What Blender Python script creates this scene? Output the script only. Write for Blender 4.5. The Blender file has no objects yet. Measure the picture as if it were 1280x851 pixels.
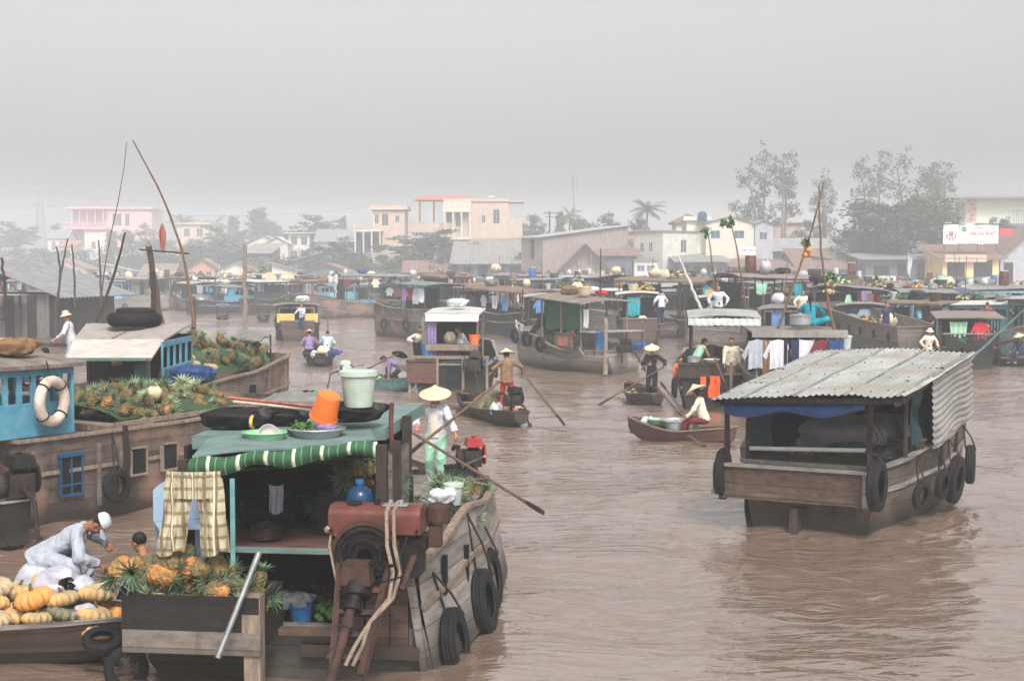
import bpy, bmesh, math, random
import numpy as np
from mathutils import Vector, Matrix, Euler, noise
R = math.radians
SC = bpy.context.scene
COL = SC.collection
# ------------------------------------------------------------------ camera, sky, sun, exposure
F, CAMZ = 1778.0, 4.0
PITCH = math.atan(87.5 / F)
cam_data = bpy.data.cameras.new('camera')
cam_data.sensor_width = 36.0
cam_data.lens = 36.0 * F / 1280.0
cam_data.clip_start = 0.1
cam_data.clip_end = 3000
cam = bpy.data.objects.new('camera', cam_data)
COL.objects.link(cam)
cam.location = (0, 0, CAMZ)
cam.rotation_euler = (R(90) - PITCH, 0, 0)
SC.camera = cam
SUN_EL, SUN_AZ = R(50), R(166)          # azimuth clockwise from +y: behind the camera
world = bpy.data.worlds.new('World')
SC.world = world
world.use_nodes = True
wn = world.node_tree.nodes; wl = world.node_tree.links
bg = wn['Background']
sky = wn.new('ShaderNodeTexSky')
sky.sky_type = 'NISHITA'; sky.sun_disc = False
sky.sun_elevation = SUN_EL; sky.sun_rotation = SUN_AZ
sky.air_density = 1.0; sky.dust_density = 7.0; sky.ozone_density = 1.0
hs = wn.new('ShaderNodeHueSaturation'); hs.inputs['Saturation'].default_value = 0.06
wl.new(sky.outputs[0], hs.inputs['Color']); wl.new(hs.outputs[0], bg.inputs['Color'])
bg.inputs['Strength'].default_value = 0.15
sun_d = bpy.data.lights.new('sun', 'SUN')
sun_d.energy = 2.1; sun_d.angle = R(10); sun_d.color = (1.0, 0.955, 0.91)
sun = bpy.data.objects.new('sun', sun_d); COL.objects.link(sun)
_sd = Vector((math.sin(SUN_AZ) * math.cos(SUN_EL), math.cos(SUN_AZ) * math.cos(SUN_EL), math.sin(SUN_EL)))
sun.rotation_euler = _sd.to_track_quat('Z', 'Y').to_euler()
SC.view_settings.view_transform = 'Standard'
SC.view_settings.look = 'None'
SC.view_settings.exposure = 0.52
SC.view_settings.gamma = 1.0
SC.view_settings.use_curve_mapping = False
SC.render.engine = 'CYCLES'
SC.cycles.use_denoising = True
SC.cycles.max_bounces = 8
SC.cycles.volume_bounces = 2
SC.cycles.transparent_max_bounces = 8
HAZE_DENSITY = 0.0015

# ------------------------------------------------------------------ pixel of the photograph -> place in the world
def ray(px, py):
 dx = (px - 640.0) / F; dz = -(py - 425.5) / F
 c, s = math.cos(PITCH), math.sin(PITCH)
 return Vector((dx, c + s * dz, -s + c * dz))
def G(px, py, z=0.0):
 r = ray(px, py); t = (z - CAMZ) / r.z
 return Vector((0, 0, CAMZ)) + r * t
def D(px, py, d):
 r = ray(px, py)
 return Vector((0, 0, CAMZ)) + r * (d / r.y)

# ------------------------------------------------------------------ a small side scene where single meshes are evaluated
TMP = bpy.data.scenes.new('workbench')
def evaluated_mesh(o):
 TMP.collection.objects.link(o)
 vl = TMP.view_layers[0]; vl.update()
 me = bpy.data.meshes.new_from_object(o.evaluated_get(vl.depsgraph), depsgraph=vl.depsgraph)
 bpy.data.objects.remove(o)
 return me
# ------------------------------------------------------------------ mesh collecting
class MB:
 def __init__(s): s.v = []; s.f = []; s.m = []
 def add(s, vs, fs, mi=0, M=None):
  o = len(s.v)
  if M is not None: vs = [M @ Vector(v) for v in vs]
  s.v.extend([tuple(v) for v in vs])
  s.f.extend([tuple(i + o for i in f) for f in fs]); s.m.extend([mi] * len(fs))
  return s
 def box(s, c, size, rz=0.0, mi=0, M=None, taper=1.0):
  x, y, z = size[0] / 2, size[1] / 2, size[2] / 2
  t = taper
  vs = [(-x, -y, -z), (x, -y, -z), (x, y, -z), (-x, y, -z), (-x*t, -y*t, z), (x*t, -y*t, z), (x*t, y*t, z), (-x*t, y*t, z)]
  m = Matrix.Translation(c)
  if M is not None: m = m @ M.to_4x4()
  elif rz: m = m @ Matrix.Rotation(rz, 4, 'Z')
  return s.add(vs, [(3, 2, 1, 0), (4, 5, 6, 7), (0, 1, 5, 4), (1, 2, 6, 5), (2, 3, 7, 6), (3, 0, 4, 7)], mi, m)
 def bar(s, a, b, w, h=None, mi=0, up=(0, 0, 1)):
  a = Vector(a); b = Vector(b); h = h or w
  d = b - a; L = d.length
  if L < 1e-6: return s
  d.normalize(); u = Vector(up)
  if abs(d.dot(u)) > 0.98: u = Vector((0, 1, 0))
  x = d.cross(u).normalized(); z = x.cross(d).normalized()
  M = Matrix((x, d, z)).transposed()
  return s.box((a + b) / 2, (w, L, h), mi=mi, M=M)
 def tube(s, pts, r, n=7, mi=0, caps=True, flat=1.0):
  pts = [Vector(p) for p in pts]; k = len(pts)
  rs = r if isinstance(r, (list, tuple)) else [r] * k
  vs = []; up = Vector((0, 0, 1)); prev = None
  for i, p in enumerate(pts):
   d = (pts[min(i + 1, k - 1)] - pts[max(i - 1, 0)])
   d = d.normalized() if d.length > 1e-9 else Vector((0, 0, 1))
   if prev is None:
    a = d.cross(up)
    if a.length < 0.05: a = d.cross(Vector((0, 1, 0)))
    a.normalize()
   else:
    a = prev - d * prev.dot(d)
    a = a.normalized() if a.length > 1e-6 else d.orthogonal().normalized()
   prev = a; b = d.cross(a)
   for j in range(n):
    t = 2 * math.pi * j / n
    vs.append(p + (a * math.cos(t) + b * (math.sin(t) * flat)) * rs[i])
  fs = []
  for i in range(k - 1):
   for j in range(n):
    fs.append((i*n + j, i*n + (j+1) % n, (i+1)*n + (j+1) % n, (i+1)*n + j))
  if caps:
   fs.append(tuple(range(n - 1, -1, -1))); fs.append(tuple((k-1)*n + j for j in range(n)))
  return s.add(vs, fs, mi)
 def lathe(s, prof, c=(0, 0, 0), n=18, mi=0, M=None, sx=1.0, sy=1.0, wob=0.0, caps=True):
  vs = []
  for (r, z) in prof:
   for j in range(n):
    t = 2 * math.pi * j / n
    q = 1 + wob * math.cos(10 * t)
    vs.append((r * q * math.cos(t) * sx, r * q * math.sin(t) * sy, z))
  fs = []
  for i in range(len(prof) - 1):
   for j in range(n):
    fs.append((i*n + j, i*n + (j+1) % n, (i+1)*n + (j+1) % n, (i+1)*n + j))
  if caps and prof[0][0] > 1e-4: fs.append(tuple(range(n - 1, -1, -1)))
  if caps and prof[-1][0] > 1e-4: fs.append(tuple((len(prof)-1)*n + j for j in range(n)))
  m = Matrix.Translation(c)
  if M is not None: m = m @ M.to_4x4()
  return s.add(vs, fs, mi, m)
 def torus(s, c, R1, r2, M=None, n=22, k=9, mi=0, flat=1.0):
  vs = []
  for i in range(n):
   t = 2 * math.pi * i / n
   for j in range(k):
    p = 2 * math.pi * j / k
    rr = R1 + r2 * math.cos(p)
    vs.append((rr * math.cos(t), rr * math.sin(t), r2 * flat * math.sin(p)))
  fs = [(i*k + j, ((i+1) % n)*k + j, ((i+1) % n)*k + (j+1) % k, i*k + (j+1) % k) for i in range(n) for j in range(k)]
  m = Matrix.Translation(c)
  if M is not None: m = m @ M.to_4x4()
  return s.add(vs, fs, mi, m)
 def grid(s, fn, nu, nv, mi=0, thick=0.0):
  vs = [Vector(fn(i / nu, j / nv)) for j in range(nv + 1) for i in range(nu + 1)]
  w = nu + 1
  fs = [(j*w + i, j*w + i + 1, (j+1)*w + i + 1, (j+1)*w + i) for j in range(nv) for i in range(nu)]
  if thick:
   nrm = [Vector() for _ in vs]
   for f in fs:
    a, b, c, d = [vs[i] for i in f]
    nn = (c - a).cross(d - b)
    if nn.length > 0: nn.normalize()
    for i in f: nrm[i] += nn
   k = len(vs)
   vs2 = [v - (q.normalized() if q.length > 0 else Vector((0, 0, 1))) * thick for v, q in zip(vs, nrm)]
   fs2 = [tuple(reversed([i + k for i in f])) for f in fs]
   edge = [j*w for j in range(nv + 1)]
   rim = list(range(w)) + [j*w + nu for j in range(1, nv + 1)] + [nv*w + i for i in range(nu - 1, -1, -1)] + [j*w for j in range(nv - 1, 0, -1)]
   fr = [(rim[(q+1) % len(rim)], rim[q], rim[q] + k, rim[(q+1) % len(rim)] + k) for q in range(len(rim))]
   return s.add(vs + vs2, fs + fs2 + fr, mi)
  return s.add(vs, fs, mi)
 def ball(s, c, r, n=10, k=7, mi=0, M=None):
  rx, ry, rz = r if isinstance(r, (tuple, list)) else (r, r, r)
  prof = [(math.sin(math.pi * i / k), -math.cos(math.pi * i / k)) for i in range(k + 1)]
  prof[0] = (0.001, -1); prof[-1] = (0.001, 1)
  m = (M.to_4x4() if M is not None else Matrix.Identity(4)) @ Matrix.Diagonal((rx, ry, rz, 1))
  return s.lathe(prof, c, n, mi, m)
 def build(s, name, mat, parent=None, smooth=True, ang=40):
  me = bpy.data.meshes.new(name)
  me.from_pydata(s.v, [], s.f)
  mats = mat if isinstance(mat, (list, tuple)) else [mat]
  for m in mats: me.materials.append(m)
  if len(mats) > 1: me.polygons.foreach_set('material_index', s.m)
  if smooth:
   me.polygons.foreach_set('use_smooth', [True] * len(me.polygons))
   me.set_sharp_from_angle(angle=R(ang))
  me.update()
  o = bpy.data.objects.new(name, me); COL.objects.link(o)
  if parent is not None: o.parent = parent
  return o

def tag(o, label=None, cat=None, group=None, kind=None):
 if label: o['label'] = label
 if cat: o['category'] = cat
 if group: o['group'] = group
 if kind: o['kind'] = kind
 return o
def empty(name, loc=(0, 0, 0), rz=0.0, label=None, cat=None, group=None, rot=None, scale=None):
 o = bpy.data.objects.new(name, None); COL.objects.link(o)
 o.empty_display_size = 0.2
 o.location = loc
 o.rotation_euler = rot if rot is not None else (0, 0, rz)
 if scale: o.scale = (scale,) * 3 if not isinstance(scale, (tuple, list)) else scale
 return tag(o, label, cat, group)
KIDS = {}
def copy_tree(o, loc=None, rot=None, scale=None, label=None, group=None):
 if o.name not in KIDS:
  KIDS[o.name] = [(c, list(c.children)) for c in o.children]
 r = o.copy(); COL.objects.link(r)
 if loc is not None: r.location = loc
 if rot is not None: r.rotation_euler = rot
 if scale is not None: r.scale = (scale,) * 3 if not isinstance(scale, (tuple, list)) else scale
 if label: r['label'] = label
 if group: r['group'] = group
 for c, gs in KIDS[o.name]:
  c2 = c.copy(); COL.objects.link(c2); c2.parent = r
  for g in gs:
   g2 = g.copy(); COL.objects.link(g2); g2.parent = c2
 return r

# ------------------------------------------------------------------ materials
def lin(r, g, b):
 f = lambda c: (c / 12.92 if c <= 0.04045 else ((c + 0.055) / 1.055) ** 2.4)
 return (f(r / 255), f(g / 255), f(b / 255), 1.0)
MATS = {}
def mat(name, c1, c2=None, rough=0.8, scale=3.0, stretch=(1, 1, 1), bump=0.3, bscale=None, metal=0.0, dirt=0.0,
  dirtc=(60, 50, 42), seams=0.0, seam_axis='Z', speck=0.0, trans=0.0, spec=0.25, detail=6.0, rust=None, stripes=None, wet=False):
 """c1/c2 mottled by noise, dirt = streaky stain amount, seams = plank spacing in metres along seam_axis"""
 if name in MATS: return MATS[name]
 m = bpy.data.materials.new(name); m.use_nodes = True
 N = m.node_tree.nodes; L = m.node_tree.links
 b = N['Principled BSDF']
 b.inputs['Roughness'].default_value = rough
 b.inputs['Metallic'].default_value = metal
 b.inputs['Specular IOR Level'].default_value = spec
 if trans: b.inputs['Transmission Weight'].default_value = trans
 tc = N.new('ShaderNodeTexCoord'); mp = N.new('ShaderNodeMapping')
 L.new(tc.outputs['Object'], mp.inputs[0]); mp.inputs['Scale'].default_value = stretch
 n1 = N.new('ShaderNodeTexNoise'); n1.inputs['Scale'].default_value = scale; n1.inputs['Detail'].default_value = detail
 n1.inputs['Roughness'].default_value = 0.62
 L.new(mp.outputs[0], n1.inputs[0])
 c2 = c2 or tuple(v * 0.8 for v in c1[:3])
 rp = N.new('ShaderNodeValToRGB'); L.new(n1.outputs['Fac'], rp.inputs[0])
 rp.color_ramp.elements[0].position = 0.32; rp.color_ramp.elements[1].position = 0.68
 rp.color_ramp.elements[0].color = lin(*c2); rp.color_ramp.elements[1].color = lin(*c1)
 out = rp.outputs[0]
 def mix(fac, a, col, mode='MIX'):
  x = N.new('ShaderNodeMix'); x.data_type = 'RGBA'; x.blend_type = mode
  if hasattr(fac, 'links') or hasattr(fac, 'is_linked'): L.new(fac, x.inputs[0])
  else: x.inputs[0].default_value = fac
  L.new(a, x.inputs[6])
  if isinstance(col, tuple): x.inputs[7].default_value = col
  else: L.new(col, x.inputs[7])
  return x.outputs[2]
 def math_(op, a, v=0.5, clamp=True):
  x = N.new('ShaderNodeMath'); x.operation = op; x.use_clamp = clamp
  L.new(a, x.inputs[0])
  if isinstance(v, (int, float)): x.inputs[1].default_value = v
  else: L.new(v, x.inputs[1])
  return x.outputs[0]
 hgt = n1.outputs['Fac']
 if stripes:                                   # (axis, spacing, width fraction, colour) woven or printed bands
  sp = N.new('ShaderNodeSeparateXYZ'); L.new(tc.outputs['Object'], sp.inputs[0])
  for ax, step, wd, colr in stripes:
   a = math_('DIVIDE', sp.outputs['XYZ'.index(ax)], step, False)
   fr = N.new('ShaderNodeMath'); fr.operation = 'FRACT'; L.new(a, fr.inputs[0])
   lt = math_('LESS_THAN', fr.outputs[0], wd)
   out = mix(math_('MULTIPLY', lt, 0.8), out, lin(*colr))
 if seams:
  sp = N.new('ShaderNodeSeparateXYZ'); L.new(tc.outputs['Object'], sp.inputs[0])
  a = math_('DIVIDE', sp.outputs['XYZ'.index(seam_axis)], seams, False)
  wob = math_('MULTIPLY', n1.outputs['Fac'], 0.08, False)
  a = math_('ADD', a, wob, False)
  fl = N.new('ShaderNodeMath'); fl.operation = 'FLOOR'; L.new(a, fl.inputs[0])
  wn_ = N.new('ShaderNodeTexWhiteNoise'); wn_.noise_dimensions = '1D'; L.new(fl.outputs[0], wn_.inputs['W'])
  tint = N.new('ShaderNodeMapRange'); L.new(wn_.outputs['Value'], tint.inputs[0])
  tint.inputs[3].default_value = 0.8; tint.inputs[4].default_value = 1.1
  hv = N.new('ShaderNodeHueSaturation'); L.new(out, hv.inputs['Color']); L.new(tint.outputs[0], hv.inputs['Value'])
  out = hv.outputs[0]
  fr = N.new('ShaderNodeMath'); fr.operation = 'FRACT'; L.new(a, fr.inputs[0])
  lt = math_('LESS_THAN', fr.outputs[0], 0.07)
  out = mix(math_('MULTIPLY', lt, 0.55), out, lin(30, 25, 22))
  hgt = math_('SUBTRACT', hgt, lt, False)
 if dirt:
  mp2 = N.new('ShaderNodeMapping'); L.new(tc.outputs['Object'], mp2.inputs[0]); mp2.inputs['Scale'].default_value = (2.6, 2.6, 0.55)
  n2 = N.new('ShaderNodeTexNoise'); n2.inputs['Scale'].default_value = 1.6; n2.inputs['Detail'].default_value = 9
  n2.inputs['Roughness'].default_value = 0.72
  L.new(mp2.outputs[0], n2.inputs[0])
  mr = N.new('ShaderNodeMapRange'); L.new(n2.outputs['Fac'], mr.inputs[0])
  mr.inputs[1].default_value = 0.66 - 0.28 * dirt; mr.inputs[2].default_value = 0.78 - 0.14 * dirt
  mr.inputs[4].default_value = min(1.0, 0.55 + 0.4 * dirt)
  out = mix(mr.outputs[0], out, lin(*dirtc))
 if rust:
  n3 = N.new('ShaderNodeTexNoise'); n3.inputs['Scale'].default_value = 1.1; n3.inputs['Detail'].default_value = 8
  L.new(tc.outputs['Object'], n3.inputs[0])
  mr = N.new('ShaderNodeMapRange'); L.new(n3.outputs['Fac'], mr.inputs[0])
  mr.inputs[1].default_value = 0.5; mr.inputs[2].default_value = 0.62
  out = mix(mr.outputs[0], out, lin(*rust))
 if wet:                                       # algae and damp dirt on the planks just above the water
  sp = N.new('ShaderNodeSeparateXYZ'); L.new(tc.outputs['Object'], sp.inputs[0])
  zz = math_('ADD', sp.outputs[2], math_('MULTIPLY', n1.outputs['Fac'], -.35, False), False)
  mr = N.new('ShaderNodeMapRange'); L.new(zz, mr.inputs[0]); mr.inputs[1].default_value = -.05; mr.inputs[2].default_value = .22; mr.inputs[3].default_value = .85; mr.inputs[4].default_value = 0
  out = mix(mr.outputs[0], out, lin(46, 42, 34))
 if speck:
  n4 = N.new('ShaderNodeTexNoise'); n4.inputs['Scale'].default_value = 38; n4.inputs['Detail'].default_value = 2
  L.new(tc.outputs['Object'], n4.inputs[0])
  mr = N.new('ShaderNodeMapRange'); L.new(n4.outputs['Fac'], mr.inputs[0]); mr.inputs[1].default_value = 0.35; mr.inputs[2].default_value = 0.65
  mr.inputs[3].default_value = 1 - speck; mr.inputs[4].default_value = 1 + speck * 0.5
  hv = N.new('ShaderNodeHueSaturation'); L.new(out, hv.inputs['Color']); L.new(mr.outputs[0], hv.inputs['Value']); out = hv.outputs[0]
 L.new(out, b.inputs['Base Color'])
 if bump:
  bp = N.new('ShaderNodeBump'); bp.inputs['Strength'].default_value = bump; bp.inputs['Distance'].default_value = 0.02
  L.new(hgt, bp.inputs['Height']); L.new(bp.outputs[0], b.inputs['Normal'])
 MATS[name] = m
 return m

M_ = {}
def setup_mats():
 W = lambda k, *a, **kw: M_.__setitem__(k, mat(k, *a, **kw))
 W('wood_grey', (116, 107, 100), (83, 75, 69), wet=True, scale=5, stretch=(1, 0.35, 2.2), dirt=0.45, dirtc=(62, 52, 46), seams=0.19, bump=0.5)
 W('wood_pale', (140, 134, 128), (100, 94, 89), wet=True, scale=5, stretch=(1, 0.35, 2.0), dirt=0.35, dirtc=(84, 74, 64), seams=0.22, bump=0.4)
 W('wood_brown', (94, 74, 63), (60, 48, 41), wet=True, scale=6, stretch=(1, 0.35, 2.2), dirt=0.45, dirtc=(48, 38, 33), seams=0.17, bump=0.5)
 W('wood_red', (99, 68, 59), (67, 48, 43), scale=6, stretch=(0.5, 1, 2.6), dirt=0.35, dirtc=(56, 42, 38), bump=0.45, speck=0.12)
 W('wood_dark', (40, 36, 34), (24, 22, 21), wet=True, scale=6, stretch=(1, 0.4, 2.0), dirt=0.4, dirtc=(34, 29, 27), seams=0.2, bump=0.5)
 W('post_dark', (64, 54, 49), (37, 32, 29), scale=9, stretch=(2, 2, 0.4), bump=0.5)
 W('post_pale', (134, 119, 105), (95, 81, 71), scale=9, stretch=(2, 2, 0.4), bump=0.4, dirt=0.3)
 W('bamboo', (108, 84, 66), (72, 54, 43), scale=8, stretch=(2, 2, 0.7), bump=0.3)
 W('plank_roof', (136, 126, 117), (98, 88, 81), scale=5, stretch=(0.4, 1, 1), dirt=0.35, dirtc=(96, 82, 72), seams=0.24, seam_axis='Y', bump=0.5)
 W('deck', (102, 89, 80), (70, 60, 54), scale=5, stretch=(0.4, 1, 1), dirt=0.4, dirtc=(60, 50, 44), seams=0.18, seam_axis='Y', bump=0.5)
 W('zinc', (164, 166, 164), (130, 132, 130), rough=0.42, scale=2.2, stretch=(1, 0.4, 1), dirt=0.3, dirtc=(122, 116, 110), bump=0.15, metal=0.25)
 W('zinc_old', (142, 139, 136), (106, 102, 99), rough=0.55, scale=2.2, stretch=(1, 0.4, 1), dirt=0.4, dirtc=(104, 84, 72), bump=0.15, metal=0.15)
 W('rust_roof', (122, 102, 96), (94, 76, 70), rough=0.85, scale=1.6, rust=(116, 74, 58), dirt=0.4, dirtc=(86, 66, 58))
 W('grey_roof', (126, 126, 129), (98, 98, 101), rough=0.8, scale=1.8, dirt=0.35, dirtc=(98, 92, 88))
 W('tile_red', (168, 104, 90), (138, 82, 72), rough=0.85, scale=6, dirt=0.3)
 W('thatch', (126, 110, 94), (92, 78, 65), scale=14, stretch=(3, 0.6, 1), dirt=0.3, bump=0.8)
 W('blue', (88, 142, 162), (66, 118, 140), rough=0.6, scale=4, dirt=0.3, dirtc=(92, 108, 112), bump=0.2)
 W('blue_pale', (120, 172, 190), (92, 148, 170), rough=0.6, scale=4, dirt=0.3, dirtc=(120, 120, 116), bump=0.2)
 W('blue_deep', (36, 74, 104), (26, 54, 82), rough=0.5, scale=4, dirt=0.15)
 W('teal_dark', (28, 56, 60), (20, 42, 46), rough=0.7, scale=4, dirt=0.2)
 W('mint', (108, 128, 124), (80, 98, 94), rough=0.7, scale=4, stretch=(0.6, 1, 2), dirt=0.35, dirtc=(96, 96, 86), bump=0.25)
 W('green', (28, 78, 49), (19, 58, 37), rough=0.75, scale=4, dirt=0.15)
 W('green_light', (120, 198, 140), (96, 172, 118), rough=0.5, scale=3)
 W('white', (184, 183, 180), (158, 156, 152), rough=0.6, scale=3, dirt=0.22, dirtc=(150, 140, 130), bump=0.15)
 W('cream', (196, 186, 172), (176, 164, 150), rough=0.85, scale=1.5, dirt=0.25, dirtc=(160, 146, 126))
 W('offwhite', (190, 187, 178), (166, 163, 154), rough=0.85, scale=1.2, dirt=0.3, dirtc=(164, 156, 142))
 W('peach', (184, 162, 146), (164, 142, 128), rough=0.85, scale=1.2, dirt=0.2, dirtc=(170, 140, 122))
 W('pink', (200, 158, 166), (184, 142, 150), rough=0.85, scale=1.2, dirt=0.15, dirtc=(180, 136, 136))
 W('yellow_wall', (222, 192, 136), (206, 174, 118), rough=0.85, scale=1.2, dirt=0.2, dirtc=(160, 128, 84))
 W('lime_wall', (200, 204, 178), (182, 186, 162), rough=0.85, scale=1.2, dirt=0.15)
 W('grey_wall', (160, 160, 166), (134, 134, 140), rough=0.9, scale=1.4, dirt=0.35, dirtc=(104, 100, 100))
 W('brick_wall', (176, 132, 112), (150, 108, 92), rough=0.9, scale=2.5, dirt=0.35)
 W('plank_wall', (112, 106, 106), (80, 74, 74), rough=0.9, scale=4, stretch=(2, 2, 0.3), dirt=0.5, dirtc=(74, 64, 60), seams=0.3, seam_axis='X')
 W('plank_pale', (150, 138, 132), (108, 96, 92), rough=0.9, scale=3, stretch=(2, 2, 0.3), dirt=0.5, dirtc=(120, 96, 88), seams=0.35, seam_axis='X')
 W('sheet_wall', (98, 104, 114), (72, 78, 88), rough=0.8, scale=3, stretch=(2, 2, 0.3), dirt=0.4, dirtc=(76, 70, 70), seams=0.5, seam_axis='X')
 W('glass', (70, 80, 88), (44, 52, 60), rough=0.15, scale=2, bump=0.0, spec=0.6)
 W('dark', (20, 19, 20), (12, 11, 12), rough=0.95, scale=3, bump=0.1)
 W('shutter', (94, 106, 112), (72, 82, 90), rough=0.7, scale=3)
 W('concrete', (150, 142, 134), (118, 110, 102), rough=0.9, scale=3, dirt=0.4, dirtc=(96, 88, 80))
 W('rubber', (24, 23, 23), (14, 13, 14), rough=0.75, scale=18, bump=0.5, dirt=0.25, dirtc=(70, 62, 56))
 W('rubber_pale', (198, 186, 172), (158, 142, 130), rough=0.7, scale=5, dirt=0.5, dirtc=(104, 78, 66))
 W('iron', (60, 50, 46), (30, 26, 25), rough=0.65, scale=10, bump=0.6, metal=0.3, rust=(92, 56, 42))
 W('engine_dark', (34, 31, 30), (18, 17, 17), rough=0.6, scale=9, bump=0.7, metal=0.3, dirt=0.3, dirtc=(66, 48, 40))
 W('iron_pale', (148, 150, 150), (112, 114, 114), rough=0.45, scale=6, bump=0.2, metal=0.6)
 W('tank_red', (112, 64, 56), (76, 40, 35), rough=0.38, scale=3.5, bump=0.3, metal=0.1, dirt=0.5, dirtc=(40, 28, 25), rust=(78, 44, 36))
 W('rail_rust', (74, 50, 43), (46, 33, 29), rough=0.8, scale=8, bump=0.6, dirt=0.5, dirtc=(36, 28, 26))
 W('engine_red', (158, 36, 40), (110, 26, 30), rough=0.4, scale=6, dirt=0.2)
 W('rope', (150, 132, 114), (104, 90, 76), scale=40, bump=0.8)
 W('rope_dark', (51, 46, 43), (33, 30, 29), scale=40, bump=0.8)
 W('straw', (204, 190, 160), (178, 160, 130), rough=0.75, scale=22, bump=0.5, speck=0.08)
 W('skin', (168, 116, 88), (146, 96, 72), rough=0.55, scale=8, bump=0.05)
 W('skin_dark', (138, 92, 70), (116, 76, 58), rough=0.55, scale=8, bump=0.05)
 W('hair', (24, 20, 20), (14, 12, 12), rough=0.5, scale=30, stretch=(3, 3, 0.4), bump=0.6)
 W('orange', (228, 118, 52), (208, 98, 40), rough=0.4, scale=3)
 W('orange_cloth', (228, 98, 40), (204, 80, 32), rough=0.85, scale=6)
 W('yellow', (206, 174, 92), (184, 150, 74), rough=0.55, scale=4, dirt=0.2)
 W('red', (196, 44, 44), (160, 34, 36), rough=0.6, scale=4, dirt=0.1)
 W('plastic_blue', (52, 106, 156), (38, 84, 132), rough=0.35, scale=3)
 W('plastic_white', (176, 188, 178), (150, 162, 152), rough=0.45, scale=4, dirt=0.25, dirtc=(140, 140, 128))
 W('plastic_green', (140, 188, 146), (112, 166, 120), rough=0.4, scale=3)
 W('plastic_red', (170, 62, 62), (140, 48, 50), rough=0.4, scale=3)
 W('alu', (178, 180, 182), (146, 148, 150), rough=0.35, scale=4, metal=0.6, dirt=0.2, dirtc=(110, 108, 106))
 W('sack', (198, 186, 160), (168, 154, 128), rough=0.9, scale=24, bump=0.4, dirt=0.2)
 W('sack_grey', (176, 176, 184), (136, 136, 146), rough=0.6, scale=7, bump=0.5)
 W('tarp_blue', (38, 66, 112), (24, 46, 84), rough=0.45, scale=5, bump=0.4)
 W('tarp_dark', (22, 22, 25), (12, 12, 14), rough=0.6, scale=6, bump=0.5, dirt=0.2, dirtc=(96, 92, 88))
 W('tarp_grey', (120, 120, 117), (95, 95, 91), rough=0.8, scale=5, bump=0.4, dirt=0.3, dirtc=(90, 86, 80))
 W('cloth_white', (190, 190, 195), (168, 168, 174), rough=0.9, scale=7, bump=0.2)
 W('cloth_grey', (158, 162, 170), (136, 140, 150), rough=0.9, scale=7, bump=0.2)
 W('cloth_black', (32, 32, 38), (20, 20, 24), rough=0.9, scale=7, bump=0.2)
 W('cloth_navy', (40, 50, 78), (28, 36, 58), rough=0.9, scale=7, bump=0.2)
 W('cloth_purple', (134, 116, 152), (112, 94, 132), rough=0.9, scale=7, bump=0.2)
 W('cloth_mint', (150, 190, 166), (128, 168, 144), rough=0.9, scale=7, bump=0.2)
 W('cloth_brown', (124, 96, 68), (98, 74, 52), rough=0.9, scale=7, bump=0.2)
 W('cloth_teal', (26, 148, 160), (18, 118, 134), rough=0.9, scale=7, bump=0.2)
 W('cloth_cream', (200, 193, 174), (178, 170, 150), rough=0.9, scale=7, bump=0.2)
 W('cloth_red', (200, 48, 60), (170, 36, 48), rough=0.9, scale=7, bump=0.2)
 W('cloth_maroon', (112, 42, 52), (86, 32, 42), rough=0.9, scale=7, bump=0.2)
 W('cloth_blue', (92, 128, 176), (70, 104, 152), rough=0.9, scale=7, bump=0.2)
 W('cloth_olive', (112, 104, 78), (86, 80, 60), rough=0.9, scale=7, bump=0.2)
 W('cloth_plaid', (178, 168, 144), (156, 146, 122), rough=0.9, scale=7, bump=0.3,
  stripes=[('X', 0.105, 0.30, (104, 90, 66)), ('Z', 0.12, 0.28, (112, 100, 74)), ('X', 0.2, 0.08, (216, 206, 176))])
 W('cloth_check', (196, 206, 216), (176, 186, 198), rough=0.9, stripes=[('X', 0.09, 0.3, (108, 132, 160)), ('Z', 0.09, 0.25, (120, 142, 168))])
 W('cloth_pattern', (214, 66, 36), (150, 30, 30), rough=0.9, scale=16, detail=2)
 W('green_stripe', (54, 88, 64), (38, 66, 48), rough=0.85, scale=6, stripes=[('X', 0.24, 0.14, (212, 214, 186)), ('X', 0.08, 0.12, (96, 142, 92))])
 W('pumpkin', (214, 152, 80), (184, 128, 74), rough=0.6, scale=5, speck=0.12)
 W('pumpkin_tan', (184, 164, 130), (144, 128, 102), rough=0.65, scale=5, speck=0.12)
 W('pumpkin_green', (126, 122, 98), (92, 92, 74), rough=0.65, scale=5, speck=0.15)
 W('stem', (96, 88, 58), (70, 64, 42), rough=0.8)
 W('pine_fruit', (176, 124, 70), (112, 84, 50), rough=0.75, scale=26, bump=1.0, detail=1)
 W('pine_green', (122, 100, 62), (72, 66, 42), rough=0.75, scale=26, bump=1.0, detail=1)
 W('pine_leaf', (92, 112, 84), (58, 78, 58), rough=0.6, scale=12)
 W('pine_leaf_pale', (158, 168, 132), (112, 128, 98), rough=0.6, scale=12)
 W('leaf_green', (76, 108, 54), (50, 78, 40), rough=0.6, scale=12)
 W('cabbage', (190, 200, 156), (150, 168, 118), rough=0.65, scale=9, bump=0.6)
 W('eggplant', (84, 52, 84), (60, 36, 62), rough=0.4, scale=6)
 W('leaf_a', (58, 82, 52), (32, 50, 34), rough=0.75, scale=0.9, bump=0, detail=3)
 W('leaf_b', (84, 94, 76), (56, 66, 56), rough=0.75, scale=0.9, bump=0, detail=3)
 W('leaf_c', (52, 72, 60), (34, 50, 44), rough=0.75, scale=0.9, bump=0, detail=3)
 W('bark', (128, 114, 102), (90, 78, 70), rough=0.95, scale=6, stretch=(2, 2, 0.4))
 W('mud', (140, 118, 102), (108, 90, 76), rough=0.95, scale=0.4, bump=0.6)
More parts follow.
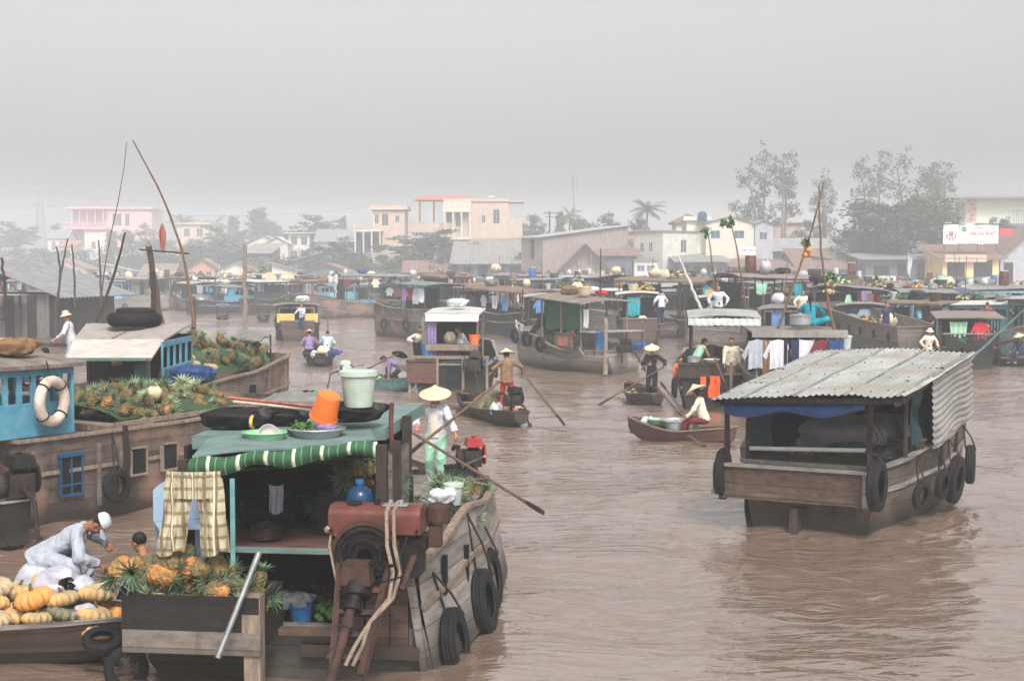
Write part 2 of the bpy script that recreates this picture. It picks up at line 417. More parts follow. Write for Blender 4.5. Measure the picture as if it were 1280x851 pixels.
 W('sign_white', (232, 230, 226), (222, 220, 214), rough=0.6, scale=2, bump=0.0)
 W('sign_red', (190, 44, 56), (176, 36, 48), rough=0.6, bump=0.0)
 W('sign_green', (70, 150, 120), (60, 136, 108), rough=0.6, bump=0.0)
 W('weathered_teal', (104, 150, 150), (76, 112, 112), rough=0.7, scale=5, dirt=0.45, dirtc=(110, 96, 84))
 W('hull_stain', (102, 90, 82), (64, 55, 50), wet=True, scale=4, stretch=(1, 0.5, 1.4), dirt=0.65, dirtc=(52, 42, 38), seams=0.2, bump=0.5, rust=(124, 98, 84))
setup_mats()
# ------------------------------------------------------------------ water
def wave_field(X, Y):
 rng = np.random.RandomState(5)
 Z = np.zeros_like(X)
 dist = Y
 for i in range(46):
  lam = 0.22 * (1.085 ** i) * rng.uniform(0.85, 1.15)
  th = rng.normal(math.pi / 2 - 0.25, 0.75)
  kx, ky = math.cos(th) * 2 * math.pi / lam, math.sin(th) * 2 * math.pi / lam
  amp = 0.0052 * lam ** 0.75 * (1.1 if lam < .5 else 1.3)
  row = 0.0058 * dist + 0.02
  fade = np.clip(lam / (4.0 * row) - 0.4, 0, 1)
  ph = rng.uniform(0, 6.28)
  mod = 0.6 + 0.4 * np.sin(X * rng.uniform(.05, .3) + Y * rng.uniform(.05, .3) + ph * 3)
  Z += amp * fade * mod * np.sin(kx * X + ky * Y + ph + 0.6 * np.sin(0.35 * kx * Y - 0.3 * ky * X))
 # wakes: churned water behind the moving houseboat and a few sampans
 for (cx, cy, sx, sy, a, lam) in WAKES:
  g = np.exp(-((X - cx) / sx) ** 2 - ((Y - cy) / sy) ** 2)
  for q in range(7):
   th = rng.uniform(0, math.pi * 2); l2 = lam * rng.uniform(0.6, 1.6)
   k = 2 * math.pi / l2
   Z += g * a * np.sin(k * (math.cos(th) * X + math.sin(th) * Y) + rng.uniform(0, 6)) / 2.6
 return Z
def _p(px, py): g = G(px, py); return g.x, g.y
WAKES = []
for px, py, sx, sy, a, lam in [(1170, 668, 1.0, .55, .035, .35), (1230, 650, .7, .6, .03, .3), (1010, 672, 1.3, .35, .03, .3),
        (1000, 760, 2.2, 2.2, .014, .8), (1120, 720, 2.0, 1.6, .016, .7), (630, 770, .5, .6, .018, .25),
        (645, 540, .8, .8, .015, .4), (840, 562, 1.6, .6, .012, .35), (600, 690, .6, 1.5, .012, .3)]:
 x, y = _p(px, py); WAKES.append((x, y, sx, sy, a, lam))
def make_water():
 nr, nc = 860, 420
 ys = np.exp(np.linspace(math.log(6.0), math.log(690.0), nr))
 us = np.linspace(-1, 1, nc)
 Y = np.repeat(ys[:, None], nc, 1)
 X = us[None, :] * (Y * 0.52 + 4.0)
 Z = wave_field(X, Y)
 me = bpy.data.meshes.new('river_water')
 co = np.stack([X, Y, Z], -1).reshape(-1, 3).astype(np.float32)
 i = np.arange((nr - 1) * (nc - 1)); r = i // (nc - 1); c = i % (nc - 1)
 a = r * nc + c
 fs = np.stack([a, a + 1, a + nc + 1, a + nc], -1).astype(np.int32)
 me.vertices.add(len(co)); me.vertices.foreach_set('co', co.ravel())
 me.loops.add(fs.size); me.loops.foreach_set('vertex_index', fs.ravel())
 me.polygons.add(len(fs)); me.polygons.foreach_set('loop_start', np.arange(0, fs.size, 4, dtype=np.int32))
 me.polygons.foreach_set('use_smooth', np.ones(len(fs), dtype=bool))
 me.update(); me.validate()
 o = bpy.data.objects.new('river_water', me); COL.objects.link(o)
 m = bpy.data.materials.new('river water'); m.use_nodes = True
 N = m.node_tree.nodes; L = m.node_tree.links; b = N['Principled BSDF']
 tc = N.new('ShaderNodeTexCoord')
 n1 = N.new('ShaderNodeTexNoise'); n1.inputs['Scale'].default_value = 0.12; n1.inputs['Detail'].default_value = 5
 L.new(tc.outputs['Object'], n1.inputs[0])
 rp = N.new('ShaderNodeValToRGB'); L.new(n1.outputs['Fac'], rp.inputs[0])
 rp.color_ramp.elements[0].position = 0.35; rp.color_ramp.elements[1].position = 0.65
 rp.color_ramp.elements[0].color = lin(106, 87, 76); rp.color_ramp.elements[1].color = lin(116, 96, 84)
 L.new(rp.outputs[0], b.inputs['Base Color'])
 b.inputs['Roughness'].default_value = 0.05; b.inputs['IOR'].default_value = 2.5; b.inputs['Specular IOR Level'].default_value = 0.8
 mp = N.new('ShaderNodeMapping'); mp.inputs['Scale'].default_value = (.8, 2.0, 1)
 mp.inputs['Rotation'].default_value = (0, 0, 0.2)
 L.new(tc.outputs['Object'], mp.inputs[0])
 n2 = N.new('ShaderNodeTexNoise'); n2.inputs['Scale'].default_value = 1.9; n2.inputs['Detail'].default_value = 3.5; n2.inputs['Roughness'].default_value = 0.52
 n2.inputs['Distortion'].default_value = 0.4
 L.new(mp.outputs[0], n2.inputs[0])
 bp = N.new('ShaderNodeBump'); bp.inputs['Strength'].default_value = 0.8; bp.inputs['Distance'].default_value = 0.13
 n3 = N.new('ShaderNodeTexNoise'); n3.inputs['Scale'].default_value = 0.16; n3.inputs['Detail'].default_value = 3
 L.new(mp.outputs[0], n3.inputs[0]); mr = N.new('ShaderNodeMapRange'); L.new(n3.outputs['Fac'], mr.inputs[0]); mr.inputs[1].default_value = .38; mr.inputs[2].default_value = .62; mr.inputs[3].default_value = .35; mr.inputs[4].default_value = 1.0
 L.new(mr.outputs[0], bp.inputs['Strength'])
 L.new(n2.outputs['Fac'], bp.inputs['Height']); L.new(bp.outputs[0], b.inputs['Normal'])
 me.materials.append(m)
 tag(o, 'muddy brown rippled river water', None, None, 'structure')
 # riverbed sheet that carries the ground on beyond the water fan
 mb = MB(); mb.add([(-520, -60, -0.9), (520, -60, -0.9), (520, 695, -0.9), (-520, 695, -0.9)], [(0, 1, 2, 3)])
 tag(mb.build('riverbed', M_['mud'], smooth=False), 'brown muddy riverbed below the water', None, None, 'structure')
make_water()

# ------------------------------------------------------------------ far bank
BANK = [(-330, 430), (-200, 380), (-120, 330), (-60, 262), (-20, 226), (30, 204), (80, 190), (160, 178), (330, 150)]
def bank_y(x):
 for (x0, y0), (x1, y1) in zip(BANK, BANK[1:]):
  if x0 <= x <= x1: return y0 + (y1 - y0) * (x - x0) / (x1 - x0)
 return BANK[0][1] if x < BANK[0][0] else BANK[-1][1]
def make_bank():
 mb = MB()
 xs = [-480 + i * 8 for i in range(121)]
 def fn(u, v):
  x = -480 + 960 * u
  y0 = bank_y(x) + noise.noise((x * 0.06, 3, 0)) * 4
  prof = [(-4, -1.0), (0, 0.05), (3, 0.7), (8, 1.1), (60, 1.3), (160, 1.5), (260, 1.5)]
  k = v * (len(prof) - 1); i = min(int(k), len(prof) - 2); t = k - i
  dy = prof[i][0] * (1 - t) + prof[i+1][0] * t; z = prof[i][1] * (1 - t) + prof[i+1][1] * t
  yy = min(y0 + dy, 692)
  return (x, yy, z + 0.15 * noise.noise((x * .2, yy * .2, 0)))
 mb.grid(fn, 120, 12)
 tag(mb.build('river_bank', M_['mud']), 'low brown muddy river bank', None, None, 'structure')
make_bank()

# ------------------------------------------------------------------ houses
def wall(mb, p0, p1, z0, z1, holes=(), mi=0, rev=0.14, out=None):
 """vertical wall from p0 to p1 (xy) with rectangular openings (u0,z0,u1,z1) and reveals"""
 p0 = Vector((p0[0], p0[1], 0)); p1 = Vector((p1[0], p1[1], 0))
 d = (p1 - p0); L = d.length; d.normalize()
 nrm = Vector((d.y, -d.x, 0))
 us = sorted({0.0, L} | {h[0] for h in holes} | {h[2] for h in holes})
 zs = sorted({z0, z1} | {h[1] for h in holes} | {h[3] for h in holes})
 P = lambda u, z, off=0: p0 + d * u + Vector((0, 0, z)) - nrm * off
 for a, b in zip(us, us[1:]):
  for c, e in zip(zs, zs[1:]):
   um, zm = (a + b) / 2, (c + e) / 2
   if any(h[0] < um < h[2] and h[1] < zm < h[3] for h in holes): continue
   mb.add([P(a, c), P(b, c), P(b, e), P(a, e)], [(0, 1, 2, 3)], mi)
 for (a, c, b, e) in holes:
  mb.add([P(a, c), P(a, c, rev), P(a, e, rev), P(a, e)], [(0, 1, 2, 3)], mi)
  mb.add([P(b, c), P(b, e), P(b, e, rev), P(b, c, rev)], [(0, 1, 2, 3)], mi)
  mb.add([P(a, e), P(a, e, rev), P(b, e, rev), P(b, e)], [(0, 1, 2, 3)], mi)
  mb.add([P(a, c), P(b, c), P(b, c, rev), P(a, c, rev)], [(0, 1, 2, 3)], mi)
 return P
def window_part(root, P, h, framem='white', panem='glass', bars=1, rev=0.13, name='window'):
 a, c, b, e = h
 fr = MB(); t = 0.07
 def q(u, z, off): return P(u, z, off)
 for (u0, z0, u1, z1) in [(a, c, b, c + t), (a, e - t, b, e), (a, c, a + t, e), (b - t, c, b, e)] + \
   [(a + (b - a) * (i + 1) / (bars + 1) - t / 3, c + t, a + (b - a) * (i + 1) / (bars + 1) + t / 3, e - t) for i in range(bars)]:
  vs = [q(u0, z0, .03), q(u1, z0, .03), q(u1, z1, .03), q(u0, z1, .03), q(u0, z0, .1), q(u1, z0, .1), q(u1, z1, .1), q(u0, z1, .1)]
  fr.add(vs, [(0, 1, 2, 3), (0, 4, 5, 1), (1, 5, 6, 2), (2, 6, 7, 3), (3, 7, 4, 0)])
 w = fr.build(name, M_[framem], root, smooth=False)
 pn = MB(); pn.add([q(a, c, rev - .02), q(b, c, rev - .02), q(b, e, rev - .02), q(a, e, rev - .02)], [(0, 1, 2, 3)])
 pn.build('pane', M_[panem], w, smooth=False)
 return w
def corr_sheet(mb, a, b, c, d, pitch=0.25, amp=0.03, thick=0.02, mi=0, nv=1, sag=0.0, rag=0.0, seed=0):
 """corrugated sheet on quad a,b (low edge) d,c (high edge); waves run along a->b"""
 a, b, c, d = map(Vector, (a, b, c, d))
 nu = max(6, int((b - a).length / pitch * 6)); nu = min(nu, 240)
 n = (b - a).cross(d - a).normalized()
 L = (b - a).length
 def fn(u, v):
  p = (a * (1 - u) + b * u) * (1 - v) + (d * (1 - u) + c * u) * v
  rg = rag * noise.noise((u * 9 + seed, 0, 3)) * (1 - v) if rag else 0
  return p + n * (amp * math.sin(2 * math.pi * u * L / pitch)) - Vector((0, 0, sag * 4 * v * (1 - v))) + (a - d).normalized() * rg + n * (0.5 * rag * noise.noise((u * 4 + seed, v * 3, 1)) if rag else 0)
 mb.grid(fn, nu, nv, mi, thick)
def house(name, label, cat, px0, px1, py_e, py_b, d, dep, wm, roof='flat', py_r=None, rm='zinc_old', wins=(), side_wins=(),
   yaw=0.0, over=0.5, stilts=False, group=None, winm='white', panem='glass', par=0.0, base_z=None, corr=True, doors=(), trim=None, par_m=None):
 """a building whose near wall spans px0..px1, eaves at py_e, foot at py_b, at distance d; local x right, y away"""
 A = D(px0, py_b, d); B = D(px1, py_b, d)
 w = (B - A).length
 z0 = base_z if base_z is not None else max(A.z, 0.25)
 ze = D(px0, py_e, d).z; zr = D(px0, py_r, d).z if py_r is not None else ze + 1
 root = empty(name, ((A.x + B.x) / 2, d, 0), R(yaw), label, cat, group)
 x0, x1 = -w / 2, w / 2
 H = ze - z0
 mb = MB()
 hf = [(w * u0, z0 + H * v0, w * u1, z0 + H * v1) for (u0, v0, u1, v1) in list(wins) + list(doors)]
 P = wall(mb, (x0, 0), (x1, 0), z0, ze, hf)
 hs_ = [(dep * u0, z0 + H * v0, dep * u1, z0 + H * v1) for (u0, v0, u1, v1) in side_wins]
 P2 = wall(mb, (x1, 0), (x1, dep), z0, ze, hs_)
 wall(mb, (x1, dep), (x0, dep), z0, ze)
 P3 = wall(mb, (x0, dep), (x0, 0), z0, ze, hs_)
 if roof == 'gable_x':      # ridge along depth, gable faces the river
  mb.add([(x0, 0, ze), (x1, 0, ze), (0, 0, zr)], [(0, 1, 2)]); mb.add([(x0, dep, ze), (x1, dep, ze), (0, dep, zr)], [(2, 1, 0)])
 if roof == 'gable_y':
  mb.add([(x0, 0, ze), (x0, dep, ze), (x0, dep / 2, zr)], [(2, 1, 0)]); mb.add([(x1, 0, ze), (x1, dep, ze), (x1, dep / 2, zr)], [(0, 1, 2)])
 if roof in ('shed_l', 'shed_r'):
  hi, lo = (x0, x1) if roof == 'shed_l' else (x1, x0)
  for yy in (0, dep): mb.add([(x0, yy, ze), (x1, yy, ze), (hi, yy, zr)], [(0, 1, 2)])
  mb.add([(hi, 0, ze), (hi, dep, ze), (hi, dep, zr), (hi, 0, zr)], [(0, 1, 2, 3)])
 if roof == 'shed_f':
  for xx in (x0, x1): mb.add([(xx, 0, ze), (xx, dep, ze), (xx, dep, zr)], [(0, 1, 2)])
  mb.add([(x0, dep, ze), (x1, dep, ze), (x1, dep, zr), (x0, dep, zr)], [(0, 1, 2, 3)])
 if roof == 'flat': mb.add([(x0, 0, ze), (x1, 0, ze), (x1, dep, ze), (x0, dep, ze)], [(0, 1, 2, 3)])
 mb.build('wall', M_[wm], root, smooth=False)
 for h in hf[:len(wins)]: window_part(root, P, h, winm, panem)
 for h in hf[len(wins):]:
  q = MB(); a, c, b, e = h
  q.add([P(a, c, .1), P(b, c, .1), P(b, e, .1), P(a, e, .1)], [(0, 1, 2, 3)])
  q.build('door', M_['dark'], root, smooth=False)
 for h in hs_: window_part(root, P2, h, winm, panem); window_part(root, P3, h, winm, panem)
 r = MB(); o = over; pw = 0.32 if corr else 1e9; am = 0.035 if corr else 0
 S = lambda *q: corr_sheet(r, *q, pitch=0.5 if corr else 99, amp=am, thick=0.05)
 if roof == 'gable_x':
  k = (zr - ze) / (w / 2)
  S((x0 - o, dep + o, ze - o * k), (x0 - o, -o, ze - o * k), (0, -o, zr + .06), (0, dep + o, zr + .06))
  S((x1 + o, -o, ze - o * k), (x1 + o, dep + o, ze - o * k), (0, dep + o, zr + .06), (0, -o, zr + .06))
 elif roof == 'gable_y':
  k = (zr - ze) / (dep / 2)
  S((x0 - o, -o, ze - o * k), (x1 + o, -o, ze - o * k), (x1 + o, dep / 2, zr + .06), (x0 - o, dep / 2, zr + .06))
  S((x1 + o, dep + o, ze - o * k), (x0 - o, dep + o, ze - o * k), (x0 - o, dep / 2, zr + .06), (x1 + o, dep / 2, zr + .06))
 elif roof == 'shed_l':
  k = (zr - ze) / w
  S((x1 + o, -o, ze - o * k + .08), (x1 + o, dep + o, ze - o * k + .08), (x0 - o, dep + o, zr + o * k + .08), (x0 - o, -o, zr + o * k + .08))
 elif roof == 'shed_r':
  k = (zr - ze) / w
  S((x0 - o, dep + o, ze - o * k + .08), (x0 - o, -o, ze - o * k + .08), (x1 + o, -o, zr + o * k + .08), (x1 + o, dep + o, zr + o * k + .08))
 elif roof == 'shed_f':
  k = (zr - ze) / dep
  S((x0 - o, -o, ze - o * k + .08), (x1 + o, -o, ze - o * k + .08), (x1 + o, dep + o, zr + o * k + .08), (x0 - o, dep + o, zr + o * k + .08))
 elif roof == 'hip':
  q = min(w, dep) / 2
  r.add([(x0 - o, -o, ze), (x1 + o, -o, ze), (x1 + o, dep + o, ze), (x0 - o, dep + o, ze), (x0 + q, dep / 2, zr), (x1 - q, dep / 2, zr)],
    [(0, 1, 5, 4), (1, 2, 5), (2, 3, 4, 5), (3, 0, 4), (3, 2, 1, 0)])
  r.box((0, dep / 2, ze - .17), (w + 2 * o, dep + 2 * o, .3))
 elif roof == 'flat':
  r.box((0, dep / 2, ze + .1), (w + 2 * o, dep + 2 * o, .18))
 if r.v: r.build('roof', M_[rm], root, smooth=False)
 if par:
  q = MB()
  for (cx, cy, sx, sy) in [(0, -o + .08, w + 2*o, .14), (0, dep + o - .08, w + 2*o, .14), (x0 - o + .08, dep/2, .14, dep + 2*o - .34), (x1 + o - .08, dep/2, .14, dep + 2*o - .34)]:
   q.box((cx, cy, ze + .19 + par / 2), (sx, sy, par))
  q.build('parapet', M_[par_m or wm], root, smooth=False)
 if stilts:
  q = MB(); n = max(3, int(w / 2.2))
  for i in range(n + 1):
   for yy in (0.1, dep * 0.5):
    q.box((x0 + .12 + (w - .24) * i / n, yy, (z0 - 1.0) / 2), (.16, .16, z0 + 1.0))
  q.box((0, dep / 2, z0 - .08), (w + .6, dep + .6, .14))
  q.build('stilt_platform', M_['post_dark'], root, smooth=False)
 return root
def text_mesh(root, name, txt, loc, size, m, width=None, bold=0.0, rot=(math.pi / 2, 0, 0)):
 cu = bpy.data.curves.new(name, 'FONT'); cu.body = txt; cu.size = size; cu.extrude = 0.004; cu.offset = bold
 cu.align_x = 'CENTER'; cu.align_y = 'CENTER'
 o = bpy.data.objects.new(name, cu)
 me = evaluated_mesh(o); me.name = name
 xs = [v.co.x for v in me.vertices]
 if width and xs:
  k = width / (max(xs) - min(xs))
  for v in me.vertices: v.co.x *= k
 me.materials.clear(); me.materials.append(m)
 t = bpy.data.objects.new(name, me); COL.objects.link(t); t.parent = root; t.location = loc; t.rotation_euler = rot
 return t
# ------------------------------------------------------------------ trees
def leaf_clump(mb, c, r, n, size, rng, flat=1.0, droop=0.0):
 for _ in range(n):
  a = rng.uniform(0, 6.283); u = rng.uniform(-1, 1); q = rng.random() ** 0.4 * r
  s = math.sqrt(1 - u * u)
  p = Vector((c[0] + q * s * math.cos(a), c[1] + q * s * math.sin(a), c[2] + q * u * flat))
  d1 = Vector((rng.gauss(0, 1), rng.gauss(0, 1), rng.gauss(0, .6) - droop)).normalized()
  d2 = d1.cross(Vector((rng.gauss(0, 1), rng.gauss(0, 1), rng.gauss(0, 1)))).normalized()
  L = size * rng.uniform(.6, 1.3); w = L * .32
  mb.add([p - d1 * L * .5, p + d2 * w, p + d1 * L * .5, p - d2 * w], [(0, 1, 2, 3)])
def make_tree_proto(kind, seed, leafm):
 rng = random.Random(seed)
 root = empty(kind, (0, 0, -50))
 tr, cr = MB(), MB()
 H = 10.0
 if kind == 'broad_tree' or kind == 'flat_tree':
  tr.tube([(0, 0, -.5), (.1, 0, 1.6), (.25, .1, 3.2), (.1, .2, 4.6)], [.38, .3, .24, .16], 8)
  nb = 15 if kind == 'broad_tree' else 12
  for i in range(nb):
   a = i * 2.4 + rng.uniform(-.3, .3)
   if kind == 'broad_tree':
    z0 = rng.uniform(1.8, 4.4); rad = rng.uniform(1.6, 3.9); z1 = rng.uniform(3.2, 9.2); rad *= math.sqrt(max(.15, 1 - ((z1 - 5.5) / 4.6) ** 2))
   else:
    z0 = rng.uniform(3.2, 4.6); rad = rng.uniform(1.5, 4.8); z1 = rng.choice([6.2, 7.4, 8.7, 9.6]) + rng.uniform(-.2, .2); rad *= 1.15 - (z1 - 6) * .12
   tip = Vector((rad * math.cos(a), rad * math.sin(a), z1))
   st = Vector((.2, .1, z0)); md = st.lerp(tip, .5) + Vector((0, 0, .5))
   tr.tube([st, md, tip], [.13, .09, .03], 5)
   for j in range(9 if kind == 'broad_tree' else 7):
    t = rng.uniform(.45, 1.1); p = st.lerp(tip, t) + Vector((rng.gauss(0, .55), rng.gauss(0, .55), rng.gauss(0, .4 if kind == 'broad_tree' else .12)))
    leaf_clump(cr, p, rng.uniform(.55, 1.15), 62, .36, rng, .75 if kind == 'broad_tree' else .35)
 elif kind == 'airy_tree':
  for s in range(2):
   bx = (s - .5) * .9; top = Vector((bx * 2.2 + rng.uniform(-.4, .4), rng.uniform(-.5, .5), 9.4 - s * .9))
   pts = [(bx * .3, 0, -.4), (bx * .8, .1, 2.5), (bx * 1.5, 0, 5), top * 0.8 + Vector((0, 0, .4)), top]
   tr.tube(pts, [.2, .16, .12, .07, .02], 6)
   for i in range(16):
    t = rng.uniform(.36, 1); k = t * 4; q = min(int(k), 3)
    st = Vector(pts[q]).lerp(Vector(pts[q+1]), k - q)
    a = rng.uniform(0, 6.28); ln = rng.uniform(.5, 1.7) * (1.25 - t * .6)
    tip = st + Vector((math.cos(a) * ln, math.sin(a) * ln, rng.uniform(.2, 1.1)))
    tr.tube([st, st.lerp(tip, .5) + Vector((0, 0, .1)), tip], [.045, .03, .012], 4)
    for j in range(4):
     leaf_clump(cr, st.lerp(tip, rng.uniform(.5, 1.1)) + Vector((rng.gauss(0, .22), rng.gauss(0, .22), rng.gauss(0, .25))), rng.uniform(.22, .55), 17, .22, rng, .9, .5)
 elif kind == 'palm_tree':
  tr.tube([(0, 0, -.4), (.2, 0, 2.5), (.35, .1, 5), (.3, .1, 7.2)], [.22, .16, .14, .13], 8)
  for i in range(22):
   a = i * 2.399 + rng.uniform(-.2, .2); el = rng.uniform(-.3, 1.25); ln = rng.uniform(2.2, 3.0)
   prev = Vector((.3, .1, 7.2)); dirv = Vector((math.cos(a) * math.cos(el), math.sin(a) * math.cos(el), math.sin(el)))
   side = Vector((-math.sin(a), math.cos(a), 0))
   for j in range(9):
    nx = prev + dirv * ln / 9
    for sgn in (-1, 1):
     for q in range(2):
      st = prev.lerp(nx, q / 2); l2 = .75 * math.sin(math.pi * (j + 1.2) / 10.5)
      tip = st + side * sgn * l2 * .8 + dirv * l2 * .35 + Vector((0, 0, -l2 * .55))
      cr.add([st, st + dirv * .10, tip], [(0, 1, 2)])
    tr.tube([prev, nx], [.03, .02], 4, caps=False)
    prev = nx; dirv = (dirv + Vector((0, 0, -.17))).normalized()
  for i in range(6):
   a = i * 1.05; tr.ball((.3 + .2 * math.cos(a), .1 + .2 * math.sin(a), 6.95), .13, 7, 5)
 elif kind == 'feathery_tree':
  tr.tube([(0, 0, -.4), (0, .1, 4), (.1, 0, 9.4)], [.24, .16, .03], 7)
  for i in range(46):
   z = 2.2 + 7.2 * i / 46; a = i * 2.4; ln = (1.9 - (z - 2) * .17) * rng.uniform(.6, 1.1)
   tip = Vector((math.cos(a) * ln, math.sin(a) * ln, z + .5))
   tr.tube([(0.03, .05, z), tip], [.035, .01], 4, caps=False)
   for j in range(3): leaf_clump(cr, Vector((0, 0, z)).lerp(tip, rng.uniform(.45, 1.05)), .42, 30, .26, rng, .8, .2)
 elif kind == 'bush':
  for i in range(6):
   a = rng.uniform(0, 6.28); tr.tube([(0, 0, -.3), (math.cos(a) * 1.2, math.sin(a) * 1.2, 4)], [.12, .03], 5)
  for i in range(64):
   a = rng.uniform(0, 6.28); rr = rng.uniform(0, 4.2); z = rng.uniform(.8, 8.6) * math.sqrt(max(.1, 1 - (rr / 5) ** 2))
   leaf_clump(cr, (rr * math.cos(a), rr * math.sin(a), z), rng.uniform(.7, 1.3), 62, .42, rng, .8)
 tr.build('trunk', M_['bark'], root)
 cr.build('crown', M_[leafm], root, smooth=False)
 return root
PROTO = {}
def tree(kind, var, px, py_t, py_b, d, wpx, label, group='trees on the far bank'):
 key = (kind, var)
 A = D(px, py_b, d); h = (py_b - py_t) * d / F
 by = {'broad_tree': 8.2, 'flat_tree': 9.5, 'airy_tree': 4.6, 'palm_tree': 5.4, 'feathery_tree': 4.2, 'bush': 9.6}[kind]
 top = {'broad_tree': 9.7, 'flat_tree': 9.8, 'airy_tree': 9.8, 'palm_tree': 9.3, 'feathery_tree': 9.6, 'bush': 9.0}[kind]
 sz = h / top; sx = wpx * d / F / by
 rr = random.Random(hash((px, py_t)) % 10000)
 if key not in PROTO:
  PROTO[key] = make_tree_proto(kind, var * 7 + 3, 'leaf_b' if kind == 'airy_tree' else ['leaf_a', 'leaf_b', 'leaf_c'][(var + len(kind)) % 3])
  t = PROTO[key]; t.location = (A.x, A.y, A.z); t.rotation_euler = (0, 0, px * .7); t.scale = (sx, sx, sz)
  tag(t, label, 'tree', group)
  return t
 return copy_tree(PROTO[key], (A.x, A.y, A.z), (0, 0, px * 0.7), (sx, sx, sz), label, group)

# ------------------------------------------------------------------ the far bank, left to right
HG = 'houses along the far bank'
def shore():
 v = house('villa', 'hazy pink villa with a roofed terrace, standing above the trees at far left', 'house', 92, 190, 262, 330, 400, 12, 'pink',
   'flat', None, 'tile_red', wins=[(.50, .70, .62, .93), (.66, .70, .72, .93)], par=.5, over=.6, winm='cream', group=HG)
 q = MB()
 A = v.location
 w = 98 * 400 / F
 for i in range(5): q.box((-w/2 + .6 + i * 2.2, -3.2, D(100, 274, 400).z), (.3, .3, 5.0))
 q.build('terrace_column', M_['pink'], v, smooth=False)
 q = MB(); q.box((-w/2 + 4.6, -2, D(100, 261, 400).z), (11, 4.2, .4)); q.build('terrace_roof', M_['pink'], v, smooth=False)
 q = MB(); q.box((-w/2 + 4.4, -2, D(100, 286, 400).z), (12, 4.4, .4))
 for i in range(12): q.box((-w/2 - 1.2 + i, -4, D(100, 282, 400).z), (.2, .12, 1.3))
 q.box((-w/2 + 4.4, -4, D(100, 279, 400).z), (12, .16, .2)); q.build('balcony', M_['pink'], v, smooth=False)
 house('cottage', 'small white cottage with a grey gable among trees left of the pink villa', 'house', 60, 84, 297, 330, 385, 8, 'offwhite', 'gable_y', 287, 'grey_roof', wins=[(.2, .5, .4, .85), (.6, .5, .8, .85)], group=HG)
 house('cottage', 'small house with a red sloping roof below the pink villa', 'house', 73, 92, 308, 338, 372, 7, 'offwhite', 'shed_f', 301, 'tile_red', wins=[(.3, .4, .6, .8)], group=HG)
 house('cottage', 'square grey water tower house right below the pink villa', 'house', 106, 134, 288, 335, 395, 7, 'cream', 'flat', None, 'concrete', wins=[(.3, .5, .5, .7)], group=HG)
 house('house', 'pale pink house with a flat roof between palms on the left shore', 'house', 222, 262, 281, 330, 385, 9, 'peach', 'flat', None, 'concrete', wins=[(.2, .7, .4, .9), (.6, .7, .8, .9)], par=.4, group=HG)
 house('house', 'low house with a grey gable roof behind the tall post in the river', 'house', 306, 352, 305, 335, 310, 9, 'cream', 'gable_x', 294, 'grey_roof', wins=[(.2, .3, .4, .8)], group=HG)
 house('house', 'narrow white house with open upper porch among the left trees', 'house', 361, 387, 292, 330, 300, 8, 'offwhite', 'flat', None, 'white', wins=[(.1, .62, .42, .9), (.58, .62, .9, .9), (.1, .1, .42, .45), (.58, .1, .9, .45)], over=.9, group=HG)
 house('house', 'white house with a small pointed gable beside the narrow porch house', 'house', 333, 360, 303, 336, 296, 7, 'white', 'gable_x', 296, 'white', wins=[(.3, .2, .6, .8)], group=HG)
 house('house', 'long grey roofed house behind the flat topped trees', 'house', 395, 448, 301, 335, 300, 10, 'grey_wall', 'gable_y', 286, 'grey_roof', wins=[(.2, .3, .3, .7), (.5, .3, .6, .7)], group=HG)
 house('shed', 'low rust roofed shed on the left part of the bank', 'shed', 308, 372, 335, 352, 282, 9, 'plank_wall', 'shed_f', 326, 'rust_roof', over=.8, doors=[(.3, 0, .4, .8)], group=HG)
 house('shed', 'long low shed with reddish roof left of the cream tower house', 'shed', 368, 440, 341, 353, 268, 9, 'plank_wall', 'shed_f', 329, 'rust_roof', over=.8, doors=[(.2, 0, .3, .8), (.6, 0, .7, .8)], group=HG)
 house('shed', 'open fish shed with a pale sloping roof at the far left bank', 'shed', 205, 262, 336, 350, 330, 9, 'plank_wall', 'shed_f', 328, 'grey_roof', over=.8, group=HG)
 for i, (a, b, t, e, lb, rm) in enumerate([(140, 178, 322, 332, 'grey tin shed in the trees below the pink villa', 'grey_roof'), (178, 204, 330, 338, 'brown lean-to shed left of the open fish shed', 'rust_roof'),
       (20, 60, 325, 334, 'long hazy shed at the foot of the leftmost trees', 'grey_roof'), (262, 300, 334, 341, 'dark roofed shed just left of the bare river post', 'rust_roof')]):
  house('shed', lb, 'shed', a, b, e, 350, 345, 8, 'plank_wall', 'shed_f', t, rm, over=.7, group=HG)
 # cream tower house
 t = house('tower_house', 'cream three storey tower house with a balcony left of the peach villa', 'house', 466, 506, 262, 335, 244, 8, 'peach', 'flat', None, 'cream', wins=[(.06, .75, .2, .93), (.28, .72, .5, .93), (.7, .78, .84, .9)], par=.45, group=HG)
 w2 = 40 * 244 / F
 q = MB(); zb = D(0, 289, 244).z; zg = D(0, 316, 244).z
 q.box((-w2/2 - .6, -1.4, zb), (4.9, 2.8, .3))
 for i in range(4): q.box((-w2/2 - 2.7 + i * 1.4, -2.6, (zb + zg) / 2), (.22, .22, zb - zg))
 q.build('balcony', M_['offwhite'], t, smooth=False)
 q = MB()
 for i in range(10): q.box((-w2/2 - 2.9 + i * .51, -2.7, zb + .55), (.12, .1, .8))
 q.box((-w2/2 - .6, -2.7, zb + 1.0), (4.9, .14, .12)); q.build('railing', M_['peach'], t, smooth=False)
 q = MB(); q.box((-w2/2 - .6, .1, (zb + zg) / 2 - .05), (4.4, .4, zb - zg - .3)); q.build('glass_front', M_['glass'], t, smooth=False)
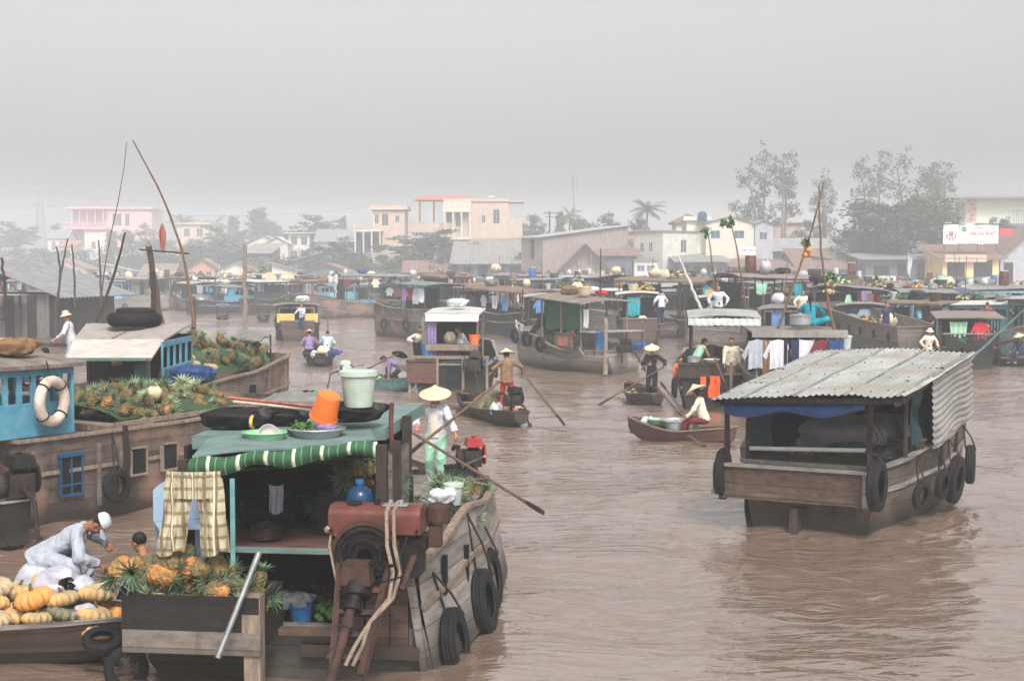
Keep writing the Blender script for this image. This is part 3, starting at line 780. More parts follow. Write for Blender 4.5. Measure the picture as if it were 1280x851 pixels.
 # peach villa
 t = house('villa', 'large peach villa with a flat roof and water tank in the middle distance', 'house', 556, 636, 252, 322, 250, 11, 'peach', 'flat', None, 'peach',
   wins=[(.03, .55, .11, .85), (.17, .55, .27, .85), (.57, .62, .64, .76), (.75, .6, .86, .86)], par=.3, over=.25, group=HG)
 w2 = 80 * 250 / F
 q = MB(); zt = D(0, 252, 250).z; zb = D(0, 298, 250).z
 q.box((-w2/2 + 2.2, -.8, D(0, 259, 250).z), (4.8, 1.3, 1.8))
 q.box((-w2/2 + 2.2, -.8, zb), (5.2, 1.4, .5)); q.build('bay_canopy', M_['cream'], t, smooth=False)
 q = MB()
 for i in range(4): q.box((-w2/2 + .1 + i * 1.45, -1.3, (D(0, 265, 250).z + zb) / 2), (.28, .28, D(0, 265, 250).z - zb))
 q.build('column', M_['offwhite'], t, smooth=False)
 q = MB(); q.box((w2/2 + 1.2, 3, (zt + zb) / 2 - 1.6), (2.3, 6, zt - zb - 3.2)); q.build('side_wing', M_['peach'], t, smooth=False)
 q = MB(); q.box((w2/2 + 1.3, 3, zt), (2.8, 6, .2))
 for yy in (.3, 5.7): q.box((w2/2 + 2.3, yy, zt - 1.6), (.18, .18, 3.4))
 q.build('roof_frame', M_['peach'], t, smooth=False)
 q = MB(); q.tube([(1.9, 3, zt + .8), (3.2, 3, zt + .8)], .45, 12); q.box((2.5, 3, zt + .3), (1.0, .5, .3)); q.build('water_tank', M_['iron_pale'], t)
 q = MB(); zr = D(0, 243, 250).z; ze = D(0, 250, 250).z
 xl, xr = -w2/2 - 5.4, -w2/2 + 4.6
 q.add([(xl, 0, ze), (xr, 0, ze), (xr, 6, ze), (xl, 6, ze), (xl + 1, 3, zr), (xr - 1, 3, zr)], [(0, 1, 5, 4), (1, 2, 5), (2, 3, 4, 5), (3, 0, 4), (3, 2, 1, 0)])
 q.build('pergola_roof', M_['tile_red'], t, smooth=False)
 q = MB()
 for xx in (xl + .7, xl + 3.2, xl + 5.7):
  for yy in (.5, 5.5): q.box((xx, yy, (ze + D(0, 288, 250).z) / 2), (.26, .26, ze - D(0, 288, 250).z))
 q.box((xl + 3, 3, D(0, 289, 250).z), (7.5, 6.5, .5)); q.box((xl + 3, -.1, D(0, 283, 250).z), (7.5, .15, 1.2)); q.build('terrace', M_['peach'], t, smooth=False)
 house('house', 'grey flat roofed block below the peach villa', 'house', 590, 650, 303, 340, 240, 8, 'grey_wall', 'shed_f', 298, 'grey_roof', wins=[(.1, .5, .2, .8), (.4, .5, .5, .8), (.7, .5, .8, .8)], group=HG)
 house('shed', 'wide boathouse with a long pale roof below the peach villa', 'shed', 572, 656, 328, 353, 216, 13, 'sheet_wall', 'shed_f', 302, 'zinc_old', over=1.2, doors=[(.08, 0, .2, .8), (.3, 0, .45, .85), (.55, 0, .7, .85), (.78, 0, .92, .8)], group=HG)
 house('shed', 'small rust roofed hut left of the wide boathouse', 'shed', 508, 560, 338, 353, 222, 8, 'plank_wall', 'gable_y', 326, 'rust_roof', over=.8, doors=[(.3, 0, .5, .8)], group=HG)
 # barn
 house('barn', 'tall plank barn with a pale end wall and long dark side', 'barn', 640, 690, 297, 356, 204, 15, 'plank_pale', 'shed_f', 281, 'zinc', yaw=-58, over=.5, doors=[(.42, .55, .62, .95)], group=HG)
 house('house', 'brick fronted house with a slanting tin roof behind the gabled hut', 'house', 716, 800, 300, 345, 214, 9, 'brick_wall', 'shed_r', 288, 'zinc_old', wins=[(.04, .5, .12, .75)], group=HG)
 house('hut', 'plank hut with a steep gable and striped boards facing the river', 'hut', 700, 762, 336, 357, 199, 8, 'plank_pale', 'gable_x', 305, 'rust_roof', over=1.6, doors=[(.1, 0, .25, .85), (.5, 0, .62, .85)], stilts=True, group=HG)
 house('house', 'dark plank house with a reddish roof right of the gabled hut', 'house', 748, 796, 319, 357, 204, 9, 'sheet_wall', 'shed_f', 299, 'rust_roof', over=.6, doors=[(.5, 0, .7, .6)], group=HG)
 house('house', 'white two storey house with two slit windows and a grey side wall', 'house', 784, 836, 290, 355, 206, 8, 'offwhite', 'flat', None, 'grey_roof', yaw=-52, over=.25, wins=[(.2, .62, .34, .8), (.5, .62, .64, .8)], side_wins=[(.45, .6, .6, .85), (.85, .6, .95, .85)], group=HG)
 house('booth', 'pale square booth with two shutters below the white two storey house', 'booth', 793, 822, 326, 351, 198, 4, 'offwhite', 'flat', None, 'grey_roof', wins=[(.1, .45, .45, .78), (.52, .45, .88, .78)], stilts=True, over=.3, panem='shutter', group=HG)
 # yellow / cream houses
 house('house', 'narrow pale yellow house with a stepped top in front of the cream block', 'house', 858, 884, 276, 330, 208, 6, 'lime_wall', 'flat', None, 'offwhite', wins=[(.1, .5, .3, .6)], par=.4, group=HG)
 house('house', 'small yellow attic storey with a brown roof behind the narrow yellow house', 'house', 845, 880, 277, 310, 222, 6, 'lime_wall', 'hip', 266, 'rust_roof', group=HG)
 t = house('house', 'cream two storey house with two blue windows and low gable', 'house', 882, 942, 279, 330, 206, 10, 'cream', 'gable_x', 271, 'grey_roof', over=.3, wins=[(.1, .62, .3, .82), (.58, .62, .8, .82)], winm='blue_pale', group=HG)
 house('house', 'grey two storey house joined to the cream house on its right', 'house', 943, 966, 280, 330, 206, 10, 'grey_wall', 'gable_x', 275, 'grey_roof', over=.4, wins=[(.25, .6, .7, .8)], group=HG)
 house('house', 'pink walled house half hidden behind the airy trees', 'house', 962, 1002, 279, 320, 232, 8, 'peach', 'flat', None, 'peach', group=HG)
 b = empty('shop_sign', D(934, 313, 204.6), 0, 'small white sign with red lettering below the cream house', 'sign')
 q = MB(); q.box((0, 0, 0), (2.3, .08, 1.1)); q.build('board', M_['sign_white'], b, smooth=False)
 text_mesh(b, 'lettering', 'TIEM VANG', (0, -.06, 0), .5, M_['sign_red'], 1.9, .01)
 tk = empty('water_tank', D(878, 277, 207) , 0, 'round blue water tank on the roof of the narrow yellow house', 'water tank')
 q = MB(); q.lathe([(.1, 0), (.6, 0), (.65, .15), (.65, 1.2), (.35, 1.45), (.1, 1.5)]); q.build('tank', M_['blue_deep'], tk)
 rowd = [('shed', 'blue grey river shed with a flat tin roof below the yellow house', 850, 906, 327, 357, 198, 'sheet_wall', 'zinc_old', 318),
   ('shed', 'open shop shed with a rust roof in the middle of the shop row', 902, 968, 333, 357, 200, 'plank_wall', 'rust_roof', 319),
   ('shed', 'shop shed with shutters and a white notice below the white roofed hall', 937, 1004, 338, 358, 196, 'plank_wall', 'rust_roof', 326),
   ('hall', 'river hall with a bright sloping tin roof right of the shop row', 972, 1046, 313, 345, 212, 'plank_wall', 'zinc', 298),
   ('shed', 'brown roofed shed left of the big dark tree', 1002, 1062, 335, 358, 198, 'plank_wall', 'rust_roof', 312)]
 for nm, lb, a, c, e, b_, d, wm, rm, r_ in rowd:
  house(nm, lb, nm, a, c, e, b_, d, 9, wm, 'shed_f', r_, rm, over=.9, stilts=True, doors=[(.06, 0, .2, .85), (.3, .1, .48, .8), (.6, 0, .74, .85), (.82, .2, .94, .75)], group=HG)
 house('stilt_house', 'low dark stilt house with a white panel below the big dark tree', 'house', 1082, 1180, 324, 356, 194, 8, 'sheet_wall', 'shed_f', 317, 'grey_roof', over=1.0, stilts=True, doors=[(.1, .1, .3, .75), (.4, .1, .55, .8), (.65, 0, .8, .8)], group=HG)
 q = MB(); p = D(1100, 355, 192.4); q.box(p, (4.2, .1, 2.2)); tag(q.build('fence_panel', M_['offwhite'], smooth=False), 'white board panel hung below the stilt house deck', 'panel')
 # yellow shop with its sign board
 t = house('shop', 'yellow pillared riverside shop under a reddish tin awning', 'shop', 1178, 1248, 322, 359, 186, 9, 'yellow_wall', 'shed_f', 306, 'rust_roof', over=.9, stilts=True,
    doors=[(.08, .15, .40, .92), (.55, .15, .89, .92)], group=HG)
 w2 = 70 * 186 / F
 q = MB(); q.box((-.9, -.8, D(0, 323, 186).z), (5.4, .1, .95)); q.build('awning_board', M_['peach'], t, smooth=False)
 q = MB()
 for i in range(18): q.box((-w2/2 + .5 + i * .38, -.12, D(0, 351, 186).z), (.04, .04, 1.0))
 q.box((0, -.12, D(0, 346.5, 186).z), (w2 - .4, .05, .06)); q.build('railing', M_['iron_pale'], t, smooth=False)
 s = empty('sign_board', D(1213, 293, 187.5), 0, 'large white shop sign board with red and green print on the yellow shop roof', 'sign')
 q = MB(); q.box((-2.55, 0, 0), (2.0, .1, 2.5)); q.build('side_board', M_['sign_white'], s, smooth=False)
 q = MB(); q.box((1.1, 0, 0), (5.1, .1, 2.4)); q.build('main_board', M_['sign_white'], s, smooth=False)
 q = MB()
 for xx in (-3.4, -1.5, 1.0, 3.4): q.box((xx, .12, -.4), (.1, .1, 3.4))
 q.build('frame', M_['iron'], s, smooth=False)
 for i in range(4):
  q = MB(); q.box((-3.1 + i * 2.1, -.5, 1.5), (.8, .25, .12)); q.box((-3.1 + i * 2.1, -.2, 1.48), (.05, .6, .05)); q.build('sign_lamp', M_['white'], s, smooth=False)
 text_mesh(s, 'lettering', 'NHUẬN PHÁT', (1.6, -.07, .05), .8, M_['sign_red'], 3.4, .02)
 text_mesh(s, 'small_lettering', 'DOANH NGHIỆP TƯ NHÂN', (1.5, -.07, .78), .3, M_['sign_red'], 3.0, .0)
 q = MB(); q.lathe([(.01, .02), (.36, .02), (.36, 0), (.01, 0)], (-.85, -.07, .65), 16, M=Matrix.Rotation(R(90), 3, 'X')); q.build('emblem', M_['sign_green'], s)
 q = MB(); q.box((1.2, -.065, -.62), (4.4, .02, .06)); q.box((1.2, -.065, -.95), (3.8, .02, .1)); q.build('underline', M_['sign_green'], s, smooth=False)
 q = MB()
 for (x, z, a, b_) in [(-2.55, .3, .9, .16), (-2.55, -.05, .6, .5), (-3.1, -.2, .2, .6), (-2.0, -.2, .2, .6), (-2.55, -.5, .9, .14), (-2.8, -.75, .2, .3), (-2.3, -.75, .2, .3)]: q.box((x, -.065, z), (a, .02, b_))
 q.build('picture', M_['tile_red'], s, smooth=False)
 house('house', 'grey gabled house at the right end of the bank beside the yellow shop', 'house', 1250, 1330, 320, 360, 190, 12, 'grey_wall', 'gable_x', 284, 'rust_roof', over=.9, stilts=True, doors=[(.05, .1, .2, .8)], group=HG)
 q = MB(); p = D(1258, 290, 189.5); q.box(p, (1.6, .08, .9)); tag(q.build('shop_sign', M_['sign_red'], smooth=False), 'small red sign panel right of the white sign board', 'sign')
 # school
 t = house('school', 'pale green two storey school with a broad grey hip roof behind the tree', 'school', 1172, 1330, 246, 340, 262, 16, 'lime_wall', 'hip', 229, 'grey_roof', over=2.6,
   wins=[(.13, .38, .215, .93), (.4, .25, .47, .7), (.5, .25, .56, .7)], winm='white', panem='shutter', group=HG)
 w2 = 158 * 262 / F
 q = MB(); z = D(0, 258, 262).z
 q.box((-w2/2 + .43 * w2 - 4.0, -.05, z - .5), (1.9, .1, 4.6)); q.build('red_panel', M_['peach'], t, smooth=False)
 q = MB()
 for i, (a, b_) in enumerate([(-.45, 1.2), (.1, .6), (.45, -.1), (-.3, -.5), (.2, -1.3), (0, -2)]): q.box((-w2/2 + .43 * w2 - 4.0 + a, -.13, z - .3 + b_), (.6, .06, .35))
 q.build('panel_pattern', M_['red'], t, smooth=False)
 q = MB()
 for i in range(30): q.box((1.5 + i * .42, -2.2, D(0, 271, 262).z - .2), (.08, .08, 2.3))
 q.box((7.5, -2.2, D(0, 271, 262).z + 1), (13, .1, .12)); q.box((5, -1.2, D(0, 279, 262).z - .3), (20, 2.6, .4)); q.build('balcony', M_['shutter'], t, smooth=False)
 # pylon, masts, power pole
 p = D(51, 330, 430)
 q = MB(); H = (330 - 234) * 430 / F
 for k in range(4):
  sx, sy = [(-1, -1), (1, -1), (1, 1), (-1, 1)][k]
  q.bar((sx * 1.9, sy * 1.9, 0), (sx * .25, sy * .25, H), .16)
 for i in range(12):
  z0, z1 = H * i / 12, H * (i + 1) / 12; a = 1.9 - 1.65 * i / 12; b_ = 1.9 - 1.65 * (i + 1) / 12
  for (s1, s2) in [((-1, -1), (1, -1)), ((1, -1), (1, 1)), ((1, 1), (-1, 1)), ((-1, 1), (-1, -1))]:
   q.bar((s1[0] * a, s1[1] * a, z0), (s2[0] * b_, s2[1] * b_, z1), .08); q.bar((s2[0] * a, s2[1] * a, z0), (s1[0] * b_, s1[1] * b_, z1), .08)
 for z, l in [(H * .62, 6.0), (H * .78, 4.0), (H * .97, 3.0)]: q.bar((-l, 0, z), (l, 0, z), .18); q.bar((-l, 0, z), (0, 0, z + 1), .1); q.bar((l, 0, z), (0, 0, z + 1), .1)
 o = q.build('pylon', M_['iron_pale'], smooth=False); o.location = p; tag(o, 'hazy lattice power pylon at the far left', 'pylon')
 for px, t_, b_, d, lb in [(199, 228, 320, 400, 'thin radio mast with a bundle of aerials right of the pink villa'), (717, 216, 330, 260, 'very thin tall radio mast behind the palm trees')]:
  q = MB(); p = D(px, b_, d); H = (b_ - t_) * d / F
  q.tube([(0, 0, 0), (0, 0, H)], [.14, .07], 6)
  for a in range(3):
   an = a * 2.1; q.tube([(math.cos(an) * .5, math.sin(an) * .5, H * .8), (math.cos(an) * .5, math.sin(an) * .5, H * .97)], .06, 5)
   q.bar((0, 0, H * .85), (math.cos(an) * .5, math.sin(an) * .5, H * .85), .05)
  o = q.build('radio_mast', M_['iron_pale']); o.location = p; tag(o, lb, 'mast')
 q = MB(); p = D(687, 300, 235); H = 36 * 235 / F
 q.tube([(0, 0, 0), (0, 0, H)], .14, 7); q.bar((-1, 0, H * .92), (1, 0, H * .92), .12); q.bar((-.7, 0, H * .8), (.7, 0, H * .8), .1)
 for xx in (-.9, -.4, .4, .9): q.box((xx, 0, H * .95), (.1, .1, .25))
 o = q.build('power_pole', M_['post_dark']); o.location = p; tag(o, 'power pole with two cross arms above the barn roof', 'pole')
 p1 = D(0, 236, 430); p2 = D(50, 236, 430)
 q = MB()
 for dz in (0, 1.2):
  q.tube([D(51, 240, 430) + Vector((t * 110, -t * 60, -dz * 3 - 10 * t * (1 - t) * 1.3 + t * -3)) for t in [i / 14 for i in range(15)]], .035, 4)
  q.tube([D(51, 240, 430) + Vector((-t * 60, t * 10, -dz * 3 - 6 * t * (1 - t))) for t in [i / 10 for i in range(11)]], .035, 4)
 tag(q.build('power_line', M_['iron']), 'thin sagging power lines leading from the hazy pylon', 'power line')

 T = [  # kind, variant, px, top, bottom, d, width px, label
  ('flat_tree', 0, 22, 278, 335, 395, 62, 'flat topped hazy tree at the left edge of the photo'),
  ('bush', 0, 2, 300, 342, 380, 60, 'low bushy tree at the left edge below the flat topped tree'),
  ('bush', 1, 52, 308, 345, 372, 52, 'round bushy tree at the foot of the pylon'),
  ('feathery_tree', 0, 70, 282, 335, 395, 22, 'slim tree beside the white cottage'),
  ('broad_tree', 0, 98, 305, 345, 370, 46, 'round tree in front of the grey water tower house'),
  ('feathery_tree', 0, 140, 290, 344, 372, 26, 'slim feathery tree under the pink villa wall'),
  ('broad_tree', 1, 168, 283, 342, 368, 44, 'dark round tree below the right half of the pink villa'),
  ('bush', 0, 150, 312, 348, 358, 60, 'low spreading tree beside the grey tin shed'),
  ('broad_tree', 0, 196, 288, 344, 366, 40, 'round tree right of the pink villa'),
  ('palm_tree', 0, 230, 266, 325, 400, 34, 'hazy palm left of the pale pink house'),
  ('palm_tree', 1, 268, 267, 325, 398, 34, 'hazy palm right of the pale pink house'),
  ('feathery_tree', 0, 292, 272, 325, 398, 26, 'slim tree between the palms and the tall hazy grove'),
  ('flat_tree', 0, 282, 284, 345, 355, 66, 'layered tree spreading behind the fishing pole'),
  ('broad_tree', 1, 246, 302, 346, 350, 60, 'broad tree in front of the pale pink house'),
  ('bush', 1, 218, 316, 349, 345, 52, 'low tree over the open fish shed'),
  ('feathery_tree', 0, 322, 262, 330, 372, 40, 'tall tree at the left of the hazy grove above the post'),
  ('broad_tree', 0, 345, 262, 330, 368, 44, 'tall rounded tree at the right of the hazy grove above the post'),
  ('bush', 0, 300, 302, 348, 340, 70, 'dense bushy tree behind the tall bare post'),
  ('flat_tree', 0, 398, 270, 332, 322, 62, 'flat layered tree above the long grey roof'),
  ('feathery_tree', 0, 429, 272, 330, 330, 16, 'small upright tree right of the flat layered tree'),
  ('broad_tree', 1, 420, 299, 350, 262, 62, 'bushy tree with pale stems left of the cream tower house'),
  ('bush', 1, 385, 308, 345, 275, 34, 'dark green bush beside the white porch house'),
  ('broad_tree', 0, 447, 314, 352, 252, 40, 'small tree below the balcony of the cream tower house'),
  ('bush', 0, 476, 318, 353, 240, 50, 'flowering bush at the foot of the cream tower house'),
  ('flat_tree', 0, 530, 288, 348, 236, 92, 'broad layered tree between the tower house and the peach villa'),
  ('broad_tree', 1, 575, 298, 345, 232, 70, 'dense dark tree in front of the peach villa'),
  ('broad_tree', 0, 502, 306, 352, 230, 56, 'rounded tree right below the cream tower house'),
  ('bush', 1, 550, 318, 353, 226, 60, 'low dark bush behind the small rust roofed hut'),
  ('bush', 0, 668, 268, 315, 262, 46, 'hazy bushy tree left of the power pole'),
  ('palm_tree', 1, 714, 257, 320, 246, 36, 'palm with drooping fronds right of the power pole'),
  ('broad_tree', 0, 730, 262, 320, 250, 34, 'pale round tree joined to the palm behind the barn'),
  ('feathery_tree', 0, 700, 266, 320, 252, 22, 'slim tree just left of the barn palm'),
  ('bush', 1, 756, 262, 312, 252, 46, 'dense tree behind the barn roof'),
  ('palm_tree', 0, 812, 247, 320, 240, 50, 'tall palm standing over the white two storey house'),
  ('broad_tree', 1, 797, 270, 320, 244, 30, 'round tree at the foot of the tall palm'),
  ('bush', 0, 858, 268, 300, 236, 30, 'small bush like tree behind the yellow attic'),
  ('airy_tree', 0, 948, 196, 330, 226, 54, 'tallest airy tree with thin crown, left of the paired tall trees'),
  ('airy_tree', 1, 980, 200, 330, 224, 56, 'tall airy tree right beside the tallest one'),
  ('airy_tree', 0, 1030, 226, 330, 226, 52, 'shorter airy tree behind the bamboo poles with hung fruit'),
  ('airy_tree', 1, 928, 250, 320, 232, 34, 'small sparse tree behind the cream house'),
  ('bush', 0, 1010, 275, 325, 228, 50, 'low dark tree between the airy trees'),
  ('airy_tree', 1, 1090, 196, 330, 222, 46, 'tall airy tree left above the big dark tree'),
  ('airy_tree', 0, 1078, 238, 330, 218, 36, 'half height airy tree touching the big dark tree'),
  ('airy_tree', 0, 1140, 202, 330, 236, 74, 'tall rounded tree behind the big dark tree'),
  ('airy_tree', 1, 1172, 208, 320, 238, 60, 'rounded tree left of the school roof'),
  ('broad_tree', 2, 1125, 243, 344, 206, 150, 'big dense dark green tree over the stilt house'),
  ('bush', 2, 1176, 252, 344, 209, 90, 'dense dark right shoulder of trees in front of the school'),
  ('bush', 1, 1072, 284, 346, 205, 84, 'dense low tree left of the big dark tree'),
  ('bush', 0, 1162, 318, 352, 195, 26, 'small light green bush on the deck of the stilt house'),
  ('bush', 1, 1252, 268, 305, 215, 40, 'dark bushy tree behind the white sign board')]
 for a in T: tree(*(a[:6] + (a[6] * (1.3 if a[2] < 600 else 1.12),) + a[7:]))
 # hazy far tree line carrying on behind (a mass nobody could count)
 rng = random.Random(9); mb = MB()
 for i in range(330):
  x = rng.uniform(-330, 300); y = bank_y(x) + rng.uniform(85, 130)
  if y > 680: continue
  h = rng.uniform(5, 10)
  leaf_clump(mb, (x, y, h * .55 + 1.4), h * .55, 70, 1.3, rng, .9)
 tag(mb.build('far_woods', M_['leaf_c'], smooth=False), 'hazy line of distant woods behind the riverside houses', None, None, 'stuff')
shore()

def thicket():
 rng = random.Random(31); mb = MB(); st = MB()
 for i in range(260):
  px = rng.uniform(-30, 600); d0 = 0
  g = D(px, 338, 300); k = 300.0
  for it in range(6): k = bank_y(g.x * k / 300.0) + 16 + rng.uniform(0, 14)
  x = g.x * k / 300.0; h = rng.uniform(3.5, 8.5) * (1.15 if px < 330 else .8)
  st.tube([(x, k, 0), (x + rng.uniform(-.5, .5), k, h * .6)], [.12, .05], 4)
  for q in range(4): leaf_clump(mb, (x + rng.gauss(0, 1.3), k + rng.gauss(0, .8), h * rng.uniform(.3, .95)), h * rng.uniform(.16, .3), 70, .55, rng, .8)
 mb.add(st.v, st.f)
 tag(mb.build('riverside_thicket', M_['leaf_c'], smooth=False), 'dense hazy thicket of trees and bushes along the left shore', None, None, 'stuff')
thicket()
def second_row():
 rng = random.Random(77); used = set()
 LM = [(0, 'pylon'), (90, 'pink villa'), (205, 'left palms'), (300, 'river post'), (350, 'porch house'), (440, 'tower house'), (510, 'layered trees'), (580, 'peach villa'), (650, 'plank barn'), (730, 'gabled hut'), (790, 'white house'), (860, 'yellow house'), (915, 'cream house'), (970, 'hall'), (1050, 'dark tree'), (1120, 'stilt house'), (1190, 'yellow shop')]
 for i in range(46):
  px = 5 + i * 27 + rng.uniform(-8, 8); k = 250.0
  for it in range(6): k = bank_y((px - 640) / F * k) + (rng.uniform(1, 6) if i % 2 else rng.uniform(18, 30))
  wm, wn_ = rng.choice([('plank_wall', 'plank'), ('sheet_wall', 'tin'), ('grey_wall', 'grey'), ('brick_wall', 'brick'), ('peach', 'pinkish'), ('offwhite', 'pale'), ('plank_pale', 'faded plank')])
  rm, rn = rng.choice([('zinc_old', 'dull tin'), ('rust_roof', 'rusty'), ('grey_roof', 'grey'), ('zinc', 'bright tin'), ('thatch', 'thatch')])
  lm = [n for a, n in LM if a <= px][-1]; key = (wn_, rn, lm)
  if key in used: continue
  used.add(key)
  wpx = rng.uniform(4.5, 8) * (1.5 if i % 2 and px > 400 else 1) * F / k; zt = rng.uniform(3.4, 5.2) if i % 2 else rng.uniform(5, 8); e = 338 - (zt - 4) * F / k; rf = rng.choice(['shed_f', 'gable_y', 'gable_x', 'shed_l', 'shed_r'])
  w_ = [(.12, .55, .28, .85), (.6, .55, .78, .85)]
  house('house', '%s house with a %s roof %s the %s' % (wn_, rn, 'at the water by' if i % 2 else 'behind', lm), 'house', px - wpx / 2, px + wpx / 2, e, 338 + 3.2 * F / k, k, rng.uniform(5, 8), wm, rf, e - rng.uniform(1, 2.2) * F / k, rm, wins=w_, doors=[(.36, 0, .5, .5)], yaw=rng.uniform(-14, 14), over=.7, stilts=bool(i % 2), group=HG, panem=rng.choice(['glass', 'shutter', 'dark']))
second_row()
def make_haze():
 q = MB(); q.box((0, 325, 15.0), (1060, 750, 34.0))   # z -2 .. 32
 o = q.build('haze', mat('haze_dummy', (200, 200, 200)), smooth=False)
 m = bpy.data.materials.new('haze'); m.use_nodes = True
 N = m.node_tree.nodes; L = m.node_tree.links
 N.remove(N['Principled BSDF'])
 v = N.new('ShaderNodeVolumePrincipled'); v.inputs['Density'].default_value = HAZE_DENSITY
 v.inputs['Color'].default_value = (0.935, 0.965, 1.0, 1); v.inputs['Anisotropy'].default_value = -0.05
 L.new(v.outputs[0], N['Material Output'].inputs['Volume'])
 o.data.materials.clear(); o.data.materials.append(m)
 tag(o, 'pale morning haze over the river', None, None, 'stuff')
make_haze()
# ------------------------------------------------------------------ boat builders (local: +y towards the bow, stern at y=0, water at z=0)
def interp(pts, s):
 if s <= pts[0][0]: return pts[0][1]
 for (a, va), (b, vb) in zip(pts, pts[1:]):
  if s <= b:
   t = (s - a) / (b - a); t = t * t * (3 - 2 * t) * .5 + t * .5
   return va + (vb - va) * t
 return pts[-1][1]
CARGO = [(0, .72), (.25, .95), (.5, 1), (.75, .86), (.92, .45), (1, .1)]
SAMP = [(0, .34), (.15, .66), (.4, 1), (.6, 1), (.85, .62), (1, .16)]
class Hull:
 def __init__(s, root, L, B, H, beam=CARGO, sheer=((0, .1), (.5, 0), (1, .5)), flare=.72, deck=None, hm='wood_grey', dm='deck', gm='wood_pale', rail=.05,
     n=26, bottom=-.35, rub=True, thick=.05, rocker=(0, .5), tz=None):
  s.root, s.L, s.B, s.H = root, L, B, H
  s.beam, s.sheer, s.flare = beam, sheer, flare
  s.deckz = deck if deck is not None else H - .22
  mb = MB(); secs = []
  def sec(t):
   y = L * t; b = B / 2 * interp(beam, t); z = H + interp(sheer, t)
   rise = max(0, (t - .7) / .3) ** 2 * rocker[1] + max(0, (.3 - t) / .3) ** 2 * rocker[0]
   out = [(b, z), (b * (1 - .35 * (1 - flare)), z * .55), (b * flare, min(.02 + rise * .75, z * .5)), (b * flare * .86, bottom * .6 + rise * .9), (b * .3, bottom + rise), (0, bottom + rise)]
   return y, out
  prev = None; vs = []; k = 11
  for i in range(n + 1):
   y, o = sec(i / n)
   ring = [(-x, y, z) for x, z in o] + [(x, y, z) for x, z in reversed(o[:-1])]
   vs += ring
  fs = [(i*k + j, i*k + j + 1, (i+1)*k + j + 1, (i+1)*k + j) for i in range(n) for j in range(k - 1)]
  if tz is None: fs.append(tuple(range(k)))
  fs.append(tuple(n*k + j for j in range(k - 1, -1, -1)))
  mb.add(vs, fs)
  vs = []
  for i in range(n + 1):
   y, o = sec(min(max(i / n, .012), .985)); b, z = o[0]; bi = max(b - thick, .01); bd = max(bi * (1 - .35 * (1 - flare)), .01)
   vs += [(-bi, y, z + .002), (-bd, y, s.deckz), (bd, y, s.deckz), (bi, y, z + .002)]
  fs = []
  for i in range(n):
   fs += [(i*4 + 1, i*4, (i+1)*4, (i+1)*4 + 1), (i*4 + 3, i*4 + 2, (i+1)*4 + 2, (i+1)*4 + 3)]
  fs += [(n*4 + 3, n*4 + 2, n*4 + 1, n*4)] + ([(0, 1, 2, 3)] if tz is None else [])
  mb.add(vs, fs)
  mb.build('hull', M_[hm], root, ang=50)
  dk = MB(); vs = []
  for i in range(n + 1):
   y, o = sec(min(max(i / n, .012), .985)); b, z = o[0]; bd = max((b - thick) * (1 - .35 * (1 - flare)), .01)
   vs += [(-bd, y, s.deckz - .004), (bd, y, s.deckz - .004)]
  dk.add(vs, [(i*2, i*2 + 1, i*2 + 3, i*2 + 2) for i in range(n)])
  dk.build('deck', M_[dm], root, smooth=False)
  g = MB()
  for sd in (-1, 1):
   pts = [s.at(i / n, sd) for i in range(n + 1)]
   for a, b in zip(pts, pts[1:]): g.bar(a, b + (b - a) * .02, rail * 2, rail)
  a, b = s.at(0, -1), s.at(0, 1)
  if tz is None: g.bar(a, b, rail * 2, rail * 1.04)
  else:
   q = MB(); y, o = sec(0); w0, w1 = o[1][0], o[3][0]
   q.add([(-w1, .02, o[3][1]), (w1, .02, o[3][1]), (o[2][0], .02, .02), (w0, .02, tz), (-w0, .02, tz), (-o[2][0], .02, .02), (-w1, .09, o[3][1]), (w1, .09, o[3][1]), (o[2][0], .09, .02), (w0, .09, tz), (-w0, .09, tz), (-o[2][0], .09, .02)], [(0, 1, 2, 3, 4, 5), (11, 10, 9, 8, 7, 6), (4, 3, 9, 10)])
   q.build('transom', M_[hm], root, smooth=False)
  g.build('gunwale', M_[gm], root, smooth=False)
  if rub:
   r = MB()
   for sd in (-1, 1):
    pts = [s.at(i / n, sd, .62) + Vector((sd * .012, 0, 0)) for i in range(n + 1)]
    for a, b in zip(pts, pts[1:]): r.bar(a, b, .045, .06)
   r.build('rub_rail', M_[gm], root, smooth=False)
 def at(s, t, sd, zf=1.0):
  y = s.L * t; b = s.B / 2 * interp(s.beam, t); z = s.H + interp(s.sheer, t)
  if zf < 1:
   f = 1 - .35 * (1 - s.flare) if zf > .5 else s.flare
   q = (1 - zf) / .45
   b = b * (1 + (1 - .35 * (1 - s.flare) - 1) * min(q, 1)); z = z * zf
  return Vector((sd * b, y, z))
 def side(s, y, zf, sd):
  return s.at(y / s.L, sd, zf)

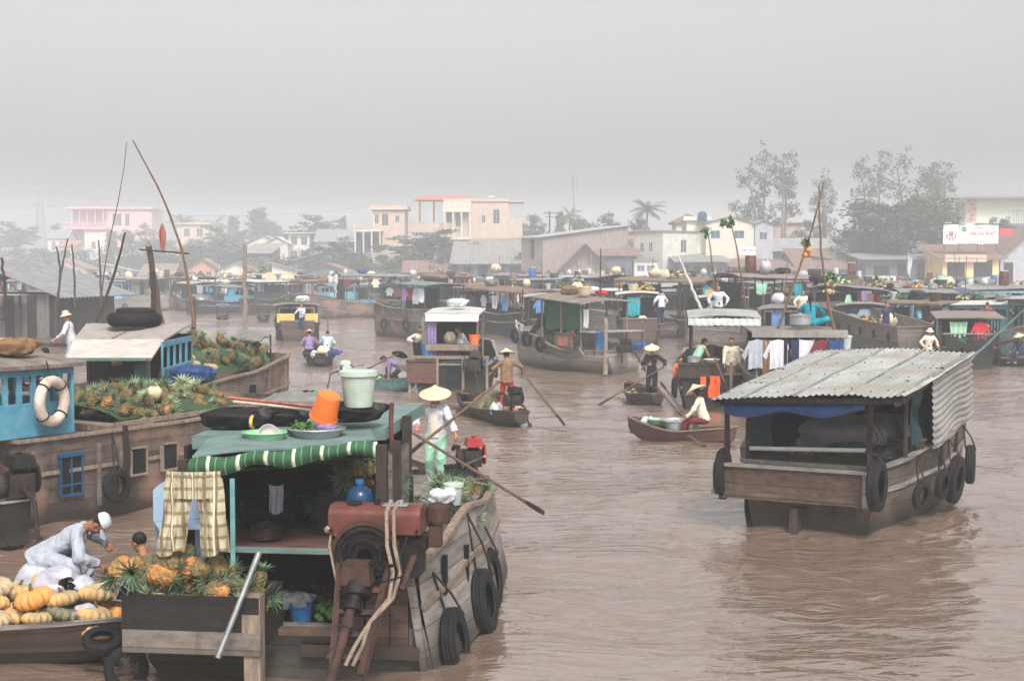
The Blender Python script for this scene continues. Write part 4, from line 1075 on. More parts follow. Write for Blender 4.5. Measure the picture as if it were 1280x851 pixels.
def roof_slab(root, x0, x1, y0, y1, z0, z1, kind, m, rise=.12, over=.12, seed=0, name='roof', slope_x=0.0):
 """roof over a rectangle; z0 height at y0 side, z1 at y1 side; rise = camber across"""
 mb = MB(); o = over; rng = random.Random(seed)
 if kind == 'corr':
  def fn(u, v):
   x = x0 - o + (x1 - x0 + 2*o) * v; y = y0 - o + (y1 - y0 + 2*o) * u
   q = (2 * v - 1)
   return (x, y, z0 + (z1 - z0) * u + rise * (1 - q * q) + .022 * math.sin(u * (y1 - y0 + 2*o) / .19 * 6.283) + slope_x * (v - .5) + .02 * noise.noise((x * 2, y * 2, seed)))
  mb.grid(lambda u, v: fn(u, v), min(200, int((y1 - y0 + 2*o) / .19 * 6)), 8, 0, .012)
 else:
  amp = {'plank': .012, 'tarp': .07, 'slab': .008, 'thatch': .05}[kind]
  fq = {'plank': 2.0, 'tarp': 1.3, 'slab': 1.0, 'thatch': 5.0}[kind]
  def fn(u, v):
   x = x0 - o + (x1 - x0 + 2*o) * u; y = y0 - o + (y1 - y0 + 2*o) * v
   q = 2 * u - 1
   nz = amp * noise.noise((x * fq + seed * 3.1, y * fq, seed))
   ex = .05 * noise.noise((y * 3, seed, 1)) * (1 if u in (0, 1) else 0) * (1 if kind != 'slab' else 0)
   return (x + ex, y, z0 + (z1 - z0) * v + rise * (1 - q * q) + nz + slope_x * (u - .5) - (.06 if kind == 'tarp' and (u in (0, 1) or v in (0, 1)) else 0))
  mb.grid(fn, 14, 18, 0, .05 if kind in ('plank', 'slab') else (.10 if kind == 'thatch' else .015))
 return mb.build(name, M_[m], root, smooth=kind != 'plank', ang=35)

def posts(root, pts, r=.035, m='post_dark', name='post'):
 for (x, y, z0, z1) in pts:
  mb = MB(); rng = random.Random(int(x * 100 + y * 10))
  mb.tube([(x, y, z0), (x + rng.uniform(-.012, .012), y + rng.uniform(-.012, .012), (z0 + z1) / 2), (x, y, z1)], r, 6)
  mb.build(name, M_[m], root)

def window_wall(root, a, b, z0, z1, n, m, name='side_panel', sill=.45, fw=.06, top=.12, thick=.04, glass=None, curtain=None):
 """panelled cabin side: solid below the sill, n openings between uprights, header above"""
 a = Vector((a[0], a[1], 0)); b = Vector((b[0], b[1], 0)); d = (b - a); L = d.length; d.normalize()
 nr = Vector((d.y, -d.x, 0)); mb = MB(); H = z1 - z0; zs = z0 + H * sill
 def bx(u0, u1, c, e, off=0.0, t=thick):
  p = a + d * ((u0 + u1) / 2) + Vector((0, 0, (c + e) / 2)) + nr * off
  mb.box(p, (u1 - u0, t, e - c), math.atan2(d.y, d.x))
 bx(0, L, z0, zs); bx(0, L, z1 - top, z1)
 for i in range(n + 1):
  c = L * i / n; bx(max(0, c - fw / 2), min(L, c + fw / 2), zs, z1 - top)
 bx(0, L, zs - .02, zs + .03, .012, thick + .03); bx(0, L, z0, z0 + .05, .006, thick + .02)
 for i in range(0, n + 1, 2):
  c = L * i / n; bx(max(0, c - fw / 2), min(L, c + fw / 2), z0 + .05, zs - .02, .006, thick + .01)
 o = mb.build(name, M_[m], root, smooth=False)
 if glass:
  q = MB(); q.add([a + Vector((0, 0, zs)), b + Vector((0, 0, zs)), b + Vector((0, 0, z1 - top)), a + Vector((0, 0, z1 - top))], [(0, 1, 2, 3)]); q.build('window', M_[glass], o, smooth=False)
 return o

def plain_panel(root, a, b, z0, z1, m, name='side_panel', thick=.03, holes=()):
 mb = MB(); P = wall(mb, a, b, z0, z1, holes, rev=thick); 
 wall(mb, (b[0] , b[1]), (a[0], a[1]), z0, z1, [])if False else None
 d = (Vector((b[0], b[1], 0)) - Vector((a[0], a[1], 0))); L = d.length
 us = [0, L]; n = Vector((d.y, -d.x, 0)).normalized()
 q = MB()
 if not holes:
  mb = MB(); mb.bar((a[0], a[1], (z0 + z1) / 2), (b[0], b[1], (z0 + z1) / 2), thick, z1 - z0)
 return mb.build(name, M_[m], root, smooth=False)

# ------------------------------------------------------------------ loose things
def rot_to(axis, roll=0.0):
 return (Vector(axis).normalized().to_track_quat('Z', 'Y').to_matrix() @ Matrix.Rotation(roll, 3, 'Z'))
_TY = {}
def tyre(loc, axis, Rr, label, rope=None, group='tyre fenders on the boats', m='rubber'):
 """old tyre hung flat against a hull; rope = point it hangs from"""
 mb = MB(); n = 26
 w = Rr * .42; ri = Rr * .56
 prof = [(ri, -w * .32), (ri * 1.05, -w * .45), (Rr * .82, -w * .52), (Rr * .95, -w * .42), (Rr, -w * .25), (Rr * .985, -w * .2), (Rr * .985, -w * .1), (Rr, -w * .06), (Rr, w * .06), (Rr * .985, w * .1), (Rr * .985, w * .2), (Rr, w * .25),
   (Rr * .95, w * .42), (Rr * .82, w * .52), (ri * 1.05, w * .45), (ri, w * .32), (ri * 1.12, w * .3), (Rr * .9, w * .3), (Rr * .93, 0), (Rr * .9, -w * .3), (ri * 1.12, -w * .3), (ri, -w * .32)]
 vs = []; k = len(prof)
 for j in range(n):
  t = 2 * math.pi * j / n
  for (r, z) in prof: vs.append((r * math.cos(t), r * math.sin(t), z))
 fs = [(j*k + i, ((j+1) % n)*k + i, ((j+1) % n)*k + i + 1, j*k + i + 1) for j in range(n) for i in range(k - 1)]
 mb.add(vs, fs)
 ax = Vector(axis).normalized(); M = rot_to(ax)
 loc = Vector(loc)
 root = empty('tyre', loc, 0, label, 'tyre', group)
 o = MB(); o.add(mb.v, mb.f, 0, M.to_4x4()); o.build('rubber_ring', M_[m], root)
 if rope is not None:
  rp = Vector(rope) - loc
  q = MB(); out = ax * w * .62
  top = Vector((0, 0, Rr * .78))
  q.tube([rp, rp.lerp(top, .5) + out * .8, top + out, Vector((0, 0, Rr * .5)), top - out * .9, rp], .014, 5, caps=False)
  q.build('rope', M_['rope_dark'], root)
 return root

def cloth_sheet(fn, nu, nv, m, name, parent=None, thick=.01):
 mb = MB(); mb.grid(fn, nu, nv, 0, thick); return mb.build(name, M_[m], parent, ang=60)
def hung_cloth(loc, along, w, h, m, label, cat='cloth', name='hanging_cloth', seed=0, group=None, fold=.03):
 """garment or towel hung from a line: along = horizontal direction"""
 a = Vector(along).normalized(); n = Vector((a.y, -a.x, 0)); loc = Vector(loc); rng = random.Random(seed)
 k = rng.uniform(2, 4); ph = rng.uniform(0, 6)
 def fn(u, v):
  sh = 1 - .25 * v * (.5 + .5 * math.sin(ph)) 
  return a * ((u - .5) * w * sh) + n * (fold * math.sin(u * 6.28 * k + ph) * (.3 + v) + .02 * math.sin(v * 5 + ph)) + Vector((0, 0, -h * v * (1 + .04 * math.sin(u * 9 + ph)) - .02 * math.sin(u * 3.14)))
 o = cloth_sheet(fn, 14, 10, m, name); o.location = loc
 return tag(o, label, cat, group)
def hung_shirt(loc, along, m, label, s=1.0, seed=0, group=None):
 a = Vector(along).normalized(); n = Vector((a.y, -a.x, 0)); rng = random.Random(seed)
 mb = MB()
 def body(u, v):
  x = (u - .5) * .46 * s * (1 - .06 * math.sin(v * 3)); th = math.pi * 2 * u
  return a * x + n * (.035 * math.sin(u * 19 + seed) * v) + Vector((0, 0, -.68 * s * v - .05 * s * abs(u - .5) * 2))
 mb.grid(body, 16, 10, 0, .015)
 for sd in (-1, 1):
  def sl(u, v): return a * (sd * (.2 + .24 * u * .75 + .0 * v) * s) + a * (sd * -.07 * v * s) + n * (.02 * math.sin(v * 5)) + Vector((0, 0, (-.03 - .36 * u - .12 * v) * s))
  mb.grid(sl, 8, 4, 0, .015)
 o = mb.build('hanging_shirt', M_[m]); o.location = loc
 return tag(o, label, 'shirt', group)

PR = {}
def proto(key, builder):
 """first call hands out the built thing itself, later calls copies of it"""
 if key not in PR:
  PR[key] = builder(); return PR[key], True
 return copy_tree(PR[key]), False
def _bucket(m, r, h, lid=None, handle=True):
 def f():
  t = empty('bucket'); mb = MB()
  mb.lathe([(r * .78, 0), (r * .8, .01), (r, h), (r * 1.05, h), (r * 1.05, h * .93), (r * 1.0, h * .92), (r * .97, h), (r * .76, .02), (.001, .02)], n=22); mb.build('body', M_[m], t)
  if handle:
   q = MB(); q.tube([(r * 1.04 * math.cos(a), 0.02, h * .95 + r * .9 * math.sin(a) * -.35) for a in [math.pi * i / 8 for i in range(9)]], .006, 5); q.build('handle', M_['iron_pale'], t)
  if lid:
   q = MB(); q.lathe([(.001, h + .05), (r * .9, h + .045), (r * 1.08, h + .03), (r * 1.1, h - .02), (r * 1.06, h - .02), (r * 1.06, h + .005), (.001, h + .01)], n=22); q.build('lid', M_[lid], t)
  return t
 return f
def _basin(m, r, h, rim=None):
 def f():
  t = empty('basin'); mb = MB()
  mb.lathe([(r * .6, 0), (r * .8, h * .3), (r * .97, h * .92), (r * .94, h * .93), (r * .76, h * .34), (r * .58, .015), (.001, .015)], n=26); mb.build('bowl', M_[m], t)
  q = MB(); q.torus((0, 0, h * .95), r * .98, r * .045, n=28, k=6, flat=.8); q.build('rim', M_[rim or m], t)
  return t
 return f
def _barrel(m, r, h):
 def f():
  t = empty('barrel'); mb = MB()
  mb.lathe([(r * .92, 0), (r * .96, .02), (r, h * .3), (r * 1.03, h * .33), (r, h * .36), (r, h * .64), (r * 1.03, h * .67), (r, h * .7), (r * .96, h * .97), (r * .85, h)], n=20); mb.build('body', M_[m], t)
  q = MB(); q.lathe([(.001, h + .03), (r * .8, h + .03), (r * .9, h + .015), (r * .9, h - .03)], n=20); q.build('lid', M_['plastic_white' if m != 'plastic_white' else 'plastic_blue'], t)
  return t
 return f
def _basket(m, r, h):
 def f():
  t = empty('basket'); mb = MB(); n = 28
  for k in range(9):
   z = h * k / 8; rr = r * (.72 + .28 * (k / 8) ** .7)
   mb.lathe([(rr * .95, z), (rr, z + h * .05), (rr * .97, z + h * .11)], n=n, wob=.02 * (1 if k % 2 else -1))
  mb.build('weave', M_[m], t); q = MB(); q.torus((0, 0, h * 1.08), r, r * .06, n=24, k=6); q.build('rim', M_[m], t)
  return t
 return f
def _sack(m, s):
 def f():
  mb = MB()
  def fn(u, v):
   a = u * 6.283; r = math.sin(math.pi * (v * .92 + .04)) ** .55
   return (.34 * s * r * math.cos(a) * (1 + .08 * math.sin(3 * a + 5 * v)), .22 * s * r * math.sin(a) * (1 + .1 * math.sin(4 * a + 1)), s * .5 * (v) + .03 * math.sin(5 * a))
  mb.grid(fn, 20, 10); return mb.build('sack', M_[m])
 return f
def _crate(m, sx, sy, sz):
 def f():
  t = empty('crate'); mb = MB()
  for k in range(3):
   z = sz * (k + .5) / 3
   for sd in (-1, 1):
    mb.box((0, sd * sy / 2, z), (sx, .015, sz * .26)); mb.box((sd * sx / 2, 0, z), (.015, sy - .02, sz * .26))
  mb.box((0, 0, .01), (sx - .02, sy - .02, .02)); mb.build('slats', M_[m], t, smooth=False)
  q = MB()
  for a in (-1, 1):
   for b in (-1, 1): q.box((a * (sx / 2 - .025), b * (sy / 2 - .025), sz / 2), (.03, .03, sz))
  q.build('corner_post', M_[m], t, smooth=False)
  return t
 return f
def _bundle(m, s):
 def f():
  mb = MB()
  def fn(u, v):
   a = u * 6.283; r = math.sin(math.pi * (v * .96 + .02)) ** .5
   w = 1 + .3 * noise.noise((2.2 * math.cos(a), 2.2 * math.sin(a), v * 4)) + .12 * noise.noise((7 * math.cos(a), 7 * math.sin(a), v * 3))
   return (s * .5 * r * math.cos(a) * w, s * .36 * r * math.sin(a) * w, s * .24 * (1 - math.cos(math.pi * v)) * (.6 + .4 * w) * .9)
  mb.grid(fn, 34, 16); return mb.build('bundle', M_[m])
 return f
def _pot(m, r):
 def f():
  t = empty('cooking_pot'); mb = MB(); mb.lathe([(r * .8, 0), (r, r * .2), (r, r * .95), (r * 1.06, r)], n=20); mb.build('body', M_[m], t)
  q = MB(); q.lathe([(r * 1.04, r * 1.01), (r * .8, r * 1.12), (.03, r * 1.22), (.03, r * 1.3), (.001, r * 1.31)], n=20); q.build('lid', M_[m], t); return t
 return f
def _pile(m, s, lm='leaf_green'):
 def f():
  t = empty('produce_heap'); rng = random.Random(int(s * 100)); mb = MB()
  for i in range(26):
   a = rng.uniform(0, 6.28); r = rng.random() ** .6 * s * .5; z = (s * .5 - r) * .7 * rng.uniform(.5, 1)
   mb.ball((r * math.cos(a), r * math.sin(a) * .8, z + .05), (rng.uniform(.06, .09), rng.uniform(.06, .09), .06), 8, 6)
  mb.build('produce', M_[m], t); q = MB()
  for i in range(8):
   a = rng.uniform(0, 6.28); r = rng.random() * s * .45; leaf_clump(q, (r * math.cos(a), r * math.sin(a) * .8, .12 + (s * .5 - r) * .6), .12, 9, .14, rng)
  q.build('leaves', M_[lm], t, smooth=False); return t
 return f
ITEM = {
 'blue barrel': ('barrel', _barrel('plastic_blue', .27, .8)), 'white barrel': ('barrel', _barrel('plastic_white', .25, .7)), 'rusty drum': ('drum', _barrel('tank_red', .28, .85)),
 'red bucket': ('bucket', _bucket('plastic_red', .15, .28)), 'white bucket': ('bucket', _bucket('plastic_white', .16, .32, 'plastic_white')), 'blue bucket': ('bucket', _bucket('plastic_blue', .16, .3)),
 'orange bucket': ('bucket', _bucket('orange', .16, .3)), 'black bucket': ('bucket', _bucket('rubber', .16, .3)),
 'green basin': ('basin', _basin('plastic_green', .28, .16)), 'red basin': ('basin', _basin('plastic_red', .28, .15)), 'aluminium basin': ('basin', _basin('alu', .3, .15)), 'white basin': ('basin', _basin('white', .27, .14)),
 'wicker basket': ('basket', _basket('straw', .28, .3)), 'brown basket': ('basket', _basket('wood_brown', .3, .34)),
 'tan sack': ('sack', _sack('sack', 1.0)), 'grey sack': ('sack', _sack('sack_grey', 1.0)), 'white sack': ('sack', _sack('cloth_white', .95)),
 'wooden crate': ('crate', _crate('wood_brown', .5, .36, .3)), 'pale crate': ('crate', _crate('post_pale', .48, .36, .28)), 'yellow crate': ('crate', _crate('yellow', .5, .36, .3)), 'blue crate': ('crate', _crate('plastic_blue', .5, .36, .3)),
 'blue tarp bundle': ('bundle', _bundle('tarp_blue', .8)), 'dark bundle': ('bundle', _bundle('tarp_dark', .8)), 'pale bundle': ('bundle', _bundle('tarp_grey', .8)), 'brown bundle': ('bundle', _bundle('cloth_brown', .7)), 'red bundle': ('bundle', _bundle('cloth_red', .5)),
 'green bundle': ('bundle', _bundle('green', .7)), 'purple bundle': ('bundle', _bundle('cloth_purple', .5)), 'white bundle': ('bundle', _bundle('cloth_white', .7)),
 'metal pot': ('pot', _pot('alu', .18)), 'black pot': ('pot', _pot('iron', .18)),
 'heap of cabbages': ('vegetables', _pile('cabbage', .9)), 'heap of squash': ('vegetables', _pile('pumpkin', .9)), 'heap of greens': ('vegetables', _pile('leaf_green', .9)), 'heap of melons': ('vegetables', _pile('pine_green', 1.0)), 'heap of roots': ('vegetables', _pile('pumpkin_tan', .9)),
}
GROUPS = {}
def item(kind, loc, rz, label, s=1.0, group=None):
 cat, b = ITEM[kind]
 o, first = proto(kind, b)
 o.location = loc; o.rotation_euler = (0, 0, rz); o.scale = (s, s, s)
 o.pop('group', None) if 'group' in o.keys() else None
 tag(o, label, cat, group)
 return o

# ------------------------------------------------------------------ fruit
def mk_pineapple(kind):
 def f():
  fm, lm = {'green': ('pine_green', 'pine_leaf'), 'ripe': ('pine_fruit', 'pine_leaf'), 'pale': ('pine_green', 'pine_leaf_pale')}[kind]
  t = empty('pineapple'); mb = MB(); rng = random.Random(len(kind))
  n, k = 14, 11; vs = []
  for i in range(k + 1):
   th = math.pi * (.06 + .88 * i / k)
   for j in range(n):
    a = 6.283 * (j + (.5 if i % 2 else 0)) / n; bmp = .006 if (i + j) % 2 else -.002
    r = .068 * math.sin(th) ** .6 + bmp
    vs.append((r * math.cos(a), r * math.sin(a), .085 - .095 * math.cos(th)))
  fs = [(i*n + j, i*n + (j+1) % n, (i+1)*n + (j+1) % n, (i+1)*n + j) for i in range(k) for j in range(n)] + [tuple(range(n - 1, -1, -1))]
  mb.add(vs, fs); mb.build('fruit', M_[fm], t, smooth=False)
  q = MB()
  for i in range(30):
   a = i * 2.4; el = .45 + 1.0 * i / 30; L = .115 * (1.15 - .35 * i / 30) * rng.uniform(.85, 1.15)
   d = Vector((math.cos(a) * math.cos(el), math.sin(a) * math.cos(el), math.sin(el))); sd = Vector((-math.sin(a), math.cos(a), 0)) * .0075
   b = Vector((math.cos(a) * .02, math.sin(a) * .02, .165)); m1 = b + d * L * .55; tip = b + d * L + Vector((math.cos(a), math.sin(a), -.3)) * .03
   q.add([b - sd, b + sd, m1 + sd, m1 - sd, tip], [(0, 1, 2, 3), (3, 2, 4)])
  q.build('leafy_crown', M_[lm], t, smooth=False)
  return t
 return f
def pineapple(kind, loc, rot, label, group, s=1.0):
 o, first = proto('pine_' + kind, mk_pineapple(kind))
 o.location = loc; o.rotation_euler = rot; o.scale = (s, s, s); tag(o, label, 'pineapple', group); return o
def mk_pumpkin(m, flat):
 def f():
  t = empty('pumpkin'); mb = MB(); n, k = 60, 12; vs = []
  for i in range(k + 1):
   th = math.pi * i / k
   for j in range(n):
    a = 6.283 * j / n; rib = 1 - .15 * abs(math.cos(6 * a)) ** 3
    r = math.sin(th) ** .8 * rib * .16 if 0 < i < k else .002
    vs.append((r * math.cos(a), r * math.sin(a), flat * (.1 - .1 * math.cos(th)) - .022 * math.exp(-((math.sin(th) / .35) ** 2)) * (1 if i > k / 2 else -1)))
  fs = [(i*n + j, i*n + (j+1) % n, (i+1)*n + (j+1) % n, (i+1)*n + j) for i in range(k) for j in range(n)]
  mb.add(vs, fs); mb.build('flesh', M_[m], t)
  q = MB(); q.tube([(0, 0, .2 * flat - .03), (.004, 0, .2 * flat + .01), (.018, .005, .2 * flat + .035)], [.022, .013, .01], 6); q.build('stem', M_['stem'], t)
  return t
 return f
def pumpkin(kind, loc, rot, label, group, s=1.0):
 m, fl = {'orange': ('pumpkin', .9), 'tan': ('pumpkin_tan', .72), 'green': ('pumpkin_green', .68), 'mottled': ('pumpkin_mottled', .78)}[kind]
 o, first = proto('pumpkin_' + kind, mk_pumpkin(m, fl))
 o.location = loc; o.rotation_euler = rot; o.scale = (s, s, s); tag(o, label, 'pumpkin', group); return o
mat('pumpkin_mottled', (200, 154, 98), (128, 124, 96), rough=.6, scale=6, speck=.15); M_['pumpkin_mottled'] = MATS['pumpkin_mottled']

def root_world(root, p):
 """local point of an unparented, unscaled root -> world"""
 return Matrix.Translation(root.location) @ root.rotation_euler.to_matrix().to_4x4() @ Vector(p)

# ------------------------------------------------------------------ people
def cap(mb, a, b, ra, rb, n=12, sx=1.0, M=None, up=None, cut=''):
 """tapered capsule between a and b, optionally flattened by sx across its first side axis"""
 a = Vector(a); b = Vector(b); d = b - a; L = max(d.length, 1e-5); d = d / L
 x = Vector(up) if up is not None else Vector((1, 0, 0))
 x = (x - d * x.dot(d))
 x = x.normalized() if x.length > .05 else d.orthogonal().normalized()
 y = d.cross(x); vs = []
 rings = [(-ra * .98, ra * .12), (-ra * .75, ra * .66), (-ra * .4, ra * .92), (0, ra)] + [(L * t, ra + (rb - ra) * t) for t in (.33, .66)] + [(L, rb), (L + rb * .4, rb * .92), (L + rb * .75, rb * .66), (L + rb * .98, rb * .12)]
 if 'a' in cut: rings = rings[3:]
 if 'b' in cut: rings = rings[:-3]
 for (t, r) in rings:
  for j in range(n):
   an = 6.283 * j / n; vs.append(a + d * t + x * (r * sx * math.cos(an)) + y * (r * math.sin(an)))
 k = len(rings)
 fs = [(i*n + j, i*n + (j+1) % n, (i+1)*n + (j+1) % n, (i+1)*n + j) for i in range(k - 1) for j in range(n)]
 fs += [tuple(range(n - 1, -1, -1)), tuple((k-1)*n + j for j in range(n))]
 mb.add(vs, fs)
def fuse(mb, name, m, parent, voxel, smooth=3, disp=0.0, seed=0, cut=None):
 me = bpy.data.meshes.new(name); me.from_pydata(mb.v, [], mb.f); me.update()
 o = bpy.data.objects.new(name, me)
 md = o.modifiers.new('r', 'REMESH'); md.mode = 'VOXEL'; md.voxel_size = voxel
 if smooth:
  sm = o.modifiers.new('s', 'SMOOTH'); sm.iterations = smooth; sm.factor = .6
 res = evaluated_mesh(o); res.name = name
 bpy.data.meshes.remove(me)
 if disp:
  nv = len(res.vertices); co = np.empty(nv * 3, dtype=np.float32); nr = np.empty(nv * 3, dtype=np.float32)
  res.vertices.foreach_get('co', co); res.vertex_normals.foreach_get('vector', nr)
  co = co.reshape(-1, 3); nr = nr.reshape(-1, 3)
  q = np.array([noise.noise((x * 9 + seed, y * 9, z * 4.5)) + .9 * (.35 - abs(noise.noise((x * 13 + z * 9, y * 13 + seed, z * 7 - x * 6)))) for x, y, z in co.tolist()], dtype=np.float32)
  co = co + nr * (q * disp)[:, None]
  res.vertices.foreach_set('co', co.ravel()); res.update()
 res.materials.clear(); res.materials.append(M_[m])
 res.polygons.foreach_set('use_smooth', [True] * len(res.polygons))
 r = bpy.data.objects.new(name, res); COL.objects.link(r)
 if parent is not None: r.parent = parent
 return r
def ik(a, b, l1, l2, pole):
 a = Vector(a); b = Vector(b); d = b - a; D_ = min(d.length, (l1 + l2) * .998); d.normalize()
 b = a + d * D_
 c = (l1 * l1 + D_ * D_ - l2 * l2) / (2 * l1 * D_); c = max(-1, min(1, c)); h = l1 * math.sqrt(max(0, 1 - c * c))
 p = Vector(pole); p = (p - d * p.dot(d))
 p = p.normalized() if p.length > 1e-4 else d.orthogonal().normalized()
 return a + d * l1 * c + p * h, b
def conical_hat(parent, c, M, r=.23, h=.15, m='straw'):
 mb = MB(); prof = [(.001, h)] + [(r * t, h * (1 - t) * (1 - .12 * math.sin(t * 3.14))) for t in [.1, .25, .4, .55, .7, .85, 1]] + [(r * .99, -.008), (r * .8, h * .16), (r * .4, h * .52), (.001, h - .012)]
 mb.lathe(prof, c, 30, M=M)
 return mb.build('conical_hat', M_[m], parent, ang=60)
def person(label, loc, yaw, hip=(0, 0, .84), lean=0, side=0, twist=0, feet=((-.1, 0, .04), (.1, 0, .04)), hands=((-.3, .1, .8), (.3, .1, .8)), head=(0, 0), shirt='cloth_white', sleeve='long',
   legs='cloth_navy', legl='long', hat=None, hair='short', skin='skin', voxel=.012, sc=1.0, elbow=((-1, -.6, -.3), (1, -.6, -.3)), knee=((0, 1, .1), (0, 1, .1)), female=False, grip=(0, 1, 0), shirt_len=.12, scarf=None, collar=None, loose=1.0, group=None):
 root = empty('person', loc, yaw, label, 'person', group, scale=sc)
 hp = Vector(hip); T = (Matrix.Rotation(R(twist), 3, 'Z') @ Matrix.Rotation(R(side), 3, 'Y') @ Matrix.Rotation(R(-lean), 3, 'X'))
 up = T @ Vector((0, 0, 1)); rt = T @ Vector((1, 0, 0)); fw = T @ Vector((0, 1, 0))
 ch = hp + up * .30 + fw * .01; nk = hp + up * .49 + fw * -.005
 HT = T @ Matrix.Rotation(R(head[1]), 3, 'Z') @ Matrix.Rotation(R(-head[0] ), 3, 'X')
 hup = HT @ Vector((0, 0, 1)); hfw = HT @ Vector((0, 1, 0)); hrt = HT @ Vector((1, 0, 0))
 hb = nk + (up * .5 + hup * .5).normalized() * .045; hc = hb + hup * .095 + hfw * .018
 sw = .155 if female else .172
 sh = [nk - rt * sw - up * .055, nk + rt * sw - up * .055]
 hj = [hp + rt * -.085 - up * .04, hp + rt * .085 - up * .04]
 el, wr, kn, an = [], [], [], []
 for i in (0, 1):
  e, w = ik(sh[i], hands[i], .27, .245, T @ Vector(elbow[i])); el.append(e); wr.append(w)
  k, a = ik(hj[i], feet[i], .40, .39, Vector(knee[i])); kn.append(k); an.append(a)
 b = MB()
 fs = .92 if female else 1.0
 cap(b, hp, hp + up * .12, .118 * fs, .105 * fs, 14, 1.22, up=rt)
 cap(b, hp + up * .12, ch + up * .04, .104 * fs, .115 * fs, 14, 1.3, up=rt)
 cap(b, ch + up * .04, nk - up * .07, .112 * fs, .075, 14, 1.5, up=rt)
 for i in (0, 1):
  cap(b, nk - up * .045, sh[i], .05, .052)
 cap(b, nk - up * .04, hb + hup * .03, .05, .046)
 # head
 m4 = Matrix((hrt, hfw, hup)).transposed()
 b.ball(hc + hup * .02, (.073, .088, .092), 16, 12, M=m4); b.ball(hc + hfw * .012 - hup * .045, (.055, .066, .06), 14, 10, M=m4)
 b.ball(hc + hfw * .055 - hup * .083, (.024, .022, .018), 10, 8, M=m4)
 nose = hc + hfw * .087 - hup * .018
 b.ball(nose, (.013, .017, .02), 8, 6, M=m4); b.ball(nose + hup * .022 - hfw * .006, (.009, .012, .022), 8, 6, M=m4)
 for sd in (-1, 1):
  b.ball(hc + hrt * sd * .073 - hup * .008 - hfw * .004, (.011, .02, .028), 8, 6, M=m4)
  b.ball(hc + hrt * sd * .03 + hfw * .074 + hup * .018, (.02, .011, .007), 8, 6, M=m4)
  b.ball(hc + hrt * sd * .042 + hfw * .052 - hup * .03, (.02, .02, .022), 8, 6, M=m4)
 b.ball(hc + hfw * .078 - hup * .052, (.021, .01, .007), 8, 6, M=m4); b.ball(hc + hfw * .075 - hup * .063, (.017, .01, .007), 8, 6, M=m4)
 for i in (0, 1):
  sd = -1 if i == 0 else 1
  cap(b, sh[i], el[i], .047, .037); cap(b, el[i], wr[i], .036, .024)
  d = (wr[i] - el[i]).normalized(); g = T @ Vector(grip); g = (g - d * g.dot(d))
  g = g.normalized() if g.length > .1 else d.orthogonal().normalized()
  s_ = d.cross(g)                                 # across the palm
  pc = wr[i] + d * .05
  cap(b, wr[i] + d * .01, wr[i] + d * .075, .021, .024, 10, 1.5, up=s_)
  for f_ in range(4):
   o_ = (f_ - 1.5) * .0185; ln = [.034, .04, .037, .029][f_]
   p0 = wr[i] + d * .085 + s_ * o_; p1 = p0 + (d * .85 + g * .55).normalized() * ln; p2 = p1 + (d * .1 + g).normalized() * ln * .85; p3 = p2 + (g * .5 - d * .85).normalized() * ln * .6
   cap(b, p0 - d * .02, p1, .0095, .009, 8); cap(b, p1, p2, .009, .0085, 8); cap(b, p2, p3, .0085, .0075, 8)
  t0 = wr[i] + d * .03 + s_ * (.026 * -sd); t1 = t0 + (s_ * -sd * .7 + d * .5 + g * .5).normalized() * .035; t2 = t1 + (d * .6 + g * .8).normalized() * .03
  cap(b, t0, t1, .0125, .0105, 8); cap(b, t1, t2, .0105, .009, 8)
  cap(b, hj[i], kn[i], .078, .052); cap(b, kn[i], kn[i].lerp(an[i], .35), .052, .053); cap(b, kn[i].lerp(an[i], .35), an[i], .053, .033)
  shin = (an[i] - kn[i]).normalized(); toe = Vector(knee[i]); toe.z = 0
  toe = toe.normalized() if toe.length > .1 else Vector((0, 1, 0))
  if shin.z > -.35: toe = (toe * .3 + Vector((0, 0, -1)) * .7 if shin.z > -.1 else toe).normalized()
  cap(b, an[i] - toe * .03 + Vector((0, 0, -.012)), an[i] + toe * .12 + Vector((0, 0, -.025)), .032, .022, 10, 1.3)
 fuse(b, 'body', skin, root, voxel * .7, 2)
 # trousers
 q = MB(); L_ = loose
 if legl != 'none':
  cap(q, hp - up * .02, hp + up * .10, .128 * fs, .118 * fs, 14, 1.24, up=rt)
  for i in (0, 1):
   cap(q, hj[i], kn[i], .094 * L_, .072 * L_)
   if legl == 'long': cap(q, kn[i], an[i] + (kn[i] - an[i]).normalized() * .03, .075 * L_, .07 * L_, cut='b')
   else: cap(q, kn[i], kn[i].lerp(an[i], .12), .07, .066)
  fuse(q, 'trousers', legs, root, voxel, 2, .018, len(label))
 q = MB()
 cap(q, hp + up * (.06 - shirt_len), hp + up * .16, .142 * fs * (1.05 if shirt_len > .1 else 1), .12 * fs, 16, 1.25, up=rt, cut='a')
 cap(q, hp + up * .16, ch + up * .05, .118 * fs, .126 * fs, 14, 1.32, up=rt)
 cap(q, ch + up * .05, nk - up * .075, .124 * fs, .084, 14, 1.5, up=rt)
 for i in (0, 1):
  cap(q, nk - up * .055, sh[i], .052, .062)
  if sleeve == 'none': continue
  cap(q, sh[i], el[i] if sleeve == 'long' else sh[i].lerp(el[i], .75), .062 * (1 + .3 * (L_ - 1)), .054 * L_)
  if sleeve == 'long': cap(q, el[i], el[i].lerp(wr[i], .9), .052 * L_, .044 * L_, cut='b')
 fuse(q, 'shirt', shirt, root, voxel, 2, .021, len(label) + 3)
 if collar:
  q = MB(); q.torus(nk - up * .015, .058, .014, M=rot_to(up), n=18, k=6); q.build('collar', M_[collar], root)
 # hair
 q = MB(); q.ball(hc + hup * .036 - hfw * .014, (.08, .09, .088), 16, 12, M=m4)
 if hair != 'short': q.ball(hc - hup * .02 - hfw * .04, (.072, .06, .09), 14, 10, M=m4)
